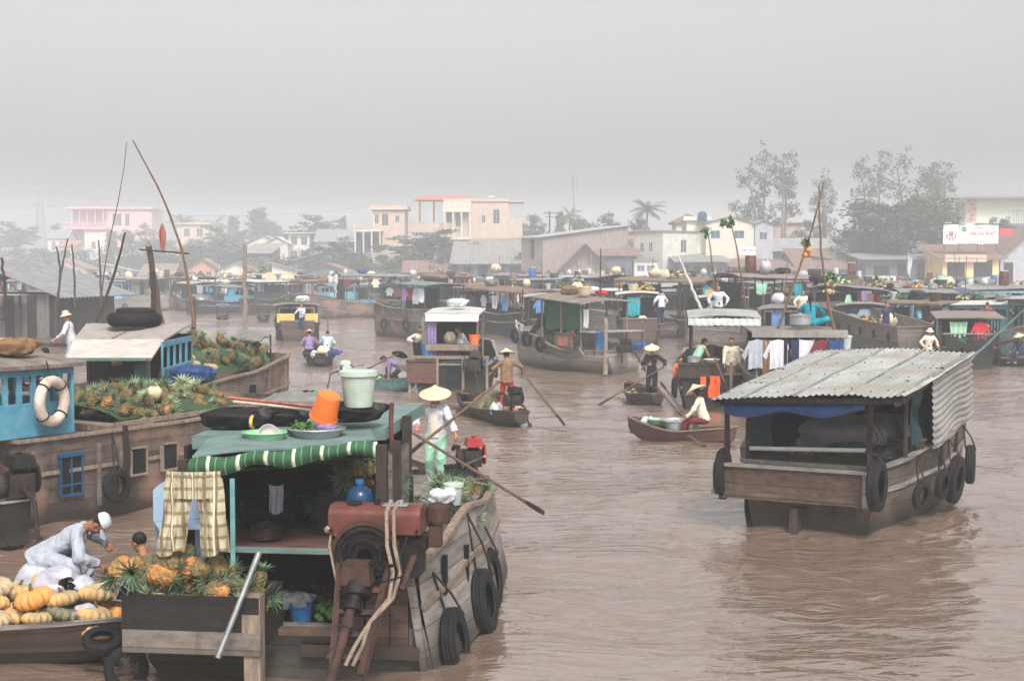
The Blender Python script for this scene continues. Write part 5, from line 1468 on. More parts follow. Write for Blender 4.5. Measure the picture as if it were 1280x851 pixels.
 if hair == 'long': cap(q, hc - hfw * .085 + hup * .0, nk - fw * .1 - up * .2, .04, .02)
 if hair == 'bun': q.ball(hc - hfw * .105 + hup * .02, (.04, .035, .04), 10, 8, M=m4)
 hv = [v for v in q.v]
 h_ob = fuse(q, 'hair', 'hair', root, max(.008, voxel * .8), 1, .004, 7)
 # clear the face: hair only keeps what lies behind / above the hairline
 hm = h_ob.data
 co = np.empty(len(hm.vertices) * 3, dtype=np.float32); hm.vertices.foreach_get('co', co); co = co.reshape(-1, 3)
 rr = co - np.array(hc); f_ = rr @ np.array(hfw); u_ = rr @ np.array(hup)
 k_ = np.where((f_ > .02) & (u_ < .075), f_ * .55 * np.clip((.075 - u_) / .03, 0, 1), 0)
 co = co - k_[:, None] * np.array(hfw)[None, :]; hm.vertices.foreach_set('co', co.astype(np.float32).ravel()); hm.update()
 e = MB()
 for sd in (-1, 1): e.ball(hc + hrt * sd * .03 + hfw * .0825 + hup * .003, (.012, .006, .005), 8, 6, M=m4)
 e.build('eyes', M_['hair'], root)
 hatM = m4 @ Matrix.Rotation(R(-6), 3, 'X')
 if hat == 'conical': conical_hat(root, hc + hup * .068 - hfw * .006, hatM)
 elif hat == 'big_conical': conical_hat(root, hc + hup * .06, hatM, .27, .17)
 elif hat in ('cap', 'white_cap'):
  q = MB(); q.lathe([(.088, 0), (.09, .02), (.082, .06), (.055, .088), (.001, .098)], hc + hup * .045 - hfw * .008, 20, M=m4, sy=1.1)
  q.grid(lambda u, v: hc + hup * (.048 - .03 * v - .03 * (2*u - 1) ** 2 * 1) + hrt * ((u - .5) * .17 * (1 - .2 * v * v)) + hfw * (.06 + .125 * v * (1 - .35 * (2*u - 1) ** 2)), 10, 5, 0, .005)
  q.build('cap', M_['cloth_white'], root)
 elif hat == 'bucket':
  q = MB(); q.lathe([(.15, -.035), (.152, -.03), (.092, .015), (.088, .04), (.072, .095), (.001, .105)], hc + hup * .045 - hfw * .006, 22, M=m4); q.build('brimmed_hat', M_['cloth_cream'], root)
 if scarf:
  q = MB(); q.torus(nk + up * .015, .062, .028, M=rot_to((up + hfw * .3)), n=20, k=8); q.build('scarf', M_[scarf], root)
 P_ = {'root': root, 'wr': [root_world_s(root, w, sc) for w in wr], 'hc': hc}
 return P_
def root_world_s(root, p, sc): return root.location + root.rotation_euler.to_matrix() @ (Vector(p) * sc)
STAND = dict(hip=(0, 0, .84))
def stick(name, a, b, r, m, label, cat, group=None, r2=None, bend=0.0, n=6, parts=True, seed=0):
 """pole with the look of a real branch or cane between two world points"""
 a = Vector(a); b = Vector(b); d = b - a; rng = random.Random(seed + int(abs(a.x) * 10))
 sd = d.cross(Vector((0, 0, 1))); sd = sd.normalized() if sd.length > .01 else Vector((1, 0, 0)); k = 12
 pts = [d * (i / k) + sd * (bend * math.sin(math.pi * i / k)) + Vector((rng.gauss(0, r * .18), rng.gauss(0, r * .18), 0)) for i in range(k + 1)]
 rs = [r + ((r2 or r) - r) * i / k for i in range(k + 1)]
 if m == 'bamboo': rs = [v * (1.12 if i % 2 else 1) for i, v in enumerate(rs)]
 mb = MB(); mb.tube(pts, rs, 7); o = mb.build(name, M_[m]); o.location = a
 return tag(o, label, cat, group)
def oar(grip, blade, label, r=.02, group=None, blen=.7):
 grip = Vector(grip); blade = Vector(blade); d = (blade - grip); L = d.length; u = d.normalized()
 t = empty('oar', grip, 0, label, 'oar', group)
 q = MB(); q.tube([Vector(), u * (L - blen * .8)], [r, r * 1.1], 8); q.build('shaft', M_['bamboo'], t)
 q = MB(); sd = u.cross(Vector((0, 0, 1))).normalized(); nn = sd.cross(u)
 s0 = u * (L - blen); vs = []
 for k_, (tt, w) in enumerate([(0, .02), (.3, .03), (.7, .038), (1, .03)]):
  c = s0 + u * blen * tt; vs += [c - nn * w - sd * .012, c + nn * w - sd * .012, c + nn * w + sd * .012, c - nn * w + sd * .012]
 fs = [(i*4 + j, i*4 + (j+1) % 4, (i+1)*4 + (j+1) % 4, (i+1)*4 + j) for i in range(3) for j in range(4)] + [(3, 2, 1, 0), (12, 13, 14, 15)]
 q.add(vs, fs); q.build('blade', M_['post_dark'], t, smooth=False)
 q = MB(); q.bar(-sd * .07, sd * .07, .03); q.build('handle', M_['bamboo'], t)
 return t
def outboard(root_loc, rz, label, cover='engine_red', s=1.0, tail=1.6, dirx=0):
 """small air cooled petrol engine on a pivot with fan cover, tank, exhaust and long propeller tail"""
 t = empty('boat_engine', root_loc, rz, label, 'boat engine', scale=s)
 q = MB(); q.box((0, 0, .0), (.26, .3, .24)); q.lathe([(.04, .0), (.13, .01), (.14, .05), (.13, .1), (.05, .11)], (.13, 0, 0), 16, M=Matrix.Rotation(R(90), 3, 'Y'))
 for k in range(6): q.box((-.03 + 0, -.12 + k * .03, .16), (.15, .014, .12))
 q.build('engine_block', M_['iron'], t, smooth=False)
 q = MB(); q.box((-.02, .02, .24), (.24, .34, .12), taper=.86); q.lathe([(.03, 0), (.03, .025), (.001, .03)], (-.02, 0, .3), 10); q.build('fuel_tank', M_[cover], t, smooth=False)
 q = MB(); q.lathe([(.03, 0), (.15, .005), (.155, .03), (.1, .05), (.05, .05), (.05, .03)], (-.2, 0, .05), 18, M=Matrix.Rotation(R(90), 3, 'Y')); q.build('fan_cover', M_[cover], t)
 q = MB(); q.tube([(.18, -.1, .15), (.24, -.18, .15), (.24, -.3, .1)], .035, 8); q.build('exhaust', M_['iron'], t)
 q = MB(); q.tube([(0, .16, -.02), (0, .5, -.12), (0, tail, -.55)], [.03, .025, .02], 8); q.lathe([(.02, 0), (.05, .03), (.02, .08)], (0, tail, -.57), 8)
 for a in range(3):
  an = a * 2.1; q.box((math.cos(an) * .06, tail, -.55 + math.sin(an) * .06), (.09, .012, .05), M=Matrix.Rotation(an, 3, 'Y'))
 q.build('propeller_shaft', M_['iron'], t)
 q = MB(); q.tube([(0, -.12, -.1), (0, -.12, -.42)], .03, 8); q.box((0, -.12, -.1), (.2, .1, .04)); q.build('mount', M_['iron'], t)
 q = MB(); q.tube([(0, -.15, .05), (0, -.4, .12), (0, -.62, .14)], .015, 6); q.build('tiller', M_['iron'], t)
 return t
# ------------------------------------------------------------------ boats of the fleet
HD = {'hull_stain': 'stained', 'wood_grey': 'grey', 'wood_pale': 'pale', 'wood_brown': 'brown', 'wood_dark': 'dark', 'blue_pale': 'pale blue', 'weathered_teal': 'teal', 'wood_red': 'reddish'}
def houseboat(ref, label, pos, heading, L=7, B=2.6, H=1.1, hm='wood_grey', roof=None, roofm='zinc_old', cab=(.12, .72), zr=2.5, wallm=None, win=4, kind='corr', items=(), roof_items=(), tyres=(), sheer=None,
    beam=CARGO, flare=.8, inner='dark', deck=None, hang=(), group='houseboats moored in the river', poles=(), zr2=None, rise=.12, gm='wood_pale', rope=True, seed=0, person_spec=None, cabin_side=True, wfrom=.5, sample=1):
 """generic cargo boat with a roofed cabin. pos = stern centre on the water, items: (kind, t along, u across -1..1, scale)"""
 root = empty('houseboat', (pos[0], pos[1], 0), heading, label, 'boat', group)
 rng = random.Random(seed + int(pos[0] * 37))
 hu = Hull(root, L, B, H, beam=beam, sheer=sheer or ((0, .25), (.35, 0), (1, .7)), flare=flare, deck=deck, hm=hm, gm=gm, n=18)
 y0, y1 = L * cab[0], L * cab[1]; bx = B / 2 * .84; zd = hu.deckz
 zr2 = zr2 or zr
 ps = []
 npost = max(2, int((y1 - y0) / 1.1) + 1)
 for i in range(npost):
  y = y0 + .05 + (y1 - y0 - .1) * i / (npost - 1); zt = zr + (zr2 - zr) * i / (npost - 1)
  for sd in (-1, 1): ps.append((sd * bx, y, zd, zt + .02))
 posts(root, ps, .035)
 if wallm:
  for sd in (-1, 1):
   a, b = ((bx + .03) * sd, y0 + (y1 - y0) * 0), ((bx + .03) * sd, y1)
   if sd < 0: a, b = b, a
   window_wall(root, a, b, zd, min(zr, zr2) - .02, win, wallm, sill=wfrom)
  window_wall(root, (-bx, y1 + .04), (bx, y1 + .04), zd, zr2 - .02, 3, wallm, name='front_panel', sill=wfrom)
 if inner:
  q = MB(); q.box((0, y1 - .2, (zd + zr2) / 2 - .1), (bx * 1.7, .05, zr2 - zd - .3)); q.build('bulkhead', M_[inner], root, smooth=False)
 roof_slab(root, -bx, bx, y0, y1, zr + .04, zr2 + .04, kind, roofm, rise, .22, seed)
 q = MB()
 for sd in (-1, 1): q.bar((sd * bx, y0 - .1, zr), (sd * bx, y1 + .1, zr2), .06, .07)
 for t in (0, .5, 1): q.bar((-bx, y0 + (y1 - y0) * t, zr + (zr2 - zr) * t), (bx, y0 + (y1 - y0) * t, zr + (zr2 - zr) * t), .055, .06)
 q.build('roof_beam', M_['post_dark'], root, smooth=False)
 M = Matrix.Translation(root.location) @ Matrix.Rotation(heading, 4, 'Z')
 PW = lambda p: M @ Vector(p)
 where = {0: 'aft on', 1: 'amid', 2: 'forward on'}
 fit = lambda k, s: min(s, 1.05) if k.split()[-1] in ('barrel', 'drum', 'bucket') else s
 def lab(k, t, place): return '%s %s %s' % (k, place, ref)
 for (k, t, u, s) in items:
  place = where[min(2, int(t * 3))]
  item(k, PW((u * B / 2 * interp(beam, t) * .7, L * t, zd)), rng.uniform(0, 6), lab(k, t, place), fit(k, s))
 for (k, t, u, s) in roof_items:
  q_ = (t - cab[0]) / (cab[1] - cab[0]); zt = zr + (zr2 - zr) * q_ + rise * (1 - u * u) + .07
  item(k, PW((u * bx, L * t, zt)), rng.uniform(0, 6), lab(k, t, 'atop'), fit(k, s))
 for i, (t, sd, r) in enumerate(tyres):
  p = hu.at(t, sd, .5); g = hu.at(t, sd, 1.0); a = M.to_3x3() @ Vector((sd, 0, .05))
  q_ = PW((p.x + sd * (r * .3 + .04), p.y, max(.15, hu.H * .45)))
  tyre(q_, a, r, '%s tyre %s on %s' % ('right' if sd > 0 else 'left', ['aft', 'midships', 'forward'][min(2, int(t * 3))], ref), PW(g), m='rubber')
 cl = ['cloth_white', 'cloth_blue', 'cloth_red', 'cloth_navy', 'cloth_purple', 'cloth_teal', 'cloth_olive', 'cloth_grey', 'cloth_maroon', 'cloth_check', 'cloth_mint', 'cloth_cream']
 cn = {'cloth_white': 'white', 'cloth_blue': 'pale blue', 'cloth_red': 'red', 'cloth_navy': 'navy', 'cloth_purple': 'purple', 'cloth_teal': 'teal', 'cloth_olive': 'olive', 'cloth_grey': 'grey', 'cloth_maroon': 'maroon', 'cloth_check': 'checked', 'cloth_mint': 'mint', 'cloth_cream': 'cream'}
 for (side_, t, idx, w, h) in hang:
  m = cl[idx % 12]
  if side_ == 'back':
   p = PW((t * bx, y0 + .03, zr - .12)); al = M.to_3x3() @ Vector((1, 0, 0))
  else:
   sd = 1 if side_ == 'right' else -1
   p = PW((sd * (bx + .02), L * t, zr - .14)); al = M.to_3x3() @ Vector((0, 1, 0))
  if w < .5: hung_shirt(p, al, m, '%s shirt hung on %s' % (cn[m], ref), s=w / .42, seed=idx)
  else: hung_cloth(p, al, w, h, m, '%s cloth hung on %s' % (cn[m], ref), seed=idx)
 for (t, u, h, ln) in poles:
  a = PW((u * B / 2, L * t, zd)); b = a + Vector((ln, 0, h))
  stick('mooring_pole', a, b, .035, 'bamboo', 'thin pole standing on %s' % ref, 'pole', r2=.018, bend=.12)
 return root, hu, PW

LAND = [(0, 'the pylon'), (105, 'the pink villa'), (205, 'the left palms'), (300, 'the river post'), (350, 'the porch house'), (440, 'the tower house'), (520, 'the layered trees'), (590, 'the peach villa'),
  (660, 'the plank barn'), (735, 'the gabled hut'), (800, 'the white house'), (870, 'the yellow house'), (925, 'the cream house'), (985, 'the hall'), (1060, 'the dark tree'), (1130, 'the stilt house'), (1200, 'the yellow shop')]
def landmark(px):
 r = LAND[0][1]
 for a, b in LAND:
  if px >= a: r = b
 return r
MUTED = ['rusty drum', 'black bucket', 'white bucket', 'aluminium basin', 'brown basket', 'wicker basket', 'tan sack', 'grey sack', 'wooden crate', 'pale crate', 'dark bundle', 'pale bundle', 'brown bundle', 'metal pot', 'black pot', 'heap of roots', 'heap of melons', 'white barrel']
def far_fleet():
 rng = random.Random(21)
 roofs = [('zinc', 'corr', 'bright tin'), ('zinc_old', 'corr', 'dull tin'), ('rust_roof', 'thatch', 'rusty'), ('plank_roof', 'plank', 'plank'), ('thatch', 'thatch', 'thatch'),
    ('grey_roof', 'corr', 'grey'), ('tarp_grey', 'tarp', 'grey tarp'), ('white', 'slab', 'white'), ('plank_pale', 'plank', 'faded'), ('tarp_blue', 'tarp', 'blue tarp')]
 hulls = ['hull_stain', 'wood_grey', 'wood_brown', 'wood_dark', 'wood_grey', 'wood_dark', 'weathered_teal', 'wood_pale']
 walls = ['blue', 'blue_pale', 'wood_dark', None, 'wood_grey', None, None, 'wood_pale', None, 'wood_brown']
 kinds = list(ITEM.keys())
 used = set()
 rows = []
 for d, step, x0, x1 in [(72, 84, 960, 1290), (84, 66, 830, 1290), (97, 56, 700, 1290), (108, 50, 560, 1290), (122, 44, 440, 1290), (140, 44, -10, 1290), (152, 44, -14, 520), (160, 48, 470, 1180), (172, 42, -12, 760), (196, 36, -10, 560), (236, 32, 0, 430)]:
  x = x0 + rng.uniform(-8, 8)
  while x < x1:
   rows.append((x, d + rng.uniform(-5, 5))); x += step * rng.uniform(.75, 1.2)
 n = 0
 for (px, d) in rows:
  g = G(px, 338 + 4 * F / d)
  if g.y > bank_y(g.x) - 9: continue
  if 195 < px < 335 and d < 140: continue
  rf = rng.choice(roofs); hm = rng.choice(hulls); wl_ = rng.choice(walls)
  lm = landmark(px)
  tries = 0
  extra = ''
  while True:
   key = (rf[2], HD[hm], lm)
   if key not in used: break
   rf = rng.choice(roofs); hm = rng.choice(hulls); tries += 1
   if tries > 60: break
  if key in used: continue
  used.add(key)
  depth = ('close to' if d < 90 else 'near') if d < 125 else ('before' if d < 165 else 'far below')
  ref = 'the %s roofed %s boat %s %s' % (rf[2], HD[hm], depth, lm)
  label = '%s roofed houseboat with a %s hull %s %s' % (rf[2], HD[hm], depth, lm)
  head = R(rng.choice([60, 75, 95, 110, 130, 20, -20, -60, -80, -100, 40, 150]) + rng.uniform(-12, 12))
  L = rng.uniform(6.5, 10.5); B = L * rng.uniform(.28, .34)
  cx = Vector((math.sin(-head), math.cos(-head), 0)) * (L / 2)
  near = d < 150
  ki = rng.sample(MUTED, 7) + rng.sample([k for k in kinds if k not in MUTED], 2); ki = [ki[i] for i in (0, 7, 1, 2, 8, 3, 4, 5, 6)]
  its = [(ki[0], .82, rng.uniform(-.4, .4), 1.0), (ki[1], .06, rng.uniform(-.5, .5), .95)] + ([(ki[5], .9, 0, .9)] if near else [])
  ris = [(ki[2], rng.uniform(.25, .4), rng.uniform(-.6, .6), rng.uniform(.9, 1.8)), (ki[3], rng.uniform(.5, .65), rng.uniform(-.6, .6), rng.uniform(.9, 1.6))] if rng.random() < .75 else []
  if d < 200: ris += [(ki[6], .15, rng.uniform(-.5, .5), 1.1), (ki[7], .58, rng.uniform(-.5, .5), 1.2)][:rng.choice([0, 1, 2])]
  if near: its.append((ki[8], .75, rng.uniform(-.5, .5), 1.1))
  if near and rng.random() < .6: ris.append((ki[4], .45, rng.uniform(-.3, .3), 1.0))
  ty = [(.3, 1, .3), (.62, 1, .3), (.3, -1, .3), (.6, -1, .28)] if near and rng.random() < .8 else []
  hg = []
  if near and wl_ is None:
   q = rng.sample(range(12), 4)
   hg = [(('right' if math.cos(head) > 0 else 'left') if i % 2 else 'back', (.25 + .12 * i) if i % 2 else (-.5 + .4 * i), q[i], rng.choice([.42, .7]), rng.uniform(.5, .8)) for i in range(4)]
  zr = rng.uniform(2.3, 3.5 if px < 1080 else 2.8)
  houseboat(ref, label, (g.x - cx.x, g.y - cx.y), head, L, B, rng.uniform(.85, 1.2), hm, roofm=rf[0], kind=rf[1], cab=(lambda c0: (c0, c0 + rng.uniform(.3, .62)))(rng.uniform(.04, .25)), zr=zr, zr2=zr + rng.uniform(-.15, .2),
     wallm=wl_, win=rng.choice([3, 4, 5]), items=its, roof_items=ris, tyres=ty, hang=hg, seed=n, rise=rng.uniform(.03, .22), wfrom=rng.choice([.3, .45, .6]),
     poles=[(rng.choice([.02, .95]), .3, rng.uniform(2, 4.5), rng.uniform(-.8, .8))] if rng.random() < .45 else ())
  if n % 4 == 0 and d < 175:
   p = root_pos(g, cx, head, L)
   sh = ['white', 'red', 'navy', 'purple', 'teal', 'cream'][n // 4 % 6]
   person('person in %s on %s' % (sh, ref), p, rng.uniform(0, 6), lean=rng.uniform(0, 25), hands=((-.25, .3, .8), (.25, .3, .9)), shirt='cloth_' + sh, legs='cloth_navy', hat=rng.choice([None, 'conical', None]), voxel=.024)
  n += 1
def root_pos(g, cx, head, L): return (g.x + cx.x * .75, g.y + cx.y * .75, .75)
far_fleet()
# ------------------------------------------------------------------ the middle distance, boat by boat
def W(px, wy): return G(px, wy)
def head_of(a, b): return math.atan2(-(b.x - a.x), b.y - a.y)
def hb(ref, label, pa, pb, **kw):
 """boat whose stern centre stands at water pixel pa and bow points to water pixel pb; L defaults to the distance"""
 a, b = G(*pa), G(*pb); kw.setdefault('L', (b - a).length)
 return houseboat(ref, label, a, head_of(a, b), **kw)
def sampan(label, pa, pb, B=1.0, H=.38, hm='wood_brown', deck=.1, L=None, gm='wood_pale', sheer=None, extra=True, ref='sampan'):
 H = H * .68; B = B * .88; sheer = ((0, .12), (.45, 0), (1, .2))
 a, b = G(*pa), G(*pb); L = L or (b - a).length; h = head_of(a, b)
 root = empty('sampan', a, h, label, 'sampan', 'small rowed sampans')
 hu = Hull(root, L, B, H, beam=SAMP, sheer=sheer, flare=.7, deck=deck, hm=hm, gm=gm, rail=.028, rub=False, bottom=-.12, n=22, rocker=(.22, .3))
 if extra:
  q = MB()
  for t in (.22, .45, .7):
   w = B * interp(SAMP, t) * .9; q.box((0, L * t, H * .78 + interp(sheer, t) * .8), (w, .16, .03))
  q.build('thwart', M_['post_pale'], root, smooth=False)
  q = MB()
  for t in (.02, .93):
   w = B * interp(SAMP, t + .04); q.box((0, L * (t + .03), H + interp(sheer, t) - .03), (w * .9, L * .09, .025))
  q.build('end_deck', M_['deck'], root, smooth=False)
 M = Matrix.Translation(a) @ Matrix.Rotation(h, 4, 'Z')
 return root, hu, (lambda p: M @ Vector(p)), h

def middle():
 # --- long dark boats in the centre distance
 hb('the brown roofed long boat', 'long dark boat with a ragged brown roof behind the white canopied boat', (688, 421), (548, 412), L=9.5, B=3.2, H=1.3, hm='wood_dark', roofm='rust_roof', kind='thatch', cab=(.05, .9), zr=2.6, zr2=2.9,
  wallm=None, items=[('blue barrel', .93, 0, 1)], roof_items=[('tan sack', .3, .2, 1), ('pale bundle', .6, -.3, 1.2), ('white sack', .75, .3, 1)], hang=[('left', .3, 1, .7, .9), ('left', .42, 0, .6, .8), ('left', .55, 7, .42, .7), ('left', .7, 3, .42, .8), ('left', .8, 4, .7, .7)],
  tyres=[(.5, -1, .35)], rise=.2, seed=3, poles=[(.97, 0, 3, .4)])
 # --- boat with bulging bow and blue barrel
 r, hu, PW = hb('the bulging grey boat', 'broad grey boat with a bulging hull and dull green awning in the centre distance', (566, 424), (448, 417), L=7.5, B=3.4, H=1.75, hm='hull_stain', roofm='mint', kind='slab', cab=(.1, .42), zr=3.1, zr2=3.2, flare=.9,
  sheer=((0, .0), (.4, 0), (1, .45)), items=[('blue barrel', .5, .3, 1), ('heap of greens', .75, 0, 1.4), ('green bundle', .62, .2, 1), ('brown basket', .86, 0, 1.2)], hang=[('left', .15, 0, .6, .8), ('left', .22, 7, .6, .9), ('left', .3, 8, .42, .8), ('left', .37, 4, .42, .8)], tyres=[(.3, -1, .36), (.6, -1, .34)], seed=5)
 # two big baskets on a far roof
 for i, (px, lb) in enumerate([(335, 'left of two round wicker baskets on a far boat roof'), (357, 'right of two round wicker baskets on a far boat roof')]):
  p = D(px, 349.5, 150); o = item('wicker basket', p, 0, lb, 2.6); o.rotation_euler = (R(90), 0, R(20)); o.location.z = p.z
 hb('the blue cabin boat behind the river post', 'wide boat with a teal cabin wall and pale roof behind the bare river post', (300, 392), (372, 388), L=9, B=3, H=1.2, hm='wood_dark', roofm='white', kind='slab', cab=(.05, .75), zr=2.9, wallm='teal_dark', win=5,
  items=[('blue tarp bundle', .86, 0, 1.6)], roof_items=[('tan sack', .5, 0, 1)], seed=8)
 hb('the blue wheelhouse boat', 'dark hulled boat with a bright blue wheelhouse right of the fishing pole', (240, 393), (312, 391), L=9, B=2.8, H=1.1, hm='wood_dark', roofm='tarp_grey', kind='tarp', cab=(.3, .7), zr=2.5, wallm='blue', win=4,
  items=[('pale bundle', .8, 0, 1.3), ('white sack', .1, .2, 1.2)], seed=9, hang=[('right', .4, 5, .7, .8)])
 # small dinghies in the open channel
 for (px, wy, lb, hm, cm) in [(278, 402, 'tiny blue motor sampan in the open channel right of the fishing pole', 'wood_dark', 'blue'), (329, 402, 'tiny roofed sampan left of the boat with yellow panels', 'wood_brown', 'wood_grey')]:
  r, hu, PW, h = sampan(lb, (px, wy), (px + 7, wy - 12), B=1.2, H=.4, hm=hm, L=3.4)
  roof_slab(r, -.45, .45, .8, 2.2, 1.3, 1.3, 'slab', cm, .05, .1); posts(r, [(sx * .42, y, .2, 1.32) for sx in (-1, 1) for y in (.85, 2.15)], .03)
 # --- boat with yellow panels
 r, hu, PW = hb('the yellow panelled boat', 'small wooden boat with yellow side panels and a green door', (372, 426), (368, 407), L=6, B=2.7, H=.9, hm='wood_brown', roofm='plank_roof', kind='plank', cab=(.35, .8), zr=1.95, wallm='wood_dark', win=3,
  items=[], roof_items=[('white bundle', .6, .3, 1.2), ('heap of greens', .5, -.5, 1)], tyres=[(.1, -1, .33), (.1, 1, .33)], seed=11, poles=[(.3, .6, 2.2, .1)])
 for i, (x0, x1, m, nm) in enumerate([(-1.15, -.15, 'yellow', 'side_panel'), (.35, 1.15, 'yellow', 'side_panel')]):
  q = MB(); q.box(((x0 + x1) / 2, .06, 1.3), (x1 - x0, .05, .5))
  for k in range(3): q.box(((x0 + x1) / 2, .03, 1.12 + k * .17), (x1 - x0, .03, .03))
  q.build(nm, M_[m], r, smooth=False)
 q = MB(); q.box((.05 - .5, .04, .7), (.75, .05, .62)); q.build('door', M_['green'], r, smooth=False)
 person('person in a checked blue shirt standing at the stern of the boat with yellow panels', PW((.25, -.1, .55)), R(150), hands=((-.2, .35, 1.0), (.2, .35, 1.0)), shirt='cloth_check', legs='cloth_navy', voxel=.018)
 person('person in white standing high on a pale roof above the bulging grey boat', D(420, 367, 100), R(120), hands=((-.2, .2, .8), (.25, .2, .8)), shirt='cloth_white', legs='cloth_grey', voxel=.02)
 # --- sampan with two people seen from behind
 r, hu, PW, h = sampan('dark square sterned sampan carrying two people away from the viewer', (399, 457), (402, 428), B=1.7, H=.62, hm='wood_dark', deck=.2, L=5, extra=False, ref='a')
 person('person in a grey check shirt and conical hat sitting left in the dark sampan', PW((-.42, .75, .2)), R(5), hip=(0, 0, .5), lean=14, feet=((-.15, .45, .06), (.15, .45, .06)), hands=((-.2, .35, .6), (.2, .35, .6)), shirt='cloth_purple', legs='cloth_navy', hat='conical', voxel=.016)
 person('person in a striped shirt and dark red cap sitting right in the dark sampan', PW((.3, .7, .2)), R(-10), hip=(0, 0, .52), lean=18, feet=((-.15, .45, .06), (.15, .45, .06)), hands=((-.2, .35, .6), (.2, .35, .6)), shirt='cloth_check', legs='cloth_navy', voxel=.016)
 item('tan sack', PW((.2, .25, .38)), .4, 'tan sack on the stern of the dark two person sampan', .9); item('blue tarp bundle', PW((.62, .25, .4)), .1, 'blue tarp bundle on the stern of the dark two person sampan', .75)
 item('white sack', PW((-.2, .2, .3)), 1.4, 'white sack leaning inside the stern of the dark two person sampan', .7)
 stick('mooring_pole', G(408, 455), D(410, 392, 62), .045, 'bamboo', 'bamboo pole standing in the water right of the dark two person sampan', 'pole', r2=.03)

 # --- H: white canopied boat, stern towards us
 a = G(563, 492)
 root = empty('houseboat', a, R(-4), 'dark boat with a white canopy, people and a big engine at its stern', 'boat', 'houseboats moored in the river')
 hu = Hull(root, 6.5, 2.75, .95, beam=((0, .9), (.3, 1), (.8, .7), (1, .1)), hm='wood_dark', flare=.85, deck=.7, sheer=((0, 0), (1, .6)))
 PW = lambda p: Matrix.Translation(a) @ Matrix.Rotation(R(-4), 4, 'Z') @ Vector(p)
 posts(root, [(-.78, .3, .7, 2.62), (.86, .3, .7, 2.62), (-.78, 2.2, .7, 2.75), (.86, 2.2, .7, 2.75)], .035, 'post_pale')
 roof_slab(root, -.82, .9, .2, 2.4, 2.6, 2.72, 'slab', 'white', .05, .05)
 q = MB(); q.grid(lambda u, v: (-.82 + 1.74 * u, .12 - .12 * v, 2.58 - .24 * v), 6, 3, 0, .02); q.build('roof_flap', M_['white'], root)
 q = MB(); q.box((0, .06, 1.18), (2.5, .12, .1)); q.box((.05, .5, 1.55), (1.7, .9, .06)); q.box((.05, .06, 1.5), (1.7, .05, .2)); q.build('counter', M_['post_pale'], root, smooth=False)
 q = MB(); q.box((-.95, -.08, .72), (.95, .06, .75)); q.box((-.95, -.12, 1.08), (1.0, .08, .05)); q.build('stern_board', M_['wood_red'], root, smooth=False)
 q = MB(); q.box((.1, .02, .62), (.5, .04, .9)); q.build('door', M_['teal_dark'], root, smooth=False)
 for x in (-1.32, -.42, .42, 1.2): q = MB(); q.box((x, -.03, .6), (.08, .08, 1.2)); q.build('stern_post', M_['post_pale'], root, smooth=False)
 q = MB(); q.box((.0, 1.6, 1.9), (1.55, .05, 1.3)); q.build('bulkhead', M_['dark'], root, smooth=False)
 outboard(PW((.78, -.1, .95)), R(185), 'dark rusty engine on the stern of the white canopied boat', 'iron', 1.5)
 hung_cloth(PW((-.62, .18, 2.45)), (1, 0, 0), .3, 1.3, 'cloth_purple', 'purple cloth hung from the left post of the white canopied boat', seed=4)
 hung_cloth(PW((-.85, .2, 2.5)), (1, 0, 0), .22, 1.5, 'tarp_grey', 'grey cloth hung at the left corner of the white canopied boat', seed=6)
 item('blue basin' if False else 'blue bucket', PW((-.8, .25, 1.23)), 0, 'wide blue tub on the stern counter of the white canopied boat', 1.3)
 item('orange bucket', PW((.75, .3, 1.58)), 0, 'orange plastic can on the counter of the white canopied boat', 1.1)
 item('white bundle', PW((.1, 1.1, 2.78)), 0, 'round white bundle on the white canopy roof', .95)
 item('tan sack', PW((-.1, .75, 1.58)), 1.2, 'tan sack on the counter under the white canopy', .8); item('metal pot', PW((.3, .5, 1.58)), 0, 'metal pot on the counter under the white canopy', .9)
 item('black bucket', PW((-1.05, .7, 1.1)), 0, 'black pail held at the left side of the white canopied boat', 1.8)
 person('man bare headed leaning over a dark pail left of the white canopy', PW((-1.15, 1.1, .75)), R(190), hip=(0, 0, .7), lean=20, hands=((-.15, .35, .9), (.25, .35, .9)), shirt='cloth_cream', legs='cloth_navy', voxel=.016)
 person('woman in white bending at the counter under the white canopy', PW((.45, 1.0, .75)), R(110), hip=(0, 0, .75), lean=30, hands=((-.2, .4, .8), (.2, .4, .8)), shirt='cloth_white', legs='cloth_navy', voxel=.016, hair='bun', female=True)
 item('pale bundle', PW((-1.5, .6, .7)), 0, 'pale cloth bundle at the left rail of the white canopied boat', .9)
 tyre(PW((1.42, .8, .75)), (1, 0, 0), .28, 'tyre on the right side of the white canopied boat', PW((1.3, .8, 1.1)))
 item('blue tarp bundle', PW((1.05, 1.4, .75)), 0, 'blue tarp bundle right behind the white canopy post', .9)

 # --- purple woman in a sampan
 r, hu, PW, h = sampan('green sampan of leafy vegetables rowed by the woman in purple', (516, 487), (462, 483), B=1.15, H=.42, hm='weathered_teal', L=3.2)
 person('woman in a purple shirt bending low in the green sampan', PW((0, .55, .12)), R(95), hip=(0, 0, .66), lean=68, hands=((-.15, .42, .3), (.15, .42, .35)), shirt='cloth_purple', legs='cloth_black', hair='bun', female=True, voxel=.014, knee=((0, 1, .1), (0, 1, .1)))
 p = PW((.0, 1.25, .15)); item('heap of cabbages', p, .5, 'heap of pale cabbages in the green sampan', 1.0); item('heap of greens', PW((0, 2.0, .15)), 1.5, 'heap of leafy greens in the green sampan', 1.0)
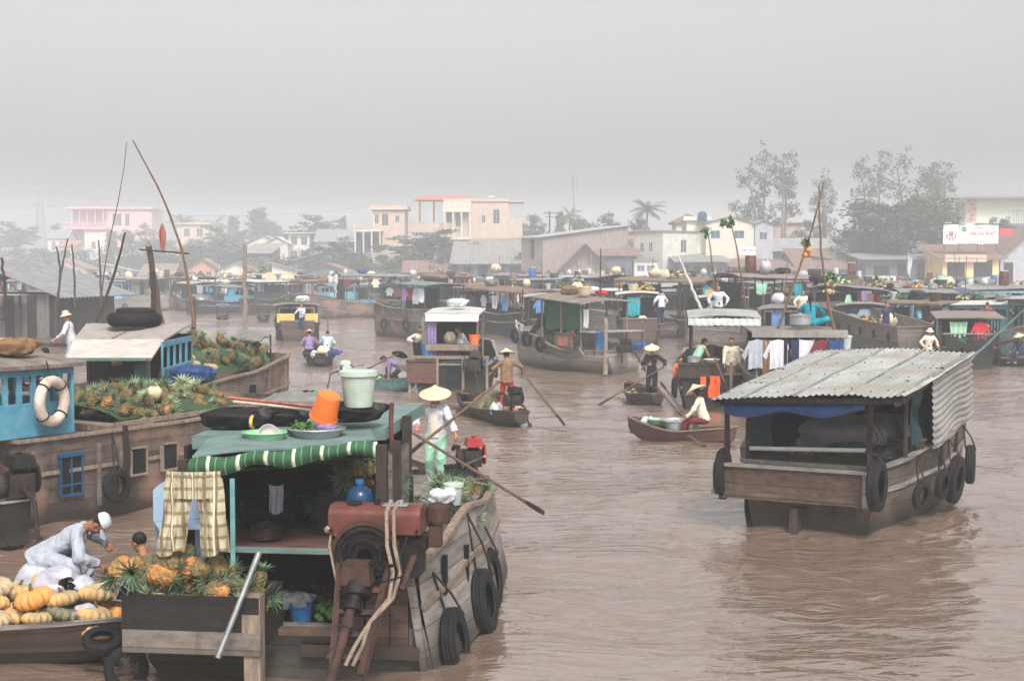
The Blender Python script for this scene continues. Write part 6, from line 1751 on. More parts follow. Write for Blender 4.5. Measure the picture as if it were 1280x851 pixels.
 mb = MB(); mb.lathe([(.001, .12), (.1, .1), (.26, -.0), (.27, -.02), (.1, .07), (.001, .09)], n=22); o = mb.build('straw_hat', M_['wood_dark']); o.location = D(500, 443, 46.8); o.rotation_euler = (R(-25), R(15), 0); tag(o, 'dark wide brimmed hat beside the woman in purple', 'hat')
 oar(D(497, 442, 46.5), D(446, 468, 46.8), 'long oar of the green sampan slanting down to the left', .022)
 stick('oar_post', PW((-.35, .9, .2)), PW((-.35, .9, .75)), .03, 'post_dark', 'short oar post on the green sampan', 'post')
 outboard(D(432, 462, 46.2), R(110), 'small white engine standing left of the green sampan', 'plastic_white', 1.0, .6)

 # --- G: pale boat with green tarp
 a, b = G(781, 467), G(664, 456)
 h = head_of(a, b); L = (b - a).length + .6
 root = empty('houseboat', a, h, 'pale round bowed boat with a green awning and tyres along its side', 'boat', 'houseboats moored in the river')
 hu = Hull(root, L, 3.1, 1.0, beam=((0, .55), (.15, .85), (.45, 1), (.8, .78), (1, .25)), hm='wood_pale', flare=.72, deck=.75, sheer=((0, -.1), (.3, -.12), (.62, .42), (1, .62)), gm='post_pale', n=30)
 Mx = Matrix.Translation(a) @ Matrix.Rotation(h, 4, 'Z'); PW = lambda p: Mx @ Vector(p)
 PWm = PW
 posts(root, [(sx * 1.15, y, .7, z) for sx in (-1, 1) for y, z in ((1.3, 2.75), (2.6, 2.85), (3.9, 3.0))], .045, 'post_pale')
 roof_slab(root, -1.25, 1.25, 1.1, 4.0, 2.72, 2.95, 'plank', 'plank_roof', .15, .25)
 q = MB(); q.grid(lambda u, v: (-1.12 + .02 * math.sin(u * 20), 1.4 + 2.3 * u, 2.75 - 1.1 * v + .05 * math.sin(u * 13)), 14, 6, 0, .02); q.build('green_curtain', M_['green'], root)
 q = MB(); q.grid(lambda u, v: (-1.0 + 2 * u, 3.95 + .05 * math.sin(u * 9), 2.9 - 1.5 * v), 10, 6, 0, .02); q.build('green_awning', M_['green'], root)
 q = MB(); q.grid(lambda u, v: (-1.15 - .2 * v, 3.9 + 1.3 * v, 2.0 - .5 * v - .2 * math.sin(3.1 * v) + .03 * math.sin(u * 20)) if False else (-1.25 + .5 * u, 3.95 + 1.2 * v, 2.2 - 1.0 * v - .15 * math.sin(3.1 * v) + .04 * math.sin(u * 11)), 10, 8, 0, .02); q.build('green_net', M_['green'], root)
 q = MB(); q.lathe([(.35, 0), (.5, .05), (.5, .6), (.3, .8), (.05, .86)], (-.5, 4.6, .95), 18); q.build('water_jar', M_['concrete'], root)
 q = MB()
 for t in (.76, .84, .92, .99):
  p = hu.at(t, -1); q.box((p.x, p.y, p.z + .12), (.05, .05, .26))
 for t0, t1 in ((.74, .87), (.87, 1.0)):
  q.bar(hu.at(t0, -1) + Vector((0, 0, .26)), hu.at(t1, -1) + Vector((0, 0, .26)), .05)
 q.build('bow_rail', M_['cream'], root, smooth=False)
 q = MB(); p = (-1.2, 2.0, 1.25)
 q.box((-1.32, 2.2, 1.2), (.05, 1.1, .6)); q.box((-1.35, 2.2, 1.53), (.08, 1.25, .05)); q.build('side_shutter', M_['wood_grey'], root, smooth=False)
 q = MB(); q.box((-1.37, 2.2, 1.2), (.03, .6, .35)); q.build('red_crate_panel', M_['tile_red'], root, smooth=False)
 q = MB(); q.grid(lambda u, v: (-1.3 - .45 * v, 1.2 + 1.9 * u, .95 - .12 * v), 6, 3, 0, .03); q.build('side_shelf', M_['post_dark'], root, smooth=False)
 q = MB(); q.box((0, .8, 1.62), (2.6, .9, .04)); posts(root, [(-1.2, .4, .7, 1.6), (1.2, .4, .7, 1.6)], .03); q.build('stern_shelf', M_['alu'], root, smooth=False)
 q = MB(); q.tube([(-1.35, 1.2, 1.0), (-1.5, .6, .7), (-1.35, -.2, .7), (-.8, -.5, .8)], .03, 6); q.build('rope_coil', M_['rope'], root)
 for t, lb in ((.86, 'leftmost tyre on the side of the pale green awning boat'), (.68, 'second tyre from the left on the pale green awning boat'), (.5, 'third tyre from the left on the pale green awning boat')):
  p = hu.at(t, -1, .8); g = hu.at(t, -1); tyre(PW(p) + Mx.to_3x3() @ Vector((-.12, 0, .05)), Mx.to_3x3() @ Vector((-1, 0, -.1)), .33, lb, PW(g))
 stick('mooring_post', G(757, 469), D(757, 398, 55.3), .1, 'post_pale', 'thick pale mooring post beside the green awning boat', 'post', r2=.08)
 stick('mooring_pole', G(648, 447), D(654, 362, 62), .04, 'bamboo', 'tilted bamboo pole at the bow of the green awning boat', 'pole', r2=.03)
 stick('mast', PW((.2, 1.8, 2.9)), PW((.2, 1.8, 4.9)), .04, 'post_dark', 'thin dark mast on the roof of the green awning boat', 'mast', r2=.015)
 hung_cloth(PW((-.95, .35, 1.7)), Mx.to_3x3() @ Vector((0, 1, .0)), .55, .9, 'plastic_blue', 'bright blue tarp hanging at the stern of the green awning boat', 'tarp', 'hanging_tarp', 5)
 hung_cloth(PW((-1.15, 1.0, 2.5)), Mx.to_3x3() @ Vector((0, 1, .0)), .35, .7, 'cloth_white', 'white cloth hung under the green awning boat roof', seed=8)
 item('red basin', PW((-.9, 2.9, 1.3)), 0, 'red bowl on the side shelf of the green awning boat', 1.0)
 person('person in orange sitting inside the green awning boat', PW((-.3, 3.0, .8)), R(80), hip=(0, 0, .55), lean=10, feet=((-.2, .35, .06), (.2, .35, .06)), hands=((-.2, .3, .6), (.2, .3, .6)), shirt='orange_cloth', legs='cloth_maroon', voxel=.018)
 for k, (kd, t, u, s, lb) in enumerate([('white bundle', 2.6, .3, 1.1, 'white sacking heap on the green awning boat roof'), ('brown bundle', 3.3, -.2, 1.2, 'brown bundle on the green awning boat roof'), ('wicker basket', 1.9, -.5, 1.0, 'wicker basket on the green awning boat roof'), ('red bundle', 2.1, .5, .9, 'dark red bundle on the green awning boat roof'), ('tan sack', 3.7, .5, 1.0, 'tan sack on the green awning boat roof')]):
  item(kd, PW((u, t, 3.02)), k, lb, s)
 outboard(PW((-.3, -.35, 1.0)), h + R(180), 'dark engine hanging on the stern of the green awning boat', 'iron', 1.3, .9)
 item('blue tarp bundle', PW((.5, -.1, .9)), 0, 'blue and white bundle beside the stern engine of the green awning boat', 1.0)
 hb('the boat behind the green awning boat', 'dark open boat with a white roof just behind the green awning boat', (690, 430), (668, 410), L=7.5, B=3, H=1.1, hm='wood_dark', roofm='zinc', kind='corr', cab=(.08, .8), zr=2.5, seed=14,
  items=[('red basin', .04, -.3, 1)], hang=[('back', -.5, 1, .42, .7), ('back', 0, 7, .6, .8), ('back', .5, 0, .42, .8)])
 hb('the pale shed boat', 'boat with a pale slab roof between the green awning boat and the white tin canopy', (800, 432), (786, 395), L=8, B=2.6, H=1.2, hm='wood_brown', roofm='offwhite', kind='slab', cab=(.1, .7), zr=2.7, seed=15,
  items=[('tan sack', .05, .2, 1.2), ('metal pot', .06, -.4, 1.2)], roof_items=[('wicker basket', .4, -.3, 1.1), ('heap of squash', .5, .4, 1.1)], hang=[('back', -.3, 5, .7, 1.0), ('left', .3, 2, .7, 1), ('left', .2, 0, .6, .8)])

 # --- I: market boat with people
 a = G(898, 513); h = R(-6)
 root = empty('houseboat', a, h, 'dark market boat with a white tin canopy, clothes and several people', 'boat', 'houseboats moored in the river')
 hu = Hull(root, 6.5, 2.5, .95, beam=((0, .88), (.3, 1), (.8, .7), (1, .1)), hm='wood_dark', flare=.8, deck=.55, sheer=((0, .1), (1, .6)))
 Mi = Matrix.Translation(a) @ Matrix.Rotation(h, 4, 'Z'); PW = lambda p, Mi=Mi: Mi @ Vector(p)
 posts(root, [(-.75, 1.0, .5, 2.62), (1.15, 1.0, .5, 2.62), (-.75, 3.0, .5, 2.75), (1.15, 3.0, .5, 2.75)], .035, 'post_dark')
 roof_slab(root, -.78, 1.18, .95, 3.2, 2.6, 2.74, 'corr', 'zinc', .08, .08)
 q = MB(); q.grid(lambda u, v: (-.86 + 2.1 * u, .86 - .06 * v, 2.6 - .2 * v + .01 * math.sin(u * 70)), 60, 2, 0, .015); q.build('roof_flap', M_['zinc'], root)
 q = MB(); q.box((-.5, .25, 1.3), (1.3, .7, .05)); q.box((-.5, -.05, 1.1), (1.3, .05, .35)); q.build('counter', M_['post_dark'], root, smooth=False)
 q = MB(); q.box((.35, -.06, .6), (.09, .09, 1.6)); q.build('stern_post', M_['post_pale'], root, smooth=False)
 tops = [('cloth_teal', -.62, 1.1, 'woman in a teal sleeveless top leaning over the market boat counter', 40, -20, 'none'), ]
 person('woman in a green sleeveless top leaning over the market boat counter', PW((-.65, 1.0, .55)), R(-60), hip=(0, 0, .82), lean=32, hands=((-.25, .45, .75), (.1, .5, .8)), shirt='cloth_mint', sleeve='none', legs='cloth_black', hair='bun', female=True, voxel=.013)
 person('man in a cream shirt standing on the market boat looking down', PW((.38, .35, .5)), R(165), hip=(0, 0, .84), lean=4, hands=((-.24, .12, .74), (.2, .22, .8)), shirt='cloth_cream', legs='cloth_olive', head=(14, 0), voxel=.012)
 person('woman in red with tied black hair at the right of the market boat', PW((1.15, .9, .55)), R(150), hip=(0, 0, .8), lean=15, hands=((-.3, .3, .85), (.15, .3, .8)), shirt='cloth_red', legs='cloth_navy', hair='long', female=True, voxel=.013, head=(10, 40))
 person('child in orange sitting low at the left of the market boat', PW((-1.15, .9, .5)), R(-140), sc=.8, hip=(0, 0, .5), lean=10, feet=((-.2, .35, .06), (.2, .35, .06)), hands=((-.2, .3, .6), (.2, .3, .6)), shirt='orange_cloth', legs='cloth_red', voxel=.016)
 q = empty('life_jacket', PW((-.12, -.12, 1.0)), h, 'orange life jacket hanging on the stern of the market boat', 'life jacket')
 m1 = MB(); m1.grid(lambda u, v: ((u - .5) * (.24 + .10 * v) + .02 * math.sin(v * 7), -.03 * math.sin(u * 3.14) - .02, -.62 * v), 8, 10, 0, .04); m1.build('front', M_['orange_cloth'], q)
 m1 = MB(); m1.grid(lambda u, v: (-.32 + (u - .5) * .16, -.02, -.02 - .3 * v), 5, 6, 0, .035); m1.build('side_flap', M_['orange_cloth'], q)
 m1 = MB(); m1.box((0, -.06, -.3), (.3, .02, .03)); m1.box((0, -.06, -.05), (.1, .03, .03)); m1.build('strap', M_['cloth_grey'], q)
 for i, (x, m, nm, w) in enumerate([(1.5, 'cloth_grey', 'grey', .3), (1.72, 'cloth_olive', 'olive', .3), (1.9, 'cloth_brown', 'brown', .25)]):
  hung_cloth(PW((x, .1, 1.95)), (1, 0, 0), w, 1.1, m, '%s trousers hung on the right side of the market boat' % nm, 'trousers', 'hanging_trousers', i)
 item('pale bundle', PW((1.35, -.1, .75)), 0, 'pile of pale netting beside the blue barrel', 1.3); item('pale bundle', PW((1.3, .1, 1.1)), 1, 'upper pile of pale netting under the hung trousers', 1.1)
 item('blue barrel', PW((1.75, -.5, .45)), 0, 'blue barrel standing right of the life jacket boat', .95)
 item('metal pot', PW((-.7, .25, 1.33)), 0, 'metal pot on the market boat counter', 1); item('white basin', PW((-.2, .3, 1.33)), 0, 'white basin on the market boat counter', .9)
 item('dark bundle', PW((.8, .5, .6)), 0, 'dark bundle behind the stern post of the market boat', 1.1)
 tyre(PW((-1.25, .4, .6)), (-1, 0, 0), .3, 'tyre on the left side of the market boat', PW((-1.12, .4, .95)))
 oar(D(893, 447, 40.3), D(912, 492, 39.6), 'oar leaning at the man in the cream shirt', .025, blen=.5)
 tyre(PW((1.55, -1.7, .7)), (1, 0, 0), .38, 'tyre leaning between the market boat and the tin roofed boat'); tyre(PW((1.25, -1.65, .55)), (.9, -.4, 0), .36, 'second tyre leaning left of the netting pile')
 # bamboo display poles with leaves
 def leafy(px, py, d, lb, n=16):
  mb = MB(); rng = random.Random(px); leaf_clump(mb, (0, 0, 0), .3, n, .28, rng, .8, .6)
  o = mb.build('leaf_bunch', M_['leaf_green'], smooth=False); o.location = D(px, py, d); return tag(o, lb, 'leaves')
 stick('display_pole', D(895, 385, 60), D(884, 285, 60), .045, 'bamboo', 'tall thin pole with a small leaf tuft before the narrow yellow house', 'pole', r2=.02, bend=-.3); leafy(884, 290, 60, 'small leaf tuft on the pole before the narrow yellow house')
 stick('display_pole', D(932, 385, 56), D(914, 278, 56), .045, 'bamboo', 'tall thin pole with drooping leaves before the cream house', 'pole', r2=.02, bend=-.3); leafy(908, 279, 56, 'drooping dark leaves tied to the pole before the cream house', 34)
 stick('mast', D(878, 390, 58), D(848, 320, 58), .07, 'white', 'slanting white pole left of the low white roof', 'pole', r2=.05)
 stick('display_pole', D(861, 410, 50), D(858, 378, 50), .05, 'post_dark', 'short dark post beside the hanging pale net', 'post')

 # --- black rower
 r, hu, PW, h = sampan('small brown sampan steered by the rower in black', (823, 509), (784, 495), B=1.15, H=.42, hm='wood_brown', L=3.7, gm='post_pale')
 item('heap of roots', PW((0, 2.2, .15)), 0, 'heap of dark roots in the bow of the rower in black sampan', .9); item('brown basket', PW((0, 1.5, .15)), 0, 'basket of produce in the rower in black sampan', .9)
 fp = D(815, 487, 42.8)
 person('rower dressed all in black with a conical hat standing in a sampan', (fp.x, fp.y, .15), R(165), hands=((-.42, .22, .98), (.05, .35, 1.05)), lean=6, shirt='cloth_black', legs='cloth_black', hat='conical', skin='skin', voxel=.012, shirt_len=.2, head=(8, 10), female=True)
 oar(D(829, 459, 42.4), D(745, 508, 42.0), 'long oar reaching far left of the rower in black', .02); oar(D(822, 485, 41.6), D(852, 520, 38.5), 'second oar dipping down right of the rower in black', .028, blen=.5)
 # --- seated woman sampan
 r, hu, PW, h = sampan('worn brown sampan of the seated woman with pots of food', (916, 556), (790, 546), B=1.3, H=.42, hm='wood_red', L=2.75, gm='post_pale', sheer=((0, .2), (.45, 0), (1, .3)))
 person('woman seated in a sampan wearing a conical hat, white blouse and dark red trousers', PW((.0, .75, .1)), R(70), hip=(0, 0, .46), lean=14, feet=((-.16, .5, .06), (.18, .5, .06)), hands=((-.3, .35, .5), (.28, .42, .48)), knee=((-.3, .5, 1), (.3, .5, 1)), shirt='cloth_cream', legs='cloth_maroon', hat='big_conical', head=(10, -30), voxel=.012, hair='bun', female=True)
 item('aluminium basin', PW((.1, 1.55, .28)), 0, 'wide metal basin in the seated woman sampan', 1.35); item('green basin', PW((-.05, 2.0, .36)), 0, 'green plastic basin in the seated woman sampan', .8)
 item('metal pot', PW((-.2, 1.4, .25)), 0, 'metal cooking pot next to the seated woman', 1.2); item('white sack', PW((.1, 2.3, .22)), 0, 'white bag in the bow of the seated woman sampan', .6)
 item('tan sack', PW((.15, 1.2, .2)), 0, 'tan cloth sack beside the seated woman', .6)
 oar(D(855, 515, 33), D(826, 478, 34.5) * 1.0, 'upright oar lying across the seated woman sampan', .025, blen=.5); oar(D(862, 545, 32.5), D(886, 562, 31.5), 'short oar dipping into the water right of the seated woman', .022, blen=.4)

 # --- brown rower
 r, hu, PW, h = sampan('dark sampan of vegetables rowed by the standing rower in brown', (652, 534), (576, 508), B=1.35, H=.4, hm='wood_brown', gm='post_dark', sheer=((0, .32), (.4, 0), (1, .25)))
 fp = D(634, 514, 37.6)
 P = person('rower in a brown shirt and red patterned trousers standing with two oars', (fp.x, fp.y, .30), R(12), hands=((-.30, .20, .98), (.42, .05, .92)), lean=8, hip=(0, 0, .82), shirt='cloth_brown', legs='cloth_pattern', hat='conical', voxel=.011, shirt_len=.16, feet=((-.12, .12, .04), (.12, -.1, .04)))
 oar(D(660, 474, 37.2), D(706, 531, 35.0), 'long oar dipping right of the rower in brown', .03); oar(D(624, 477, 24.6), D(500, 576, 22.7), 'upper oar of the woman in white, rising to the right across her jacket', .024)
 for k, (kd, x, y, s, lb) in enumerate([('heap of melons', 0, 2.3, 1.1, 'heap of yellow green melons in the brown rower sampan'), ('white sack', -.25, 1.4, .8, 'white sack in the brown rower sampan'), ('heap of cabbages', .2, 3.0, 1.1, 'pile of cabbages at the bow of the brown rower sampan'), ('pale bundle', .15, 3.7, 1.0, 'pale tarp bundle at the bow of the brown rower sampan'), ('red basin', .1, 1.25, .7, 'small red bowl in the brown rower sampan'), ('tan sack', .3, 1.8, .75, 'tan sack in the middle of the brown rower sampan')]):
  item(kd, PW((x, y, .14)), k * 1.3, lb, s)
 tt = empty('cargo_net', PW((0, 2.7, .2)), h, 'greenish net draped over the melons of the brown rower sampan', 'net')
 q = MB(); q.grid(lambda u, v: ((u - .5) * 1.1, (v - .5) * 1.3, .55 * math.sin(3.14 * u) ** .6 * math.sin(3.14 * v) ** .6 + .03 * math.sin(u * 17) * math.sin(v * 13)), 14, 14, 0, .01); q.build('net', M_['cloth_olive'], tt)
 outboard(D(642, 500, 37), R(-150), 'black engine at the stern of the brown rower sampan', 'rubber', 1.15, .7)

 # --- woman in white
 r, hu, PW, h = sampan('sampan with a rounded stern below the woman in white', (589, 648), (470, 600), B=1.35, H=.5, hm='wood_brown', gm='post_dark', L=5.2, sheer=((0, .25), (.4, 0), (1, .3)))
 fp = D(545, 603, 23.9)
 person('woman in a white jacket, mint trousers and conical hat rowing with crossed oars', (fp.x, fp.y, .42), R(172), hip=(0, 0, .83), lean=3, hands=((-.42, .30, .80), (.26, .34, 1.0)), elbow=((-1, -.3, -.4), (1, -.3, -.5)), shirt='cloth_white', legs='cloth_mint', hat='big_conical', voxel=.008, shirt_len=.22, head=(10, 5), hair='bun', female=True, scarf='cloth_grey', loose=1.12, feet=((-.12, .05, .04), (.1, -.05, .04)), grip=(0, .3, -1))
 wr_ = bpy.data.objects[[k.name for k in bpy.data.objects if k.get('label', '').startswith('woman in a white jacket')][0]]
 q = MB(); q.grid(lambda u, v: ((u - .5) * (.10 + .05 * v), .148 - .012 * (2*u - 1) ** 2 - .02 * v * (1 - v) * 0 + (.0 if v > .4 else .012 * (v / .4) - .012), 1.24 - .46 * v), 6, 10, 0, .012); q.build('blouse_front', M_['cloth_cream'], wr_)
 oar(D(508, 536, 23.2), D(680, 641, 20.6), 'oar running from the woman in white down to the right', .024, blen=.5)
 stick('oar_post', D(592, 640, 23.1), D(594, 590, 23.1), .045, 'tank_red', 'rusty upright oar post beside the red engine', 'post')
 outboard(D(590, 572, 23.0), R(190), 'red and black engine on the stern of the sampan with the woman in white', 'engine_red', 1.1, .8)
 q = MB(); q.tube([D(560, 590, 22.8), D(600, 573, 22.6), D(606, 570, 22.4)], .02, 6); tag(q.build('tiller_bar', M_['iron_pale']), 'short grey steering bar behind the red engine', 'bar')
 for i, (px, py, d) in enumerate([(566, 592, 22.7), (578, 600, 22.6), (590, 612, 22.5)]):
  item(['black bucket', 'dark bundle', 'brown basket'][i], D(px, py + 10, d), i, ['black pail below the red engine', 'dark rag bundle below the red engine', 'brown basket at the rounded sampan stern'][i], .9)

 # --- J: roof platform with the woman in teal
 a = G(1000, 528); h = R(-4)
 root = empty('houseboat', a, h, 'boat with a flat plank roof platform, clothes hanging beneath and two bamboo poles', 'boat', 'houseboats moored in the river')
 hu = Hull(root, 6.5, 2.6, 1.0, hm='wood_grey', flare=.8, deck=.7, sheer=((0, .1), (1, .6)))
 Mj = Matrix.Translation(a) @ Matrix.Rotation(h, 4, 'Z'); PW = lambda p, Mj=Mj: Mj @ Vector(p)
 posts(root, [(-1.1, .4, .7, 2.35), (1.1, .4, .7, 2.35), (-1.1, 3, .7, 2.35), (1.1, 3, .7, 2.35), (0, .4, .7, 2.35)], .04, 'post_pale')
 roof_slab(root, -1.15, 1.15, .3, 3.3, 2.36, 2.4, 'plank', 'plank_roof', .02, .05)
 q = MB(); q.box((0, .22, 2.33), (2.5, .06, .2)); q.build('fascia_board', M_['zinc_old'], root, smooth=False)
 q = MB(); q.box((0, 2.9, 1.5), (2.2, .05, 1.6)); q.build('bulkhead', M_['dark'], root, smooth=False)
 for i, (x, m, nm, kd) in enumerate([(-1.1, 'cloth_grey', 'grey', 's'), (-.85, 'cloth_brown', 'brown', 't'), (-.55, 'cloth_white', 'white', 's'), (-.3, 'cloth_black', 'black', 't'), (-.12, 'cloth_navy', 'navy', 't'), (.2, 'cloth_white', 'long white', 'c'), (.62, 'cloth_maroon', 'maroon', 's'), (.95, 'tarp_blue', 'blue', 'c')]):
  p = PW((x, .24, 2.18)); al = Mj.to_3x3() @ Vector((1, .15, 0))
  if kd == 's': hung_shirt(p, al, m, '%s shirt hanging below the plank roof platform' % nm, 1.1, i)
  else: hung_cloth(p, al, .22 if kd == 't' else .42, 1.1, m, '%s %s hanging below the plank roof platform' % (nm, 'trousers' if kd == 't' else 'cloth'), 'trousers' if kd == 't' else 'cloth', 'hanging_cloth', i)
 fp = D(1013, 408, 39.3)
 person('woman in bright teal with a black ponytail sitting on the plank roof platform', (fp.x, fp.y, 2.42 - .0), R(-12), hip=(0, 0, .18), lean=3, feet=((-.35, .45, .08), (.35, .45, .08)), knee=((-1, .3, .25), (1, .3, .25)), hands=((-.30, .32, .25), (.34, .30, .25)), elbow=((-1, -.1, .1), (1, -.1, .1)), shirt='cloth_teal', legs='cloth_teal', hair='long', female=True, voxel=.011, loose=1.12, head=(8, 0))
 p = PW((.0, .62, 2.42)); item('metal pot', D(1000, 408, 38.6), 0, 'wide metal cooking pot on the plank roof platform', 1.6); item('heap of greens', D(1000, 402, 38.6), 0, 'leafy greens in the pot on the plank roof platform', .45)
 b1 = stick('display_pole', D(972, 410, 39), D(1030, 228, 40.5), .04, 'bamboo', 'long bamboo pole leaning right and hung with yellow fruit', 'pole', r2=.02, bend=.1)
 b2 = stick('display_pole', D(1046, 428, 38.4), D(1024, 232, 40), .045, 'bamboo', 'bamboo pole rising at the right end of the plank roof platform', 'pole', r2=.02, bend=-.15)
 for (px, py, d, lb, m) in [(1007, 310, 39.8, 'bundle of yellow fruit tied high on the leaning bamboo pole', 'pumpkin'), (1039, 357, 38.9, 'bunch of brown fruit hung on the right bamboo pole', 'pumpkin_tan')]:
  t = empty('fruit_bunch', D(px, py, d), 0, lb, 'fruit bunch'); q = MB(); rng = random.Random(px)
  for i in range(7): q.ball((rng.uniform(-.1, .1), rng.uniform(-.1, .1), rng.uniform(-.2, .12)), rng.uniform(.07, .11), 8, 6)
  q.build('fruit', M_[m], t); q = MB(); leaf_clump(q, (0, 0, .18), .15, 18, .22, rng); q.build('leaves', M_['leaf_green'], t, smooth=False)
  q = MB(); q.tube([(0, 0, .4), (0, 0, .1)], .012, 5); q.build('string', M_['rope'], t)
 for i, (px, lb) in enumerate([(1046, 'left of two white jars beside the right bamboo pole'), (1057, 'right of two white jars beside the right bamboo pole')]): item('white bucket', D(px, 436, 38), 0, lb, 1.0)
 # crowd behind J and left of K
 hb('the boat behind the woman in teal', 'open boat crowded with dark cargo right of the plank roof platform', (1078, 446), (1066, 412), L=7, B=2.5, H=1.2, hm='wood_dark', roofm='zinc_old', kind='slab', cab=(.3, .75), zr=2.3, seed=31,
  items=[('dark bundle', .08, -.3, 1.3), ('blue crate', .1, .4, 1.2), ('tan sack', .2, 0, 1.1), ('white bundle', .88, 0, 1)], hang=[('back', -.5, 3, .7, .9), ('back', .1, 7, .42, .9), ('back', .6, 5, .5, .8)], tyres=[(.2, 1, .32)])
 hb('the low flat boat', 'low flat roofed boat between the market boat and the plank platform', (985, 448), (960, 405), L=8, B=2.6, H=1.1, hm='wood_pale', roofm='tarp_grey', kind='tarp', cab=(.1, .7), zr=2.2, seed=32,
  roof_items=[('pale bundle', .3, .3, 1.2), ('white sack', .5, -.3, 1.1)], hang=[('back', -.4, 1, .6, .8), ('back', .3, 8, .5, .8)])
 hb('the low white roofed boat', 'boat with a low bright white roof and an orange bundle behind the market canopy', (905, 430), (870, 392), L=8, B=2.7, H=1.1, hm='wood_grey', roofm='white', kind='slab', cab=(.1, .65), zr=2.5, seed=33, roof_items=[('yellow crate', .2, -.6, 1), ('brown bundle', .5, .2, 1)],
  hang=[('back', -.4, 9, .6, .8), ('back', .3, 4, .5, .9)])
 hb('the net covered boat', 'boat with a lumpy thatched roof behind the woman in teal', (985, 420), (930, 398), L=8, B=2.9, H=1.2, hm='wood_brown', roofm='thatch', kind='thatch', cab=(.05, .85), zr=2.6, seed=34, hang=[('left', .3, 3, .6, .9), ('left', .5, 2, .6, .9), ('left', .7, 7, .42, .9)])
 for (px, py, d, lb, sh, hat) in [(898, 382, 52, 'person in a white shirt walking on the boats before the low white roof', 'cloth_white', None), (827, 383, 66, 'dark haired person in white among the boats left of the tin canopy', 'cloth_white', None), (1003, 385, 60, 'person in pale clothes behind the leaning bamboo pole', 'cloth_cream', None),
         (1107, 400, 62, 'person in dark clothes standing in the boat left of the slanted plank hull', 'cloth_navy', None), (1235, 398, 66, 'person in maroon under the far right roof', 'cloth_maroon', None), (1160, 436, 53, 'person in a pale shirt and hat at the end of the slanted plank hull', 'cloth_cream', 'bucket')]:
  p = D(px, py, d); person(lb, (p.x, p.y, p.z - .82), R((px * 7) % 360), hands=((-.3, .2, .9), (.3, .2, .9)), lean=8, shirt=sh, legs='cloth_navy', hat=hat, voxel=.02)

 # --- K: slanted plank hull boat on the right
 hb('the slanted plank boat', 'grey plank sided boat seen end on with a wide flat roof, right of centre', (1212, 462), (1168, 428), L=7.5, B=2.7, H=1.2, hm='wood_dark', roofm='plank_roof', kind='plank', cab=(.0, .5), zr=2.05, zr2=2.2, seed=41, rise=.04,
  items=[('green bundle', .04, -.5, 1.2), ('blue bucket', .55, .3, 1), ('dark bundle', .05, .2, 1.2)], hang=[('left', .12, 5, .7, .7), ('left', .25, 11, .5, .8), ('back', -.4, 10, .7, .6), ('back', .35, 2, .42, .8)], tyres=[(.15, 1, .33)])
 a, b = G(1160, 452), G(1106, 440)
 root = empty('barge', G(1150, 455), R(12), 'grey barge with tall plank sides and small square holes, right of the white jars', 'boat', 'houseboats moored in the river')
 hu = Hull(root, 10, 2.6, 1.7, beam=((0, .85), (.3, 1), (.8, .9), (1, .5)), hm='wood_grey', flare=.75, deck=1.45, sheer=((0, -.1), (1, .75)), gm='post_pale')
 for t in (.08, .2, .32, .44, .56, .68, .8): q = MB(); p = hu.at(t, -1, .72); q.box((p.x - .005, p.y, p.z), (.03, .26, .42)); q.build('hull_opening', M_['dark'], root, smooth=False)
 Mk = Matrix.Translation(root.location) @ Matrix.Rotation(R(12), 4, 'Z')
 for i, (y, k, s, lb) in enumerate([(3, 'tan sack', 1.2, 'tan sack lying on the barge with tall plank sides'), (5, 'heap of squash', 1.2, 'heap of squash on the barge with tall plank sides'), (7, 'pale bundle', 1.3, 'pale bundle on the barge with tall plank sides'), (8.4, 'red basin', 1.1, 'red basin on the bow of the barge with tall plank sides')]): item(k, Mk @ Vector((0, y, 1.48)), i, lb, s)
 hb('the blue posted boat', 'long boat with a white roof on bright blue posts behind the woman in teal', (1100, 407), (1010, 398), L=9, B=3.0, H=1.2, hm='blue_pale', roofm='white', kind='slab', cab=(.02, .85), zr=2.75, wallm='blue', win=9, wfrom=.25, seed=42, gm='blue', items=[('blue tarp bundle', .9, 0, 1.2)], rise=.1)
 q = empty('mast_cross', D(1029, 362, 76), 0, 'white wooden cross shaped mast on the blue posted boat roof', 'mast'); m1 = MB(); m1.box((0, 0, .5), (.12, .1, 1.6)); m1.build('upright', M_['white'], q, smooth=False); m1 = MB(); m1.box((0, 0, .75), (1.3, .12, .14)); m1.build('crossbar', M_['white'], q, smooth=False)
 hb('the pale blue windowed boat', 'pale blue cabin boat with many windows left of the twin blue boats', (1165, 415), (1100, 402), L=8, B=2.6, H=1.1, hm='blue_pale', roofm='plank_roof', kind='plank', cab=(.05, .9), zr=2.6, wallm='blue_pale', win=6, seed=43, gm='blue', roof_items=[('heap of squash', .6, 0, 1.3)])
 hb('the blue shuttered boat', 'boat with a row of blue arched posts before the yellow shop', (1238, 412), (1150, 397), L=10, B=3.0, H=1.2, hm='wood_grey', roofm='plank_roof', kind='thatch', cab=(.05, .9), zr=2.9, wallm='blue', win=9, seed=44, gm='blue', items=[('blue barrel', .03, -.5, 1.1)], roof_items=[('pale bundle', .3, 0, 1.1)])
 hb('the brown awning boat', 'brown boat with people under a plank awning in front of the yellow shop', (1262, 432), (1180, 410), L=8.5, B=2.8, H=1.2, hm='wood_brown', roofm='plank_roof', kind='plank', cab=(.1, .7), zr=2.5, seed=45, items=[('metal pot', .8, 0, 1.2), ('blue bucket', .06, .3, 1.2)], hang=[('left', .3, 8, .42, .8), ('left', .45, 3, .6, .8), ('left', .6, 7, .6, .7)])
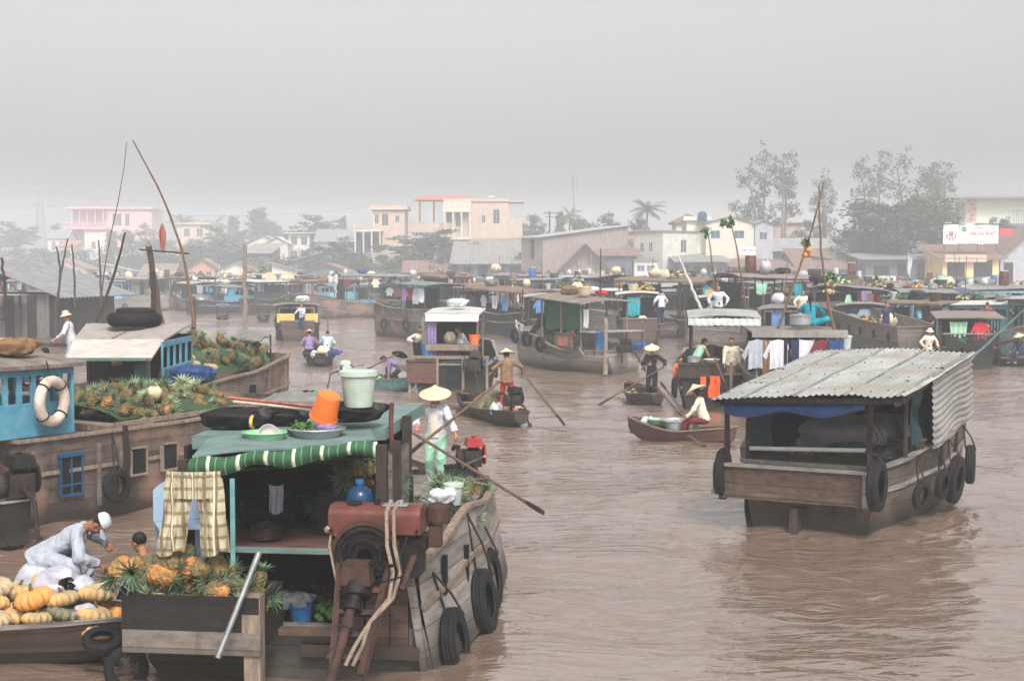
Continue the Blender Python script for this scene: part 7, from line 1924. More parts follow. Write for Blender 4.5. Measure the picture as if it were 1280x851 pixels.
 for (p0, p1, m, lb, r_) in [((1210, 452, 56), (1290, 378, 54), 'weathered_teal', 'long faded teal steering pole raised over the right edge boats', .05), ((1205, 428, 58), (1290, 404, 55), 'iron_pale', 'grey steering shaft lifted at the right edge', .05), ((1240, 432, 58), (1275, 424, 56), 'iron', 'dark short shaft at the right edge below the raised poles', .08)]:
  stick('steering_pole', D(*p0), D(*p1), r_, m, lb, 'pole', r2=r_ * .6)
 # far right sampan with hat
 r, hu, PW, h = sampan('dark sampan with one seated person at the right edge of the photo', (1300, 459), (1252, 455), B=1.2, H=.4, hm='wood_dark', L=3.2)
 person('seated person with a conical hat in the sampan at the right edge', PW((0, 1.1, .1)), R(120), hip=(0, 0, .48), lean=12, feet=((-.16, .5, .06), (.18, .5, .06)), hands=((-.2, .4, .5), (.2, .4, .5)), shirt='cloth_navy', legs='cloth_navy', hat='conical', voxel=.018)
 # lonely small hull far right
 # flags
 t = empty('flag_pole', D(1133, 385, 90), 0, 'thin pole with a limp white flag before the stilt house', 'flag pole'); q = MB(); q.tube([(0, 0, 0), (0, 0, 3.7)], [.04, .03], 6); q.build('pole', M_['iron_pale'], t)
 q = MB(); q.grid(lambda u, v: (.05 + .22 * u + .05 * math.sin(v * 6), .06 * math.sin(u * 5 + v * 3), 3.5 - 1.3 * v - .3 * u), 6, 10, 0, .01); q.build('flag', M_['cloth_white'], t)
middle()
# ------------------------------------------------------------------ the near boats
def frame_of(root):
 M = Matrix.Translation(root.location) @ root.rotation_euler.to_matrix().to_4x4(); Mi = M.inverted()
 return (lambda p: M @ Vector(p)), (lambda p: Mi @ Vector(p)), M
def heap(kinds, n, spot, label, group, seed=0, up=.35, s=1.0, tilt=1.2):
 """pineapples piled on a spot: spot(u, v) gives the surface of the pile"""
 rng = random.Random(seed)
 for i in range(n):
  p = spot(rng.random(), rng.random(), rng)
  rot = (rng.gauss(0, tilt), rng.gauss(0, tilt), rng.uniform(0, 6.28))
  pineapple(rng.choice(kinds), p, rot, label, group, s * rng.uniform(.85, 1.2))

def boat_b():
 root = empty('houseboat', (4.6, 21.9, 0), R(-27), 'weathered cargo boat under a big corrugated tin roof with many tyres', 'boat', 'houseboats moored in the river')
 P, Pi, M = frame_of(root)
 hu = Hull(root, 8.0, 3.3, 1.12, beam=((0, .64), (.12, .82), (.3, 1), (.65, .93), (.9, .5), (1, .15)), sheer=((0, -.12), (.3, .15), (1, .6)), flare=.86, deck=.85, hm='hull_stain', gm='wood_pale', n=30)
 q = MB(); q.box((-.2, -.33, .70), (2.3, .06, .5)); q.build('stern_board', M_['wood_brown'], root, smooth=False)
 q = MB()
 for x, z0, z1 in ((-1.38, .42, 1.0), (.96, .42, 1.0)): q.box((x, -.35, (z0 + z1) / 2), (.09, .1, z1 - z0))
 q.box((-.2, -.36, .975), (2.42, .1, .05)); q.build('stern_board_frame', M_['wood_pale'], root, smooth=False)
 q = MB(); q.box((-.2, -.1, .53), (2.5, .55, .06)); q.build('stern_ledge', M_['deck'], root, smooth=False)
 q = MB(); q.tube([(-.95, .0, 1.2), (.9, .0, 1.27)], .035, 8); q.build('white_rail', M_['white'], root)
 q = MB(); q.box((-.05, .1, .98), (1.9, .05, .32)); q.build('back_board', M_['wood_dark'], root, smooth=False)
 q = MB(); q.box((-.15, -.2, .1), (.14, .3, .5), taper=.8); q.box((-.15, .05, .25), (.3, .2, .15)); q.build('rudder_post', M_['post_dark'], root, smooth=False)
 for i, (x, y, z0, z1, r) in enumerate([(-1.28, -.15, .5, 2.1, .045), (-1.0, .1, .9, 2.12, .05), (1.0, -.3, .5, 2.2, .045), (1.3, .8, 1.0, 2.3, .04), (1.42, 5.1, 1.2, 2.6, .045), (-1.1, 5.1, 1.0, 2.5, .045), (-1.15, 2.5, 1.0, 2.3, .04), (1.5, 2.6, 1.0, 2.4, .04)]):
  posts(root, [(x, y, z0, z1)], r)
 q = MB()
 def rf(u, v):
  x = -1.3 + 2.95 * u; y = -.9 + 6.1 * v
  z = 2.03 + .44 * v + .16 * u * (1 - v * .7) + .05 * math.sin(u * 3.14) + .02 * noise.noise((x * 1.5, y * 1.1, 0)) + .035 * noise.noise((x * 3, y * .5, 7)) * (1 - v)
  return (x, y + .06 * noise.noise((x * 4, 1, 1)) * (1 - v), z + .012 * math.sin(u * 2.95 / .095 * 6.283))
 q.grid(rf, 250, 14, 0, .008); q.build('roof', mat('tin_sheet', (166, 168, 164), (136, 138, 134), rough=.6, scale=1.9, stretch=(1.5, .5, 1), dirt=.4, dirtc=(104, 97, 90), bump=.1, metal=.1, speck=.05, seams=.76, seam_axis='X', rust=(134, 128, 120)), root)
 q = MB()
 rng = random.Random(4)
 for k in range(4):
  for i in range(11):
   u = (i + .3 + .5 * rng.random()) / 11; v = .08 + k * .27 + rng.uniform(-.01, .01); p = Vector(rf(u, v)); q.box(p + Vector((0, 0, .02)), (.02, .02, .014), rz=rng.uniform(0, 1))
 q.build('roof_nails', M_['iron'], root, smooth=False)
 q = MB()
 for y in (-.75, .9, 2.6, 5.05): q.bar((-1.28, y, 2.0 + .44 * (y + .9) / 6.1), (1.6, y, 2.1 + .44 * (y + .9) / 6.1), .06, .08)
 for x, dz in ((-1.2, 0), (1.5, .12)): q.bar((x, -.85, 1.95 + dz), (x, 5.15, 2.38 + dz * .3), .06, .07)
 q.build('roof_beam', M_['post_dark'], root, smooth=False)
 q = MB(); q.grid(lambda u, v: (1.58 + .05 * v + .013 * math.sin(v * 1.15 / .105 * 6.283 + .5 * math.sin(u * 5)), 1.4 + 3.7 * u - .1 * v * (1 - u), 2.34 + .2 * u - (1.15 + .05 * math.sin(u * 9)) * v), 12, 90, 0, .008); q.build('side_sheet', M_['zinc_old'], root)
 q = MB(); q.grid(lambda u, v: (-1.15 + 2.15 * u, -.62 - .05 * math.sin(v * 3), 1.98 + .1 * u - .17 * v * (1 + .3 * math.sin(u * 11)) - .03 * math.sin(u * 3.14)), 26, 4, 0, .015); q.build('rolled_tarp', M_['tarp_blue'], root)
 q = MB(); q.grid(lambda u, v: (1.34 + .1 * math.sin(u * 3) * math.sin(v * 9), .95 + .55 * u, 2.2 - .95 * v + .04 * math.sin(u * 12)), 10, 10, 0, .03); q.build('side_curtain', M_['teal_dark'], root)
 q = MB(); q.grid(lambda u, v: (-1.0 + .25 * u + .03 * math.sin(v * 9), .2 + .3 * u, 2.0 - 1.0 * v), 6, 8, 0, .02); q.build('corner_curtain', M_['teal_dark'], root)
 q = MB(); q.box((0, 4.9, 1.6), (2.3, .05, 1.6)); q.build('bulkhead', M_['wood_dark'], root, smooth=False)
 q = MB(); q.box((-1.15, 3.2, 1.5), (.04, 3.2, 1.35)); q.build('left_screen', M_['wood_dark'], root, smooth=False)
 q = MB()
 for y in (2.2, 3.7):
  p = hu.side(y, .8, 1); q.box(p, (.05, .16, .36))
 q.build('hull_slot', M_['dark'], root, smooth=False)
 q = MB(); q.box((hu.side(3.6, 1, 1).x - .02, 3.4, 1.4), (.05, 1.5, .3)); q.build('wash_board', M_['wood_brown'], root, smooth=False)
 for i, (x, y, z, ax, r, lb, rp) in enumerate([(-1.35, -.12, .78, (-1, -.12, 0), .40, 'large tyre on the left stern corner of the tin roofed boat', (-1.25, -.1, 1.25)), (-1.05, .35, .22, (-1, -.5, 0), .27, 'small tyre half in the water below the left stern corner', (-1.05, .2, .7)),
           (1.12, -.33, .80, (1, -.02, 0), .40, 'large tyre at the right end of the stern board', (1.0, -.3, 1.3)), (1.56, .78, .52, (1, -.3, -.1), .24, 'small tyre low on the right side of the tin roofed boat', (1.46, .8, 1.1)), (1.70, 1.75, .58, (1, -.15, -.1), .25, 'second small tyre farther along the right side', (1.6, 1.75, 1.2)),
           (1.80, 2.35, .58, (1, -.05, -.1), .40, 'big tyre amidships on the right side of the tin roofed boat', (1.68, 2.3, 1.25)), (1.83, 3.6, .68, (1, .1, 0), .34, 'tyre hanging farthest right on the tin roofed boat', (1.70, 3.6, 1.35))]):
  tyre(P((x, y, z)), M.to_3x3() @ Vector(ax), r, lb, P(rp) if rp else None)
 q = MB(); rng = random.Random(3)
 for k in range(3): q.tube([(.95 + .05 * k, -.3, 1.75), (1.05 + .1 * k, -.42, 1.5), (.95, -.36, 1.3), (1.1 + .1 * k, -.2, 1.2), (1.2, -.1, 1.15)], .014, 5)
 q.build('rope', M_['rope_dark'], root)
 for i, (k, x, y, z, s, lb) in enumerate([('pale bundle', .35, 1.75, .86, 2.3, 'big grey tarpaulin heap inside the tin roofed boat'), ('green bundle', .35, .95, .86, 1.3, 'dark green bundle in front of the grey tarpaulin heap'), ('heap of squash', -.35, .8, .86, .9, 'heap of yellow squash inside the tin roofed boat'),
          ('blue tarp bundle', -.85, .6, .9, .7, 'teal tangle of nets by the left post of the tin roofed boat'), ('dark bundle', .9, .7, .95, .9, 'dark bundle by the right post of the tin roofed boat'), ('brown basket', 1.2, 1.4, .95, 1.0, 'brown basket inside the right side of the tin roofed boat')]):
  item(k, P((x, y, z)), i, lb, s)
 hung_cloth(P((1.52, 5.0, 2.4)), M.to_3x3() @ Vector((0, 1, 0)), .5, .95, 'teal_dark', 'dark curtain cloth hanging at the far right corner of the tin roof', seed=3)
 stick('pole', P((-1.32, .5, .6)), P((-1.0, 6, 1.6)), .03, 'bamboo', 'bamboo pole lying along the left gunwale of the tin roofed boat', 'pole')

def boat_c():
 root = empty('houseboat', (-8.76, 22.15, 0), R(-32), 'long brown cargo boat with a blue wheelhouse and arched hull windows', 'boat', 'houseboats moored in the river')
 P, Pi, M = frame_of(root)
 hu = Hull(root, 6.6, 3.3, 1.42, beam=((0, .96), (.3, 1), (.7, 1.0), (.92, .82), (1, .5)), sheer=((0, 0), (.5, .02), (1, .2)), flare=.93, deck=1.38, hm='hull_stain', gm='post_pale', n=26)
 sx = lambda y, zf: hu.side(y, zf, 1).x
 q = MB()
 for y in (2.3, 3.0, 3.7): 
  x = sx(y, .66)
  q.box((x + .01, y, .86), (.09, .3, .36)); q.box((x + .01, y, 1.06), (.085, .18, .05))
  q.build('arched_window', M_['dark'], root, smooth=False) ; q = MB()
  q.box((x + .04, y, .66), (.08, .40, .035)); q.box((x + .04, y - .17, .87), (.07, .03, .4)); q.box((x + .04, y + .17, .87), (.07, .03, .4)); q.box((x + .045, y, 1.1), (.07, .30, .03))
  q.build('window_frame', M_['post_pale'], root, smooth=False); q = MB()
 x = sx(.95, .6); q = MB(); q.box((x + .015, .95, .8), (.04, .42, .62)); w = q.build('window', M_['dark'], root, smooth=False)
 q = MB(); q.box((x + .03, .95, 1.13), (.08, .5, .06)); q.box((x + .03, .95, .5), (.05, .44, .04)); q.box((x + .03, .74, .8), (.05, .03, .6)); q.box((x + .03, 1.16, .8), (.05, .03, .6)); q.box((x + .03, .95, .8), (.04, .03, .6)); q.box((x + .03, .95, .66), (.04, .4, .03)); q.build('frame', M_['blue_deep'], w, smooth=False)
 q = MB()
 for y in (.25, 1.5, 1.95, 4.3): q.box((sx(y, .6) + .02, y, .75), (.035, .07, 1.0))
 q.build('hull_batten', M_['wood_grey'], root, smooth=False)
 q = MB()
 for k in range(3): q.tube([(sx(2.0, 1) + .06, 1.95 + .03 * k, 1.5), (sx(2, .5) + .06, 2.0 + .05 * k, .9), (sx(2, .3) + .03, 1.98 + .03 * k, .35)], .022, 6)
 q.build('mooring_rope', M_['rope_dark'], root)
 # wheelhouse
 z0, z1 = 1.46, 2.52
 xr = 1.45
 window_wall(root, (xr, 1.15), (xr, -.4), z0, z1, 6, 'blue', name='right_wall', sill=.46, fw=.09, top=.13)
 window_wall(root, (xr, -.4), (-1.45, -.4), z0, z1, 6, 'blue', name='stern_wall', sill=.46, fw=.09, top=.13)
 window_wall(root, (-1.45, 1.15), (xr, 1.15), z0, z1, 6, 'blue', name='bow_wall', sill=.46, fw=.09, top=.13)
 window_wall(root, (-1.45, -.4), (-1.45, 1.15), z0, z1, 5, 'blue', name='left_wall', sill=.46, fw=.09, top=.13)
 q = MB(); q.grid(lambda u, v: (-1.6 + 3.2 * u, -.55 + 1.85 * v, 2.56 + .14 * math.sin(3.14 * u)), 12, 4, 0, .06); q.build('wheelhouse_roof', M_['plank_roof'], root)
 q = empty('life_ring', P((xr + .22, .55, 2.0)), R(-18), 'worn white life ring hanging on the blue wheelhouse wall', 'life ring')
 m1 = MB(); m1.torus((0, 0, 0), .31, .085, M=Matrix.Rotation(R(90), 3, 'Y'), n=32, k=12); m1.build('ring', M_['rubber_pale'], q)
 for a in (0, 90, 180, 270):
  m1 = MB(); m1.torus((0, .31 * math.cos(R(a + 45)), .31 * math.sin(R(a + 45))), .092, .014, M=rot_to((0, -math.sin(R(a + 45)), math.cos(R(a + 45)))), n=14, k=5); m1.build('rope_band', M_['rope_dark'], q)
 q = MB(); q.tube([(0, 0, .3), (.02, -.15, .62)], .012, 5); o = q.build('cord', M_['rope_dark'], bpy.data.objects[[k.name for k in bpy.data.objects if k.name.startswith('life_ring')][-1]])
 for (k, x, y, s, lb) in [('blue tarp bundle', .2, .0, .9, 'blue tarp bundle on the wheelhouse roof'), ('brown bundle', .9, .5, .9, 'brown net bundle on the wheelhouse roof'), ('yellow crate', -.3, .8, .9, 'yellow crate behind the blue tarp on the wheelhouse roof')]: item(k, P((x, y, 2.68)), .3, lb, s)
 q = MB(); q.torus((0, 0, 0), .42, .05, n=20, k=7); q.torus((.1, .2, .1), .36, .05, n=20, k=7); o = q.build('net_coil', M_['yellow']); o.location = P((.2, .5, 2.76)); tag(o, 'yellow coil of netting on the wheelhouse roof', 'net')
 tyre(P((sx(1.9, .45) + .15, 2.95 - 1.2, .55)), M.to_3x3() @ Vector((1, 0, .05)), .28, 'dark tyre hanging on the hull below the pineapple heap', P((sx(1.8, 1), 1.75, 1.45)))
 q = MB(); q.box((.55, 2.0, 1.44), (1.8, .35, .1)); q.bar((1.55, 1.9, 1.5), (1.6, 5.6, 1.58), .05, .08); q.bar((-.9, 5.3, 1.55), (1.5, 5.5, 1.58), .1); q.build('deck_plank', M_['post_pale'], root, smooth=False)
 rng = random.Random(8)
 def spot(u, v, r):
  x = -1.2 + 2.5 * u; y = 2.25 + 3.0 * v; h = .46 * math.sin(3.14 * min(1, u * .9 + .05)) ** .5 * (1 - .55 * abs(v - .45) ** 1.5)
  return P((x, y, 1.42 + h * r.uniform(.75, 1)))
 heap(['green', 'pale', 'pale', 'green', 'ripe'], 104, spot, 'pineapple in the long heap beside the blue wheelhouse', 'pineapples heaped on the long brown boat', 3, s=1.25)
 q = MB(); q.grid(lambda u, v: (-1.2 + 2.5 * u, 2.25 + 3.0 * v, 1.40 + .40 * math.sin(3.14 * min(1, u * .9 + .05)) ** .5 * (1 - .55 * abs(v - .45) ** 1.5)), 10, 10); tag(q.build('produce_mound', M_['leaf_a']), 'mound of cut pineapple leaves under the pineapples', 'leaves', None)
 o = item('tan sack', P((.9, 3.4, 1.75)), 1, 'tan sack on the pineapple heap', .5)
 # outboard boat at the left edge in front of C
 r, hu2, PW, h = sampan('dark sampan with a motor at the left edge of the photo', (22, 690), (-90, 660), B=1.5, H=.9, hm='wood_dark', L=3.0, extra=False)
 outboard(PW((.1, .15, .95)), h + R(170), 'dark engine on the sampan at the left edge', 'rubber', 1.4, .6); outboard(PW((-.4, .6, .7)), h + R(120), 'second dark engine lying in the left edge sampan', 'iron', 1.2, .5)

def boat_d():
 root = empty('houseboat', (-10.1, 29.5, 0), R(-28), 'cargo boat with a grey awning, blue cabin side and heaps of pineapples', 'boat', 'houseboats moored in the river')
 P, Pi, M = frame_of(root)
 hu = Hull(root, 7.9, 3.3, 1.35, beam=((0, .9), (.3, 1), (.7, 1.0), (.92, .75), (1, .5)), sheer=((0, .1), (.4, .0), (.6, .2), (1, .55)), flare=.92, deck=1.2, hm='hull_stain', gm='post_pale', n=28)
 a, b = Pi(D(84, 449, 28.4)), Pi(D(196, 447, 27.8))
 A = [D(82, 449, 28.4), D(188, 449, 27.6), D(238, 404, 31.5), D(108, 404, 32.5), D(205, 424, 29.8), D(92, 424, 30.6)]
 L_ = [Pi(p) for p in A]
 def panel(p0, p1, p2, p3, nm):
  q = MB(); q.grid(lambda u, v: (L_[p0].lerp(L_[p1], u)).lerp(L_[p3].lerp(L_[p2], u), v) + Vector((0, 0, .01 * math.sin(u * 30))), 12, 6, 0, .03); q.build(nm, mat('awning_felt', (150, 142, 138), (126, 118, 114), rough=.9, scale=2.5, dirt=.25, dirtc=(104, 96, 92)) if nm == 'roof' else mat('awning_flap', (186, 178, 172), (160, 152, 146), rough=.9, scale=2.5, dirt=.25, dirtc=(130, 120, 112)), root)
 panel(5, 4, 2, 3, 'roof'); panel(0, 1, 4, 5, 'front_awning')
 q = MB(); q.bar(L_[0], L_[1], .05, .06); q.build('awning_edge', M_['mint'], root, smooth=False)
 # blue side
 p0, p1 = Pi(D(203, 483, 28.8)), Pi(D(240, 466, 31.6)); zt0 = L_[4].z - .02
 window_wall(root, (p0.x, p0.y), (p1.x, p1.y), 1.4, L_[4].z + .0, 5, 'blue', name='cabin_side', sill=.5, fw=.1, top=.12)
 posts(root, [(L_[0].x + .1, L_[0].y, 1.2, L_[0].z), (L_[1].x - .05, L_[1].y, 1.2, L_[1].z), (L_[3].x + .1, L_[3].y, 1.2, L_[3].z)], .04)
 q = MB(); q.box((L_[1].x - .35, L_[1].y + .1, 1.75), (.28, .05, .9)); q.build('blue_board', M_['teal_dark'], root, smooth=False)
 q = MB(); q.bar(((L_[3].x), L_[3].y, 1.9), (L_[2].x, L_[2].y, 1.9), .04, 1.4); q.build('bulkhead', M_['wood_dark'], root, smooth=False)
 q = MB(); q.torus((0, 0, 0), .44, .16, n=30, k=10); q.torus((.02, .05, .17), .36, .08, n=30, k=8); o = q.build('inner_tube', M_['rubber']); o.location = D(168, 399, 31.5); tag(o, 'big black inner tube lying on the grey awning roof', 'tyre')
 stick('stick', D(140, 424, 30.3), D(178, 407, 31.8), .03, 'bamboo', 'short stick lying on the grey awning roof', 'stick')
 # people in the shade
 person('person in dark teal clothes sitting in the shade of the grey awning', P((.15, .6, 1.2)), R(100), hip=(0, 0, .45), lean=14, feet=((-.2, .4, .06), (.2, .4, .06)), hands=((-.25, .4, .5), (.25, .4, .5)), shirt='teal_dark', legs='cloth_black', voxel=.014)
 person('person in dark blue crouching beside the blue board under the awning', P((-.9, .9, 1.2)), R(70), hip=(0, 0, .42), lean=30, feet=((-.2, .35, .06), (.2, .35, .06)), hands=((-.25, .4, .4), (.25, .4, .4)), shirt='cloth_navy', legs='cloth_black', voxel=.014)
 item('white basin', P((.6, .1, 1.25)), 0, 'white basin on the deck under the grey awning', .9); item('heap of squash', P((1.0, .9, 1.22)), 0, 'orange produce under the grey awning', .9)
 # pumpkins and pineapples behind the cabin
 rng = random.Random(12)
 for i in range(34):
  u = rng.random(); x = -1.0 + 2.1 * rng.random(); y = 2.9 + 1.9 * u
  pumpkin(rng.choice(['orange', 'orange', 'tan', 'mottled']), P((x, y, 1.25 + .75 * (1 - ((x - .2) / 1.5) ** 2) * rng.uniform(.7, 1))), (rng.uniform(-.5, .5), rng.uniform(-.5, .5), rng.uniform(0, 6)), 'pumpkin in the heap behind the blue cabin side', 'pumpkins heaped behind the blue cabin side', 1.15)
 def spot(u, v, r):
  x = -1.1 + 2.3 * u; y = 4.4 + 2.6 * v; h = 1.15 * math.sin(3.14 * (u * .9 + .05)) ** .5 * (1 - .7 * abs(v - .45) ** 1.4)
  return P((x, y, 1.3 + h * r.uniform(.6, 1)))
 heap(['green', 'green', 'pale'], 76, spot, 'pineapple in the tall bushy heap on the bow of the grey awning boat', 'pineapples heaped on the grey awning boat', 5, s=1.35)
 q = MB(); q.grid(lambda u, v: (-1.1 + 2.3 * u, 4.4 + 2.6 * v, 1.25 + .95 * math.sin(3.14 * (u * .9 + .05)) ** .5 * (1 - .7 * abs(v - .45) ** 1.4)), 10, 10); tag(q.build('produce_mound', M_['leaf_green']).__class__ and bpy.data.objects[-1] if False else q.build('produce_mound', M_['leaf_a']), 'dark leaf mound under the bushy pineapple heap', 'leaves')
 for o in list(bpy.data.objects):
  if o.name.startswith('produce_mound'): o.location = (root.location if 'bushy' in o.get('label', '') else (-8.76, 22.15, 0)); o.rotation_euler = (0, 0, R(-28) if 'bushy' in o.get('label', '') else R(-32))
 # small bow awning
 q = MB(); c = [Pi(D(288, 424, 35.5)), Pi(D(322, 426, 34.6)), Pi(D(338, 418, 36)), Pi(D(300, 412, 37))]
 q.grid(lambda u, v: c[0].lerp(c[1], u).lerp(c[3].lerp(c[2], u), v) + Vector((0, 0, .05 * math.sin(u * 12) * math.sin(v * 9))), 10, 8, 0, .04); q.build('bow_awning', M_['tarp_grey'], root)
 for k in (1, 2): posts(root, [(c[k].x, c[k].y, 1.3, c[k].z)], .025)
 item('blue tarp bundle', D(238, 478, 29.0), .6, 'crumpled blue tarp on the rail below the blue cabin side', 1.0); item('blue tarp bundle', D(258, 474, 29.6), 2, 'smaller crumpled blue tarp right of the first one', .7)
 q = MB(); p = hu.side(5.4, .7, 1); q.box((p.x, p.y, p.z), (.06, .22, .36)); q.build('hull_opening', M_['dark'], root, smooth=False)
 q = MB()
 for y in (3.5, 6.2, 7.2): p = hu.side(y, .6, 1); q.box((p.x + .01, y, p.z), (.04, .07, 1.1))
 q.build('hull_batten', M_['wood_grey'], root, smooth=False)
 for (px, py, d, r, lb) in [(330, 470, 37, .3, 'tyre slung at the bow of the grey awning boat')]: tyre(D(px, py, d), (.9, -.3, 0), r, lb, D(px - 5, py - 25, d))
 # poles around
 stick('fishing_pole', D(242, 410, 31), D(165, 175, 33), .038, 'bamboo', 'tallest bent bamboo pole rising above the blue cabin side', 'pole', r2=.014, bend=.35, seed=2)
 t = empty('dried_bunch', D(203, 290, 32), 0, 'dried reddish bunch tied on the tallest bamboo pole', 'bunch'); q = MB(); rng = random.Random(4)
 for i in range(26): a = rng.uniform(0, 6.28); q.tube([(0, 0, .2), (.07 * math.cos(a), .07 * math.sin(a), .0), (.05 * math.cos(a), .05 * math.sin(a), -rng.uniform(.2, .45))], .012, 4)
 q.build('stalks', M_['tile_red'], t); q = MB(); q.torus((0, 0, .15), .03, .012, n=10, k=5); q.build('tie', M_['rope'], t)
 mb = MB(); mb.tube([D(158, 178, 40), D(155, 210, 40), D(148, 250, 40), D(138, 295, 40), D(130, 340, 40), D(126, 380, 40)], [.012, .012, .014, .016, .018, .02], 5); tag(mb.build('cane', M_['bamboo']), 'thin hazy cane curving beside the tallest bamboo pole', 'cane')
 stick('branch', D(117, 408, 44), D(156, 291, 44), .06, 'post_dark', 'dark bent branch standing left of the inner tube', 'branch', r2=.03, bend=-.35)
 stick('post', G(190, 470) + Vector((0, 3, -.3)), D(184, 305, 40), .11, 'post_pale', 'thick weathered post with a cross stick behind the grey awning', 'post', r2=.09); stick('post', D(192, 400, 40.3), D(190, 340, 40.3), .07, 'post_dark', 'darker short post strapped to the thick weathered post', 'post')
 stick('cross_stick', D(174, 312, 39.8), D(236, 317, 39.8), .025, 'post_dark', 'thin cross stick tied to the thick weathered post', 'stick')
 stick('river_post', G(306, 413) + Vector((0, 0, -.5)), D(306, 305, 94), .17, 'post_pale', 'tall bare post standing in the open river', 'post', r2=.12)
 stick('river_post', G(242, 412) + Vector((0, 0, -.5)), D(242, 372, 92), .17, 'post_dark', 'shorter dark post standing left of the tall bare post', 'post', r2=.14); stick('rail', D(242, 401, 92), D(300, 401, 93), .05, 'post_pale', 'pale rail between the two river posts', 'rail')
 for (x0, y0, x1, y1, d, lb) in [(72, 380, 85, 298, 70, 'crooked dark branch standing behind the grey shed roof'), (75, 350, 70, 308, 70, 'short twig left of the crooked dark branch'), (93, 385, 90, 305, 72, 'straight thin stake right of the crooked dark branch'), (126, 385, 123, 300, 75, 'pale straight stake left of the thick weathered post'), (4, 400, 2, 322, 45, 'thin stake at the extreme left edge')]:
  stick('stake', D(x0, y0, d), D(x1, y1, d), .07, 'post_dark', lb, 'stake', r2=.035, bend=.2)
 p = D(90, 420, 36); person('person in a pale shirt and brimmed hat behind the grey awning', (p.x, p.y, p.z - .95), R(100), lean=12, hands=((-.2, .35, .9), (.2, .35, .9)), shirt='cloth_white', legs='cloth_grey', hat='bucket', voxel=.014)
 # floating shed at left
 t = empty('river_shed', D(20, 425, 78), R(-8), 'dark open river shed with a sloping grey roof at the left edge', 'shed')
 q = MB(); zr, ze = 4.35, 2.55
 for sx_, nm in ((1, 'roof'),):
  q = MB(); corr_sheet(q, (4.1, 7, ze - .2), (4.1, -3, ze - .2), (-1.2, -3, zr), (-1.2, 7, zr), pitch=.5, amp=.04, thick=.04); corr_sheet(q, (-6, -3, ze), (-6, 7, ze), (-1.2, 7, zr), (-1.2, -3, zr), pitch=.5, amp=.04, thick=.04); q.build('roof', M_['grey_roof'], t)
 q = MB(); q.box((-1, -3.5, 2.55), (6.5, 1.2, .06)); q.build('porch_roof', M_['zinc'], t, smooth=False)
 q = MB(); q.box((-.8, 1.5, 1.4), (8.2, 8, 2.3)); q.build('wall', M_['plank_wall'], t, smooth=False)
 posts(t, [(x, -2.8, -.5, 2.6) for x in (-4, -2, .2, 1.7, 3.7)], .09); q = MB(); q.box((0, 1, .15), (8.6, 9, .2)); q.build('floor', M_['deck'], t, smooth=False)
 q = MB()
 for i in range(7): q.box((-4 + i * 1.25, -2.62, 1.4), (.5, .05, 2.2))
 q.build('plank_screen', M_['wood_dark'], t, smooth=False)

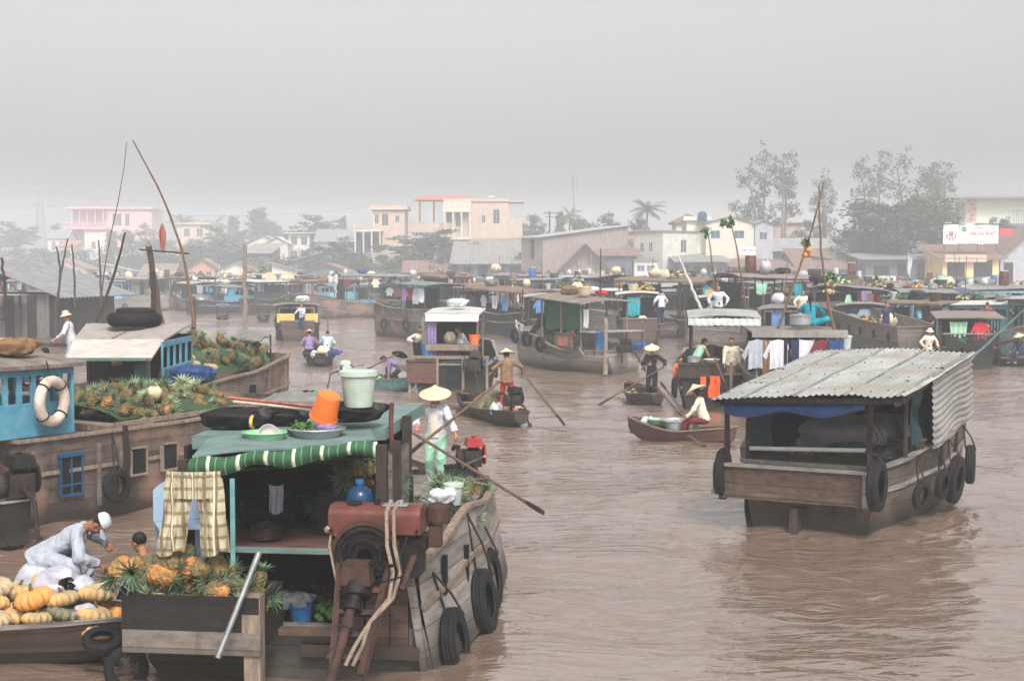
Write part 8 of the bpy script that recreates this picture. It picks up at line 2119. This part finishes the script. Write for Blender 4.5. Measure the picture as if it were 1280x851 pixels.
def boat_a():
 root = empty('houseboat', (-2.25, 14.2, 0), R(-7), 'near cargo boat with a striped awning, open stern and rusty diesel engine', 'boat', 'houseboats moored in the river')
 P, Pi, M = frame_of(root)
 T = 'wood_brown'
 hu = Hull(root, 6.8, 3.2, 1.08, beam=((0, .82), (.15, .93), (.35, 1), (.7, .9), (.9, .5), (1, .2)), sheer=((0, -.02), (.26, .3), (.5, .12), (1, -.1)), flare=1.13, deck=.12, hm='wood_pale', dm='wood_dark', gm='post_pale', n=30, tz=.44, rail=.045)
 # stern fittings
 q = MB(); q.box((1.31, -.03, .56), (.07, .1, 1.12), M=Matrix.Rotation(R(-9), 3, 'Y')); q.build('corner_post', M_['wood_pale'], root, smooth=False)
 for i, (x, w) in enumerate([(.68, .2), (.92, .24), (1.14, .18)]): q = MB(); q.box((x, -.02, .68), (w, .06, .95)); q.build('stern_plank', M_['wood_brown'], root, smooth=False)
 q = MB(); q.box((.75, -.06, .2), (1.2, .09, .12)); q.box((.3, -.1, .4), (.9, .14, .06)); q.build('stern_beam', M_['wood_brown'], root, smooth=False)
 p = Pi(D(318, 800, 13.5)); q = MB(); q.box((p.x, p.y, .35), (.16, .16, 1.1)); q.box((p.x, p.y - .09, .55), (.18, .03, .35)); q.build('stern_bollard', M_['post_pale'], root, smooth=False)
 # produce box
 c = Pi(D(240, 787, 13.5))
 q = MB(); q.box((c.x, c.y, .72), (1.33, .05, .33)); q.build('box_front', M_['wood_dark'], root, smooth=False)
 q = MB(); q.box((c.x, c.y - .01, .44), (1.37, .05, .22)); q.build('box_sill', M_['wood_grey'], root, smooth=False)
 q = MB(); q.box((c.x - .67, c.y + .4, .62), (.05, .85, .5)); q.box((c.x + .64, c.y + .4, .62), (.05, .8, .5)); q.box((c.x, c.y + .8, .62), (1.3, .05, .5)); q.box((c.x, c.y + .4, .5), (1.28, .8, .04)); q.build('box_side', M_['wood_dark'], root, smooth=False)
 # interior: raised floor with mint edge, shelf, dark bulkhead and side boards
 q = MB(); q.box((-.12, .42, 1.1), (2.5, .07, .05)); q.build('floor_edge', M_['mint'], root, smooth=False)
 q = MB(); q.box((-.12, 1.6, 1.08), (2.5, 2.3, .05)); q.build('cabin_floor', M_['wood_red'], root, smooth=False)
 q = MB(); q.box((-.3, 2.75, 1.6), (2.0, .05, 1.1)); q.build('bulkhead', M_['wood_dark'], root, smooth=False)
 q = MB(); q.box((-1.28, 1.65, 1.55), (.04, 2.1, 1.2)); q.build('left_wall', M_['wood_dark'], root, smooth=False)
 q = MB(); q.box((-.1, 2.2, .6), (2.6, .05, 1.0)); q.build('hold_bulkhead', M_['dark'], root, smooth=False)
 for nm, x, y, z0, z1, r in [('post', -1.27, .5, .4, 2.02, .05), ('post', .84, .55, .9, 2.2, .055), ('post', .95, .75, 1.0, 2.22, .05), ('post', .72, 2.5, 1.2, 2.3, .05)]:
  q = MB(); q.box((x, y, (z0 + z1) / 2), (r * 2, r * 1.6, z1 - z0)); q.build(nm, M_['post_dark'], root, smooth=False)
 a = D(488, 690, 15.0); b = D(489, 503, 15.0); stick('iron_stake', a, b, .026, 'tank_red', 'thin rusty stake rising at the right roof corner of the near boat', 'stake')
 q = MB(); q.box((.9, 1.15, 1.62), (.04, .9, .95)); q.build('right_wall', M_['wood_grey'], root, smooth=False)
 # roof
 pa = [Pi(D(240, 570, 13.9)), Pi(D(470, 549, 14.9)), Pi(D(462, 536, 15.7)), Pi(D(262, 546, 15.0))]
 q = MB(); q.grid(lambda u, v: pa[0].lerp(pa[1], u).lerp(pa[3].lerp(pa[2], u), v) + Vector((0, 0, .02 * math.sin(u * 7))), 12, 4, 0, .02); q.build('front_roof_sheet', M_['mint'], root)
 q = MB(); f0, f1 = Pi(D(240, 552, 14.95)), Pi(D(482, 541, 15.75)); dz = Vector((0, 2.4, .05))
 q.grid(lambda u, v: f0.lerp(f1, u) + dz * v + Vector((0, 0, .06)), 8, 6, 0, .14); q.build('roof_board', M_['mint'], root, smooth=False)
 q = MB(); s0, s1 = Pi(D(237, 577, 13.88)), Pi(D(472, 553, 14.88))
 q.grid(lambda u, v: s0.lerp(s1, u) + Vector((0, -.02 - .05 * math.sin(v * 3.1) + .02 * math.sin(u * 31), .02 - (.15 + .03 * math.sin(u * 14) - .02 * u) * v + .015 * math.sin(u * 23))), 60, 6, 0, .015); q.build('striped_awning', M_['green_stripe'], root)
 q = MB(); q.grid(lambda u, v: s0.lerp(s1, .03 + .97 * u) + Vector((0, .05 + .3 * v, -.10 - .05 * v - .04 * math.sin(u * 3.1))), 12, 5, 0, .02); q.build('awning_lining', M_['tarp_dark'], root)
 for u_ in (.0, 1.0):
  q = MB(); e = s0.lerp(s1, u_); q.grid(lambda u, v, e=e: e + Vector((.03 * math.sin(v * 12) + .07 * (u - .5), .03 * math.sin(u * 9), -.02 - .3 * v)), 5, 7, 0, .015); q.build('ragged_end', M_['green_stripe'], root)
 # tyres on the right side
 for px, py, d, r, lb, rp in [(569, 802, 14.5, .36, 'nearest tyre on the right side of the near boat', (541, 715, 14.4)), (606, 750, 15.7, .36, 'second tyre on the right side of the near boat', (583, 640, 15.7)), (613, 722, 16.6, .36, 'farthest tyre on the right side of the near boat', (586, 630, 16.5))]:
  tyre(D(px, py, d), M.to_3x3() @ Vector((1, -.08, .16)), r, lb, D(*rp))
 for (y, z0, z1) in [(.62, .75, 1.05), (1.45, .7, 1.0)]: q = MB(); x = hu.side(y, .62, 1).x; q.box((x + .01, y, (z0 + z1) / 2 - .05), (.05, .09, z1 - z0 + .1)); q.build('scupper_slot', M_['dark'], root, smooth=False)
 # diesel engine
 e = empty('diesel_engine', D(474, 690, 13.75), R(-6), 'large rusty diesel engine with a red brown tank on the stern', 'engine')
 q = MB(); vs = []
 prof = [(-.19, -.13), (-.2, .05), (-.17, .11), (-.1, .14), (.1, .14), (.17, .11), (.2, .05), (.19, -.13)]
 q.add([(x, y, z) for x in (-.46, .44) for (y, z) in prof], [(i, (i + 1) % 8, 8 + (i + 1) % 8, 8 + i) for i in range(8)] + [tuple(range(7, -1, -1)), tuple(range(8, 16))]); o = q.build('fuel_tank', M_['tank_red'], e, smooth=True, ang=50); o.location = (-.01, .05, .33)
 q = MB(); q.lathe([(.075, 0), (.075, .02), (.05, .035), (.001, .035)], (-.24, .0, .465), 16); q.lathe([(.03, 0), (.03, .06), (.02, .07)], (-.02, 0, .46), 10); q.build('filler_cap', M_['rubber'], e)
 q = MB(); q.grid(lambda u, v: (.05 + .24 * u, -.08 + .13 * v, .478 + .0 * u), 2, 2, 0, .012); q.lathe([(.025, 0), (.025, .04)], (.12, -.02, .48), 8); q.lathe([(.025, 0), (.025, .04)], (.22, -.02, .48), 8); q.build('tank_plate', M_['alu'], e)
 q = MB(); q.box((0, .15, .05), (.75, .45, .35)); q.box((.3, .0, -.05), (.25, .4, .3)); q.box((.42, 0, .1), (.12, .3, .12)); q.build('engine_block', M_['engine_dark'], e, smooth=False)
 q = MB(); q.lathe([(.07, -.05), (.27, -.05), (.29, -.04), (.29, .04), (.25, .045), (.24, .01), (.08, .01), (.07, .05), (.07, -.05)], (-.1, -.16, .0), 34, caps=False, M=Matrix.Rotation(R(90), 3, 'X')); q.build('flywheel', M_['engine_dark'], e)
 q = MB(); q.lathe([(.30, -.07), (.335, -.07), (.335, .07), (.30, .07), (.30, -.07)], (-.1, -.14, .0), 34, caps=False, M=Matrix.Rotation(R(90), 3, 'X')); q.build('belt_guard', M_['rail_rust'], e)
 q = MB(); q.box((-.13, -.42, -.13), (.3, .22, .17), taper=.85); q.box((-.13, -.4, -.03), (.24, .16, .05)); q.build('gearbox', M_['rail_rust'], e, smooth=False)
 q = MB(); q.lathe([(.04, -.24), (.14, -.2), (.15, -.08), (.12, 0), (.09, .05)], (-.13, -.36, -.16), 16, M=rot_to((0, .5, .85))); q.build('bell_housing', M_['engine_dark'], e)
 pts = [(-.13, -.5, -.3), (-.17, -.62, -.5), (-.22, -.75, -.75), (-.3, -.95, -1.1)]
 q = MB(); q.tube([(-.13, -.45, -.22), (-.14, -.52, -.36)], [.07, .07], 12); q.tube([(-.14, -.5, -.34), (-.15, -.56, -.44)], [.06, .1], 12); q.build('coupling', M_['engine_dark'], e)
 q = MB(); q.tube(pts, .045, 10); q.tube([pts[1], (-.185, -.66, -.58)], .06, 10); q.build('propeller_shaft', M_['rail_rust'], e)
 q = MB(); rg = random.Random(2)
 for k in range(10): a_ = k * .628; q.lathe([(.014, 0), (.014, .02), (.001, .021)], (-.1 + .21 * math.cos(a_), -.2, .21 * math.sin(a_)), 6, M=Matrix.Rotation(R(90), 3, 'X'))
 for k in range(8): q.box((-.22 + .06 * k, -.42 - .0 * k, -.02 - .02 * (k % 3)), (.03, .03, .03), rz=k)
 for x, z in ((-.44, .24), (.4, .24), (.1, .22), (-.2, .22)): q.lathe([(.018, 0), (.018, .03), (.001, .032)], (x, -.16, z), 6, M=Matrix.Rotation(R(90), 3, 'X'))
 q.build('bolts', M_['engine_dark'], e, smooth=False)
 q = MB(); q.tube([(-.25, -.12, .2), (-.32, -.3, .05), (-.28, -.4, -.12), (-.16, -.46, -.14)], .012, 6); q.tube([(.3, -.15, .18), (.26, -.3, .0), (.3, -.36, -.15), (.1, -.44, -.2)], .01, 6); q.build('fuel_line', M_['engine_dark'], e)
 q = MB(); q.torus((-.1, -.2, 0), .155, .014, M=Matrix.Rotation(R(90), 3, 'X'), n=28, k=6); q.lathe([(.001, -.03), (.07, -.03), (.07, .03), (.001, .03)], (.3, -.2, -.12), 16, M=Matrix.Rotation(R(90), 3, 'X')); q.bar((-.1, -.2, .155), (.3, -.2, -.05), .02); q.bar((-.1, -.2, -.155), (.3, -.2, -.19), .02); q.build('drive_belt', M_['rubber'], e)
 for sx_ in (-.36, .18): q = MB(); q.bar((sx_, -.05, .1), (sx_ + (.06 if sx_ < 0 else -.2), -.75, -1.0), .06, .08); q.build('engine_rail', M_['rail_rust'], e, smooth=False)
 q = MB()
 for k in range(4): t = .35 + k * .17; q.box((-.12 - .07 * t, -.05 - .7 * t, .06 - 1.08 * t), (.5 - .16 * t, .09, .05), M=Matrix.Rotation(R(-30), 3, 'X'))
 q.build('rail_rung', M_['iron'], e, smooth=False)
 for k in range(2):
  q = MB(); dx = .07 * k; q.tube([(.12 + dx, -.02, .5), (.1 + dx, -.14, .42), (.13 + dx, -.27, .12), (.2 + dx, -.34, -.12), (.18 + dx * .5, -.42, -.35), (.02, -.55, -.55), (-.1 + dx, -.66, -.75), (-.18 + dx, -.72, -.92)], .02, 8); q.build('hose', M_['post_pale'] if k else M_['rope'], e)
 q = MB(); q.lathe([(.05, 0), (.11, .02), (.12, .1), (.11, .17), (.05, .2)], (.56, .1, .28), 16); q.box((.55, .05, .16), (.12, .14, .2)); q.build('air_filter', M_['rail_rust'], e)
 q = MB(); q.tube([(.4, -.1, .05), (.36, -.25, -.05), (.28, -.32, -.28)], .035, 9); q.build('exhaust_pipe', M_['rail_rust'], e)
 q = MB(); q.tube([(-.45, -.1, .22), (-.45, -.2, .1), (-.36, -.28, -.25)], .012, 6); q.lathe([(.001, 0), (.03, .02), (.035, .05), (.001, .08)], (-.48, -.14, .2), 10); q.build('lever', M_['rope'], e)
 # goods
 o = empty('water_jug', D(450, 650, 14.75), 0, 'big blue water jug standing behind the engine tank', 'jug', scale=.95)
 q = MB(); q.lathe([(.13, 0), (.15, .02), (.152, .1), (.142, .12), (.152, .14), (.152, .28), (.12, .34), (.05, .38), (.045, .42)], n=24); q.build('body', mat('jug_blue', (34, 78, 112), (24, 60, 92), rough=.2, scale=3, trans=.3), o); q = MB(); q.lathe([(.05, .41), (.05, .45), (.001, .455)], n=14); q.build('cap', M_['plastic_blue'], o)
 g = D(331, 555, 14.95); item('green basin', g, 0, 'pale green rimmed bowl on the front roof sheet', .84)
 o = item('white basin', D(335, 545, 15.0), 0, 'small white and red bowl tipped inside the green rimmed bowl', .42); o.rotation_euler = (R(62), R(12), .3)
 g2 = D(396, 552, 15.25); item('aluminium basin', g2, 0, 'wide grey basin of vegetables on the front roof sheet', 1.02)
 for (kd, dx, dy, s, lb) in [('heap of greens', -.16, 0, .35, 'leafy greens in the wide grey basin'), ('purple bundle', .1, 0, .42, 'purple aubergines in the wide grey basin')]: item(kd, g2 + Vector((dx, dy, .1)), 0, lb, s)
 o = item('orange bucket', D(401, 527, 15.3), 0, 'bright orange bucket tipped upside down over the grey basin', .95); o.rotation_euler = (R(200), R(18), 0); o.location = D(412, 494, 15.3)
 o = proto('tub', _bucket('plastic_white', .195, .36, 'plastic_white'))[0]; o.location = D(448, 508, 15.6); tag(o, 'large white lidded bucket on the roof board', 'bucket')
 for (kd, px, py, d, s, lb) in [('dark bundle', 296, 536, 15.6, .85, 'black tarpaulin bundle lying on the roof board'), ('dark bundle', 352, 532, 15.9, .7, 'second black bundle right of the first on the roof board'), ('dark bundle', 440, 527, 15.7, .8, 'black folded tarp under the large white bucket'), ('pale bundle', 385, 522, 16.9, 1.15, 'grey beige tarpaulin hump at the back of the roof')]:
  o = item(kd, D(px, py, d), .2, lb, s); o.scale = (s * 1.1, s, s * .8)
 stick('striped_pole', D(285, 497, 16.3), D(395, 508, 15.6), .02, 'tile_red', 'upper of two peeling red poles on the roof', 'pole'); stick('striped_pole', D(292, 502, 16.2), D(400, 513, 15.6), .018, 'rubber_pale', 'lower of two peeling poles on the roof', 'pole')
 q = MB(); q.torus((0, 0, 0), .09, .02, M=Matrix.Rotation(R(90), 3, 'Y'), n=16, k=6); o = q.build('strap', M_['yellow']); o.location = D(316, 527, 15.45); o.scale = (1, 1.4, .75); tag(o, 'yellow strap around the black tarpaulin bundle', 'strap')
 # shorts, chair back, board
 o = empty('plaid_shorts', D(242, 596, 13.7), 0, 'beige plaid shorts hanging from the awning edge', 'shorts')
 q = MB()
 def leg(sd):
  def fn(u, v):
   w = .24 + .03 * v; x = sd * (.135 + .085 * v) + (u - .5) * w
   return (x, -.05 * math.sin(3.14 * u) - .02 * math.sin(u * 22 + v * 5) - .025 * math.sin(v * 9 + u * 4), -.02 - .72 * v - .03 * math.sin(u * 6))
  return fn
 q.grid(leg(-1), 16, 18, 0, .02); q.grid(leg(1), 16, 18, 0, .02); q.grid(lambda u, v: (-.25 + .50 * u, -.06 * math.sin(3.14 * u) - .012 * math.sin(u * 60) - .01, .04 - .24 * v), 30, 6, 0, .02); q.build('fabric', M_['cloth_plaid'], o)
 q = MB(); q.grid(lambda u, v: (-.25 + .5 * u, -.075 * math.sin(3.14 * u) - .018 * abs(math.sin(u * 50)), .06 - .05 * v), 40, 3, 0, .015); q.build('waistband', M_['cloth_plaid'], o)
 o = empty('plastic_chair', D(222, 700, 14.6), R(20), 'grey blue plastic chair half hidden by the plaid shorts', 'chair'); z = .0
 q = MB(); q.grid(lambda u, v: (-.24 + .48 * u, .03 * math.cos(3.14 * (u - .5)) * -1, .42 + .42 * v - .10 * abs(2 * u - 1) ** 3 * v), 12, 8, 0, .02); q.build('backrest', mat('chair_grey', (140, 160, 178), (120, 142, 162), rough=.4), o)
 q = MB(); q.box((0, -.2, .4), (.46, .42, .03)); q.build('seat', MATS['chair_grey'], o, smooth=False)
 for a_ in (-1, 1):
  for b_ in (0, 1): q = MB(); q.box((a_ * .2, -.38 + b_ * .36, .2), (.04, .04, .4)); q.build('leg', MATS['chair_grey'], o, smooth=False)
 q = MB(); q.box((0, 0, 0), (.045, .03, .85)); o = q.build('blue_board', M_['weathered_teal'], smooth=False); o.location = D(291, 652, 13.8); tag(o, 'narrow pale blue board beside the plaid shorts', 'board')
 q = MB(); q.tube([(0, 0, 0), (.0, 0, 1.0)], .028, 10); q.tube([(0, 0, .82), (0, 0, 1.0)], .031, 10); o = q.build('grey_pipe', M_['iron_pale']); o.location = D(272, 822, 13.1); dd = D(324, 690, 13.5) - D(272, 822, 13.1); o.rotation_euler = dd.to_track_quat('Z', 'Y').to_euler(); o.scale = (1, 1, dd.length); tag(o, 'grey metal pipe leaning over the produce box', 'pipe')
 for (kd, x, y, z, s, lb) in [('dark bundle', -.7, 1.7, 1.11, 1.1, 'dark bundle at the left of the near cabin floor'), ('green bundle', -.2, 2.1, 1.11, 1.0, 'dark green bundle at the back of the near cabin'), ('brown bundle', .35, 1.2, 1.11, .7, 'brown bundle in the middle of the near cabin floor'), ('black pot', -.5, .9, 1.11, .9, 'black cooking pot at the front of the near cabin floor'), ('dark bundle', -.75, .8, .14, 1.2, 'dark bundle filling the left of the stern hold'), ('wooden crate', .15, 1.6, .14, 1.2, 'wooden crate deep in the stern hold')]:
  item(kd, P((x, y, z)), x * 3, lb, s)
 item('blue bucket', P((-.15, 1.0, .16)), 0, 'blue pail in the dark stern hold', .8); item('white bundle', P((-.3, 1.2, .3)), 0, 'pale cloth in the dark stern hold', .6); item('heap of greens', P((.15, 1.1, .2)), 0, 'greens at the bottom of the stern hold', .7)
 hung_cloth(D(345, 605, 15.2), (1, 0, 0), .16, .3, 'cloth_grey', 'grey rag hanging in the dark cabin', seed=3)
 # pineapple heaps
 gp = 'pineapples piled in the stern box'
 def sb(u, v, r): return P((c.x - .6 + 1.2 * u, c.y + .05 + .7 * v, .62 + (.34 * math.sin(3.14 * (u * .8 + .1)) * (.6 + .6 * v)) * r.uniform(.6, 1)))
 heap(['green', 'ripe', 'green', 'pale'], 40, sb, 'pineapple in the heap filling the stern box', gp, 11, s=1.15)
 for i, (px, py, d, kd) in enumerate([(172, 706, 13.8, 'ripe'), (196, 698, 13.8, 'green'), (222, 706, 13.75, 'ripe'), (236, 688, 14.0, 'green'), (247, 702, 13.8, 'ripe'), (160, 700, 14.0, 'ripe'), (268, 700, 14.0, 'pale'), (185, 714, 13.7, 'ripe'), (210, 716, 13.7, 'ripe'), (256, 714, 13.7, 'green')]):
  pineapple(kd, D(px, py, d), (R(95 + 9 * i), R(i * 13 - 20), i * 1.3), 'ripe pineapple lying on top of the stern box heap', 'ripe pineapples topping the stern box', 1.45)
 q = MB(); q.grid(lambda u, v: (c.x - .6 + 1.2 * u, c.y + .04 + .72 * v, .55 + .28 * math.sin(3.14 * (u * .8 + .1)) * (.6 + .6 * v)), 8, 6); o = q.build('leaf_bed', M_['leaf_a']); o.location = root.location; o.rotation_euler = root.rotation_euler; tag(o, 'bed of green leaves in the stern box', 'leaves')
 def ins(u, v, r): return P((.05 + .7 * u, 1.3 + .8 * v, 1.62 + .2 * r.random() + .1 * v))
 heap(['ripe', 'green', 'pale'], 26, ins, 'pineapple stacked inside the cabin of the near boat', 'pineapples stacked inside the near cabin', 13, s=1.1)
 q = MB(); q.box((.4, 1.8, 1.36), (.85, 1.1, .5)); o = q.build('storage_chest', M_['wood_dark'], smooth=False); o.location = root.location; o.rotation_euler = root.rotation_euler; tag(o, 'dark chest under the pineapples inside the near cabin', 'chest')
 def rb(u, v, r): return P((.95 + .45 * u - .1 * v, 1.5 + 2.9 * v, 1.16 - .16 * v + .14 * r.random() * (1 - abs(u - .5))))
 heap(['green', 'green', 'pale'], 44, rb, 'pineapple in the row along the right side of the near boat', 'pineapples along the right side of the near boat', 17, s=1.25)
 q = MB(); q.box((1.1, 2.9, 1.02), (.55, 3.0, .25)); o = q.build('side_ledge', M_['wood_grey'], root, smooth=False)
 item('white bundle', P((1.25, 1.9, 1.38)), 1, 'knotted pale cloth on the right rail of the near boat', .55); item('red basin', P((1.1, 1.2, 1.25)), 1, 'dull red bowl on the right rail near the air filter', .5); item('white bucket', P((1.3, 2.3, 1.3)), 1, 'small white pail on the right rail of the near boat', .7)
 q = MB()
 for k in range(4): q.tube([(1.3, 1.75 + .06 * k, 1.4), (1.5, 1.7 + .07 * k, 1.25), (1.62, 1.75 + .09 * k, .8)], .016, 5)
 q.build('tyre_ropes', M_['rope_dark'], root)

def pumpkin_boat():
 root = empty('sampan', (-3.85, 14.75, 0), R(88), 'sampan heaped with ribbed pumpkins at the lower left corner', 'sampan', 'small rowed sampans')
 P, Pi, M = frame_of(root)
 Hull(root, 6.0, 1.75, .36, beam=SAMP, sheer=((0, .08), (.5, 0), (1, .25)), flare=.7, deck=.12, hm='wood_brown', gm='wood_pale', rail=.035, rub=False, bottom=-.15, rocker=(.2, .3))
 rng = random.Random(5)
 kinds = ['orange', 'mottled', 'tan', 'green', 'mottled', 'tan', 'mottled']
 lab = {'orange': 'bright orange ribbed pumpkin in the lower left heap', 'mottled': 'orange and green mottled pumpkin in the lower left heap', 'tan': 'tan ribbed pumpkin in the lower left heap', 'green': 'dull green ribbed pumpkin in the lower left heap'}
 pts = []
 for lay, (n, z, wx, wy) in enumerate([(30, .2, 1.1, 2.7), (24, .36, .9, 2.5), (14, .5, .65, 2.2), (5, .6, .4, 1.7)]):
  for i in range(n * 8):
   if sum(1 for q in pts if q[3] == lay) >= n: break
   y = .4 + rng.random() * wy; x = rng.uniform(-.5, .5) * wx * min(1, .45 + y / 2.2)
   if all((x - q[0]) ** 2 + (y - q[1]) ** 2 > .25 ** 2 or q[3] != lay for q in pts): pts.append((x, y, z, lay))
 for i, (x, y, z, lay) in enumerate(pts):
  k = rng.choice(kinds)
  pumpkin(k, P((x, y, z + .02 * rng.random())), (rng.uniform(-.35, .35), rng.uniform(-.35, .35), rng.uniform(0, 6)), lab[k], 'ribbed pumpkins heaped in the sampan', rng.uniform(.95, 1.3))
 for (px, py, d, s, lb, kd) in [(20, 738, 15.2, 1.0, 'grey plastic bag behind the pumpkins at the left edge', 'grey sack'), (68, 738, 15.1, .95, 'grey plastic bag at the knees of the man in the white cap', 'grey sack'), (118, 738, 15.0, .6, 'grey plastic bag by the hands of the man in the white cap', 'grey sack'), (100, 722, 15.4, .7, 'pale bag behind the hands of the man in the white cap', 'white sack'), (120, 770, 14.6, .5, 'small grey bag lying on the right of the pumpkins', 'grey sack')]:
  o = item(kd, D(px, py, d), px * .1, lb, s); o.rotation_euler = (R(70), R(20), px * .1)
 p = D(128, 799, 14.1); q = tyre((p.x, p.y, p.z), (.15, -.35, 1), .2, 'black tyre lying flat on the right end of the pumpkin sampan')
 tyre(D(158, 835, 13.95), (.3, -1, .1), .22, 'dark tyre hanging under the left corner of the stern box', D(158, 800, 13.95))
 b = D(80, 735, 15.35)
 person('man in a white shirt and white cap bending over the bags on the pumpkin sampan', (b.x - .2, b.y, .36), R(-84), hip=(0, 0, .52), lean=56, feet=((-.22, .42, .06), (.22, .35, .06)), knee=((-.5, .6, 1), (.4, .6, 1)), hands=((-.12, .62, .60), (.18, .58, .44)), elbow=((-1, -.6, -.5), (1, -.5, -.6)),
   shirt='cloth_grey', legs='cloth_grey', hat='white_cap', skin='skin_dark', voxel=.007, head=(14, 0), shirt_len=.2, loose=1.12, grip=(0, .3, -1), sc=1.05)
 q = MB(); q.box((b.x - .2, b.y, .48), (.4, .5, .16)); tag(q.build('seat_board', M_['wood_brown'], smooth=False), 'low wooden seat under the man in the white cap', 'seat')
 b2 = D(190, 700, 15.7)
 person('dark haired person mostly hidden behind the pineapple box', (b2.x, b2.y + .1, .0), R(60), hip=(0, 0, .35), lean=20, feet=((-.2, .4, .06), (.2, .4, .06)), hands=((-.25, .4, .5), (.25, .4, .5)), shirt='cloth_olive', legs='cloth_navy', voxel=.009)
boat_b(); boat_c(); boat_d(); boat_a(); pumpkin_boat()
bpy.data.scenes.remove(TMP)
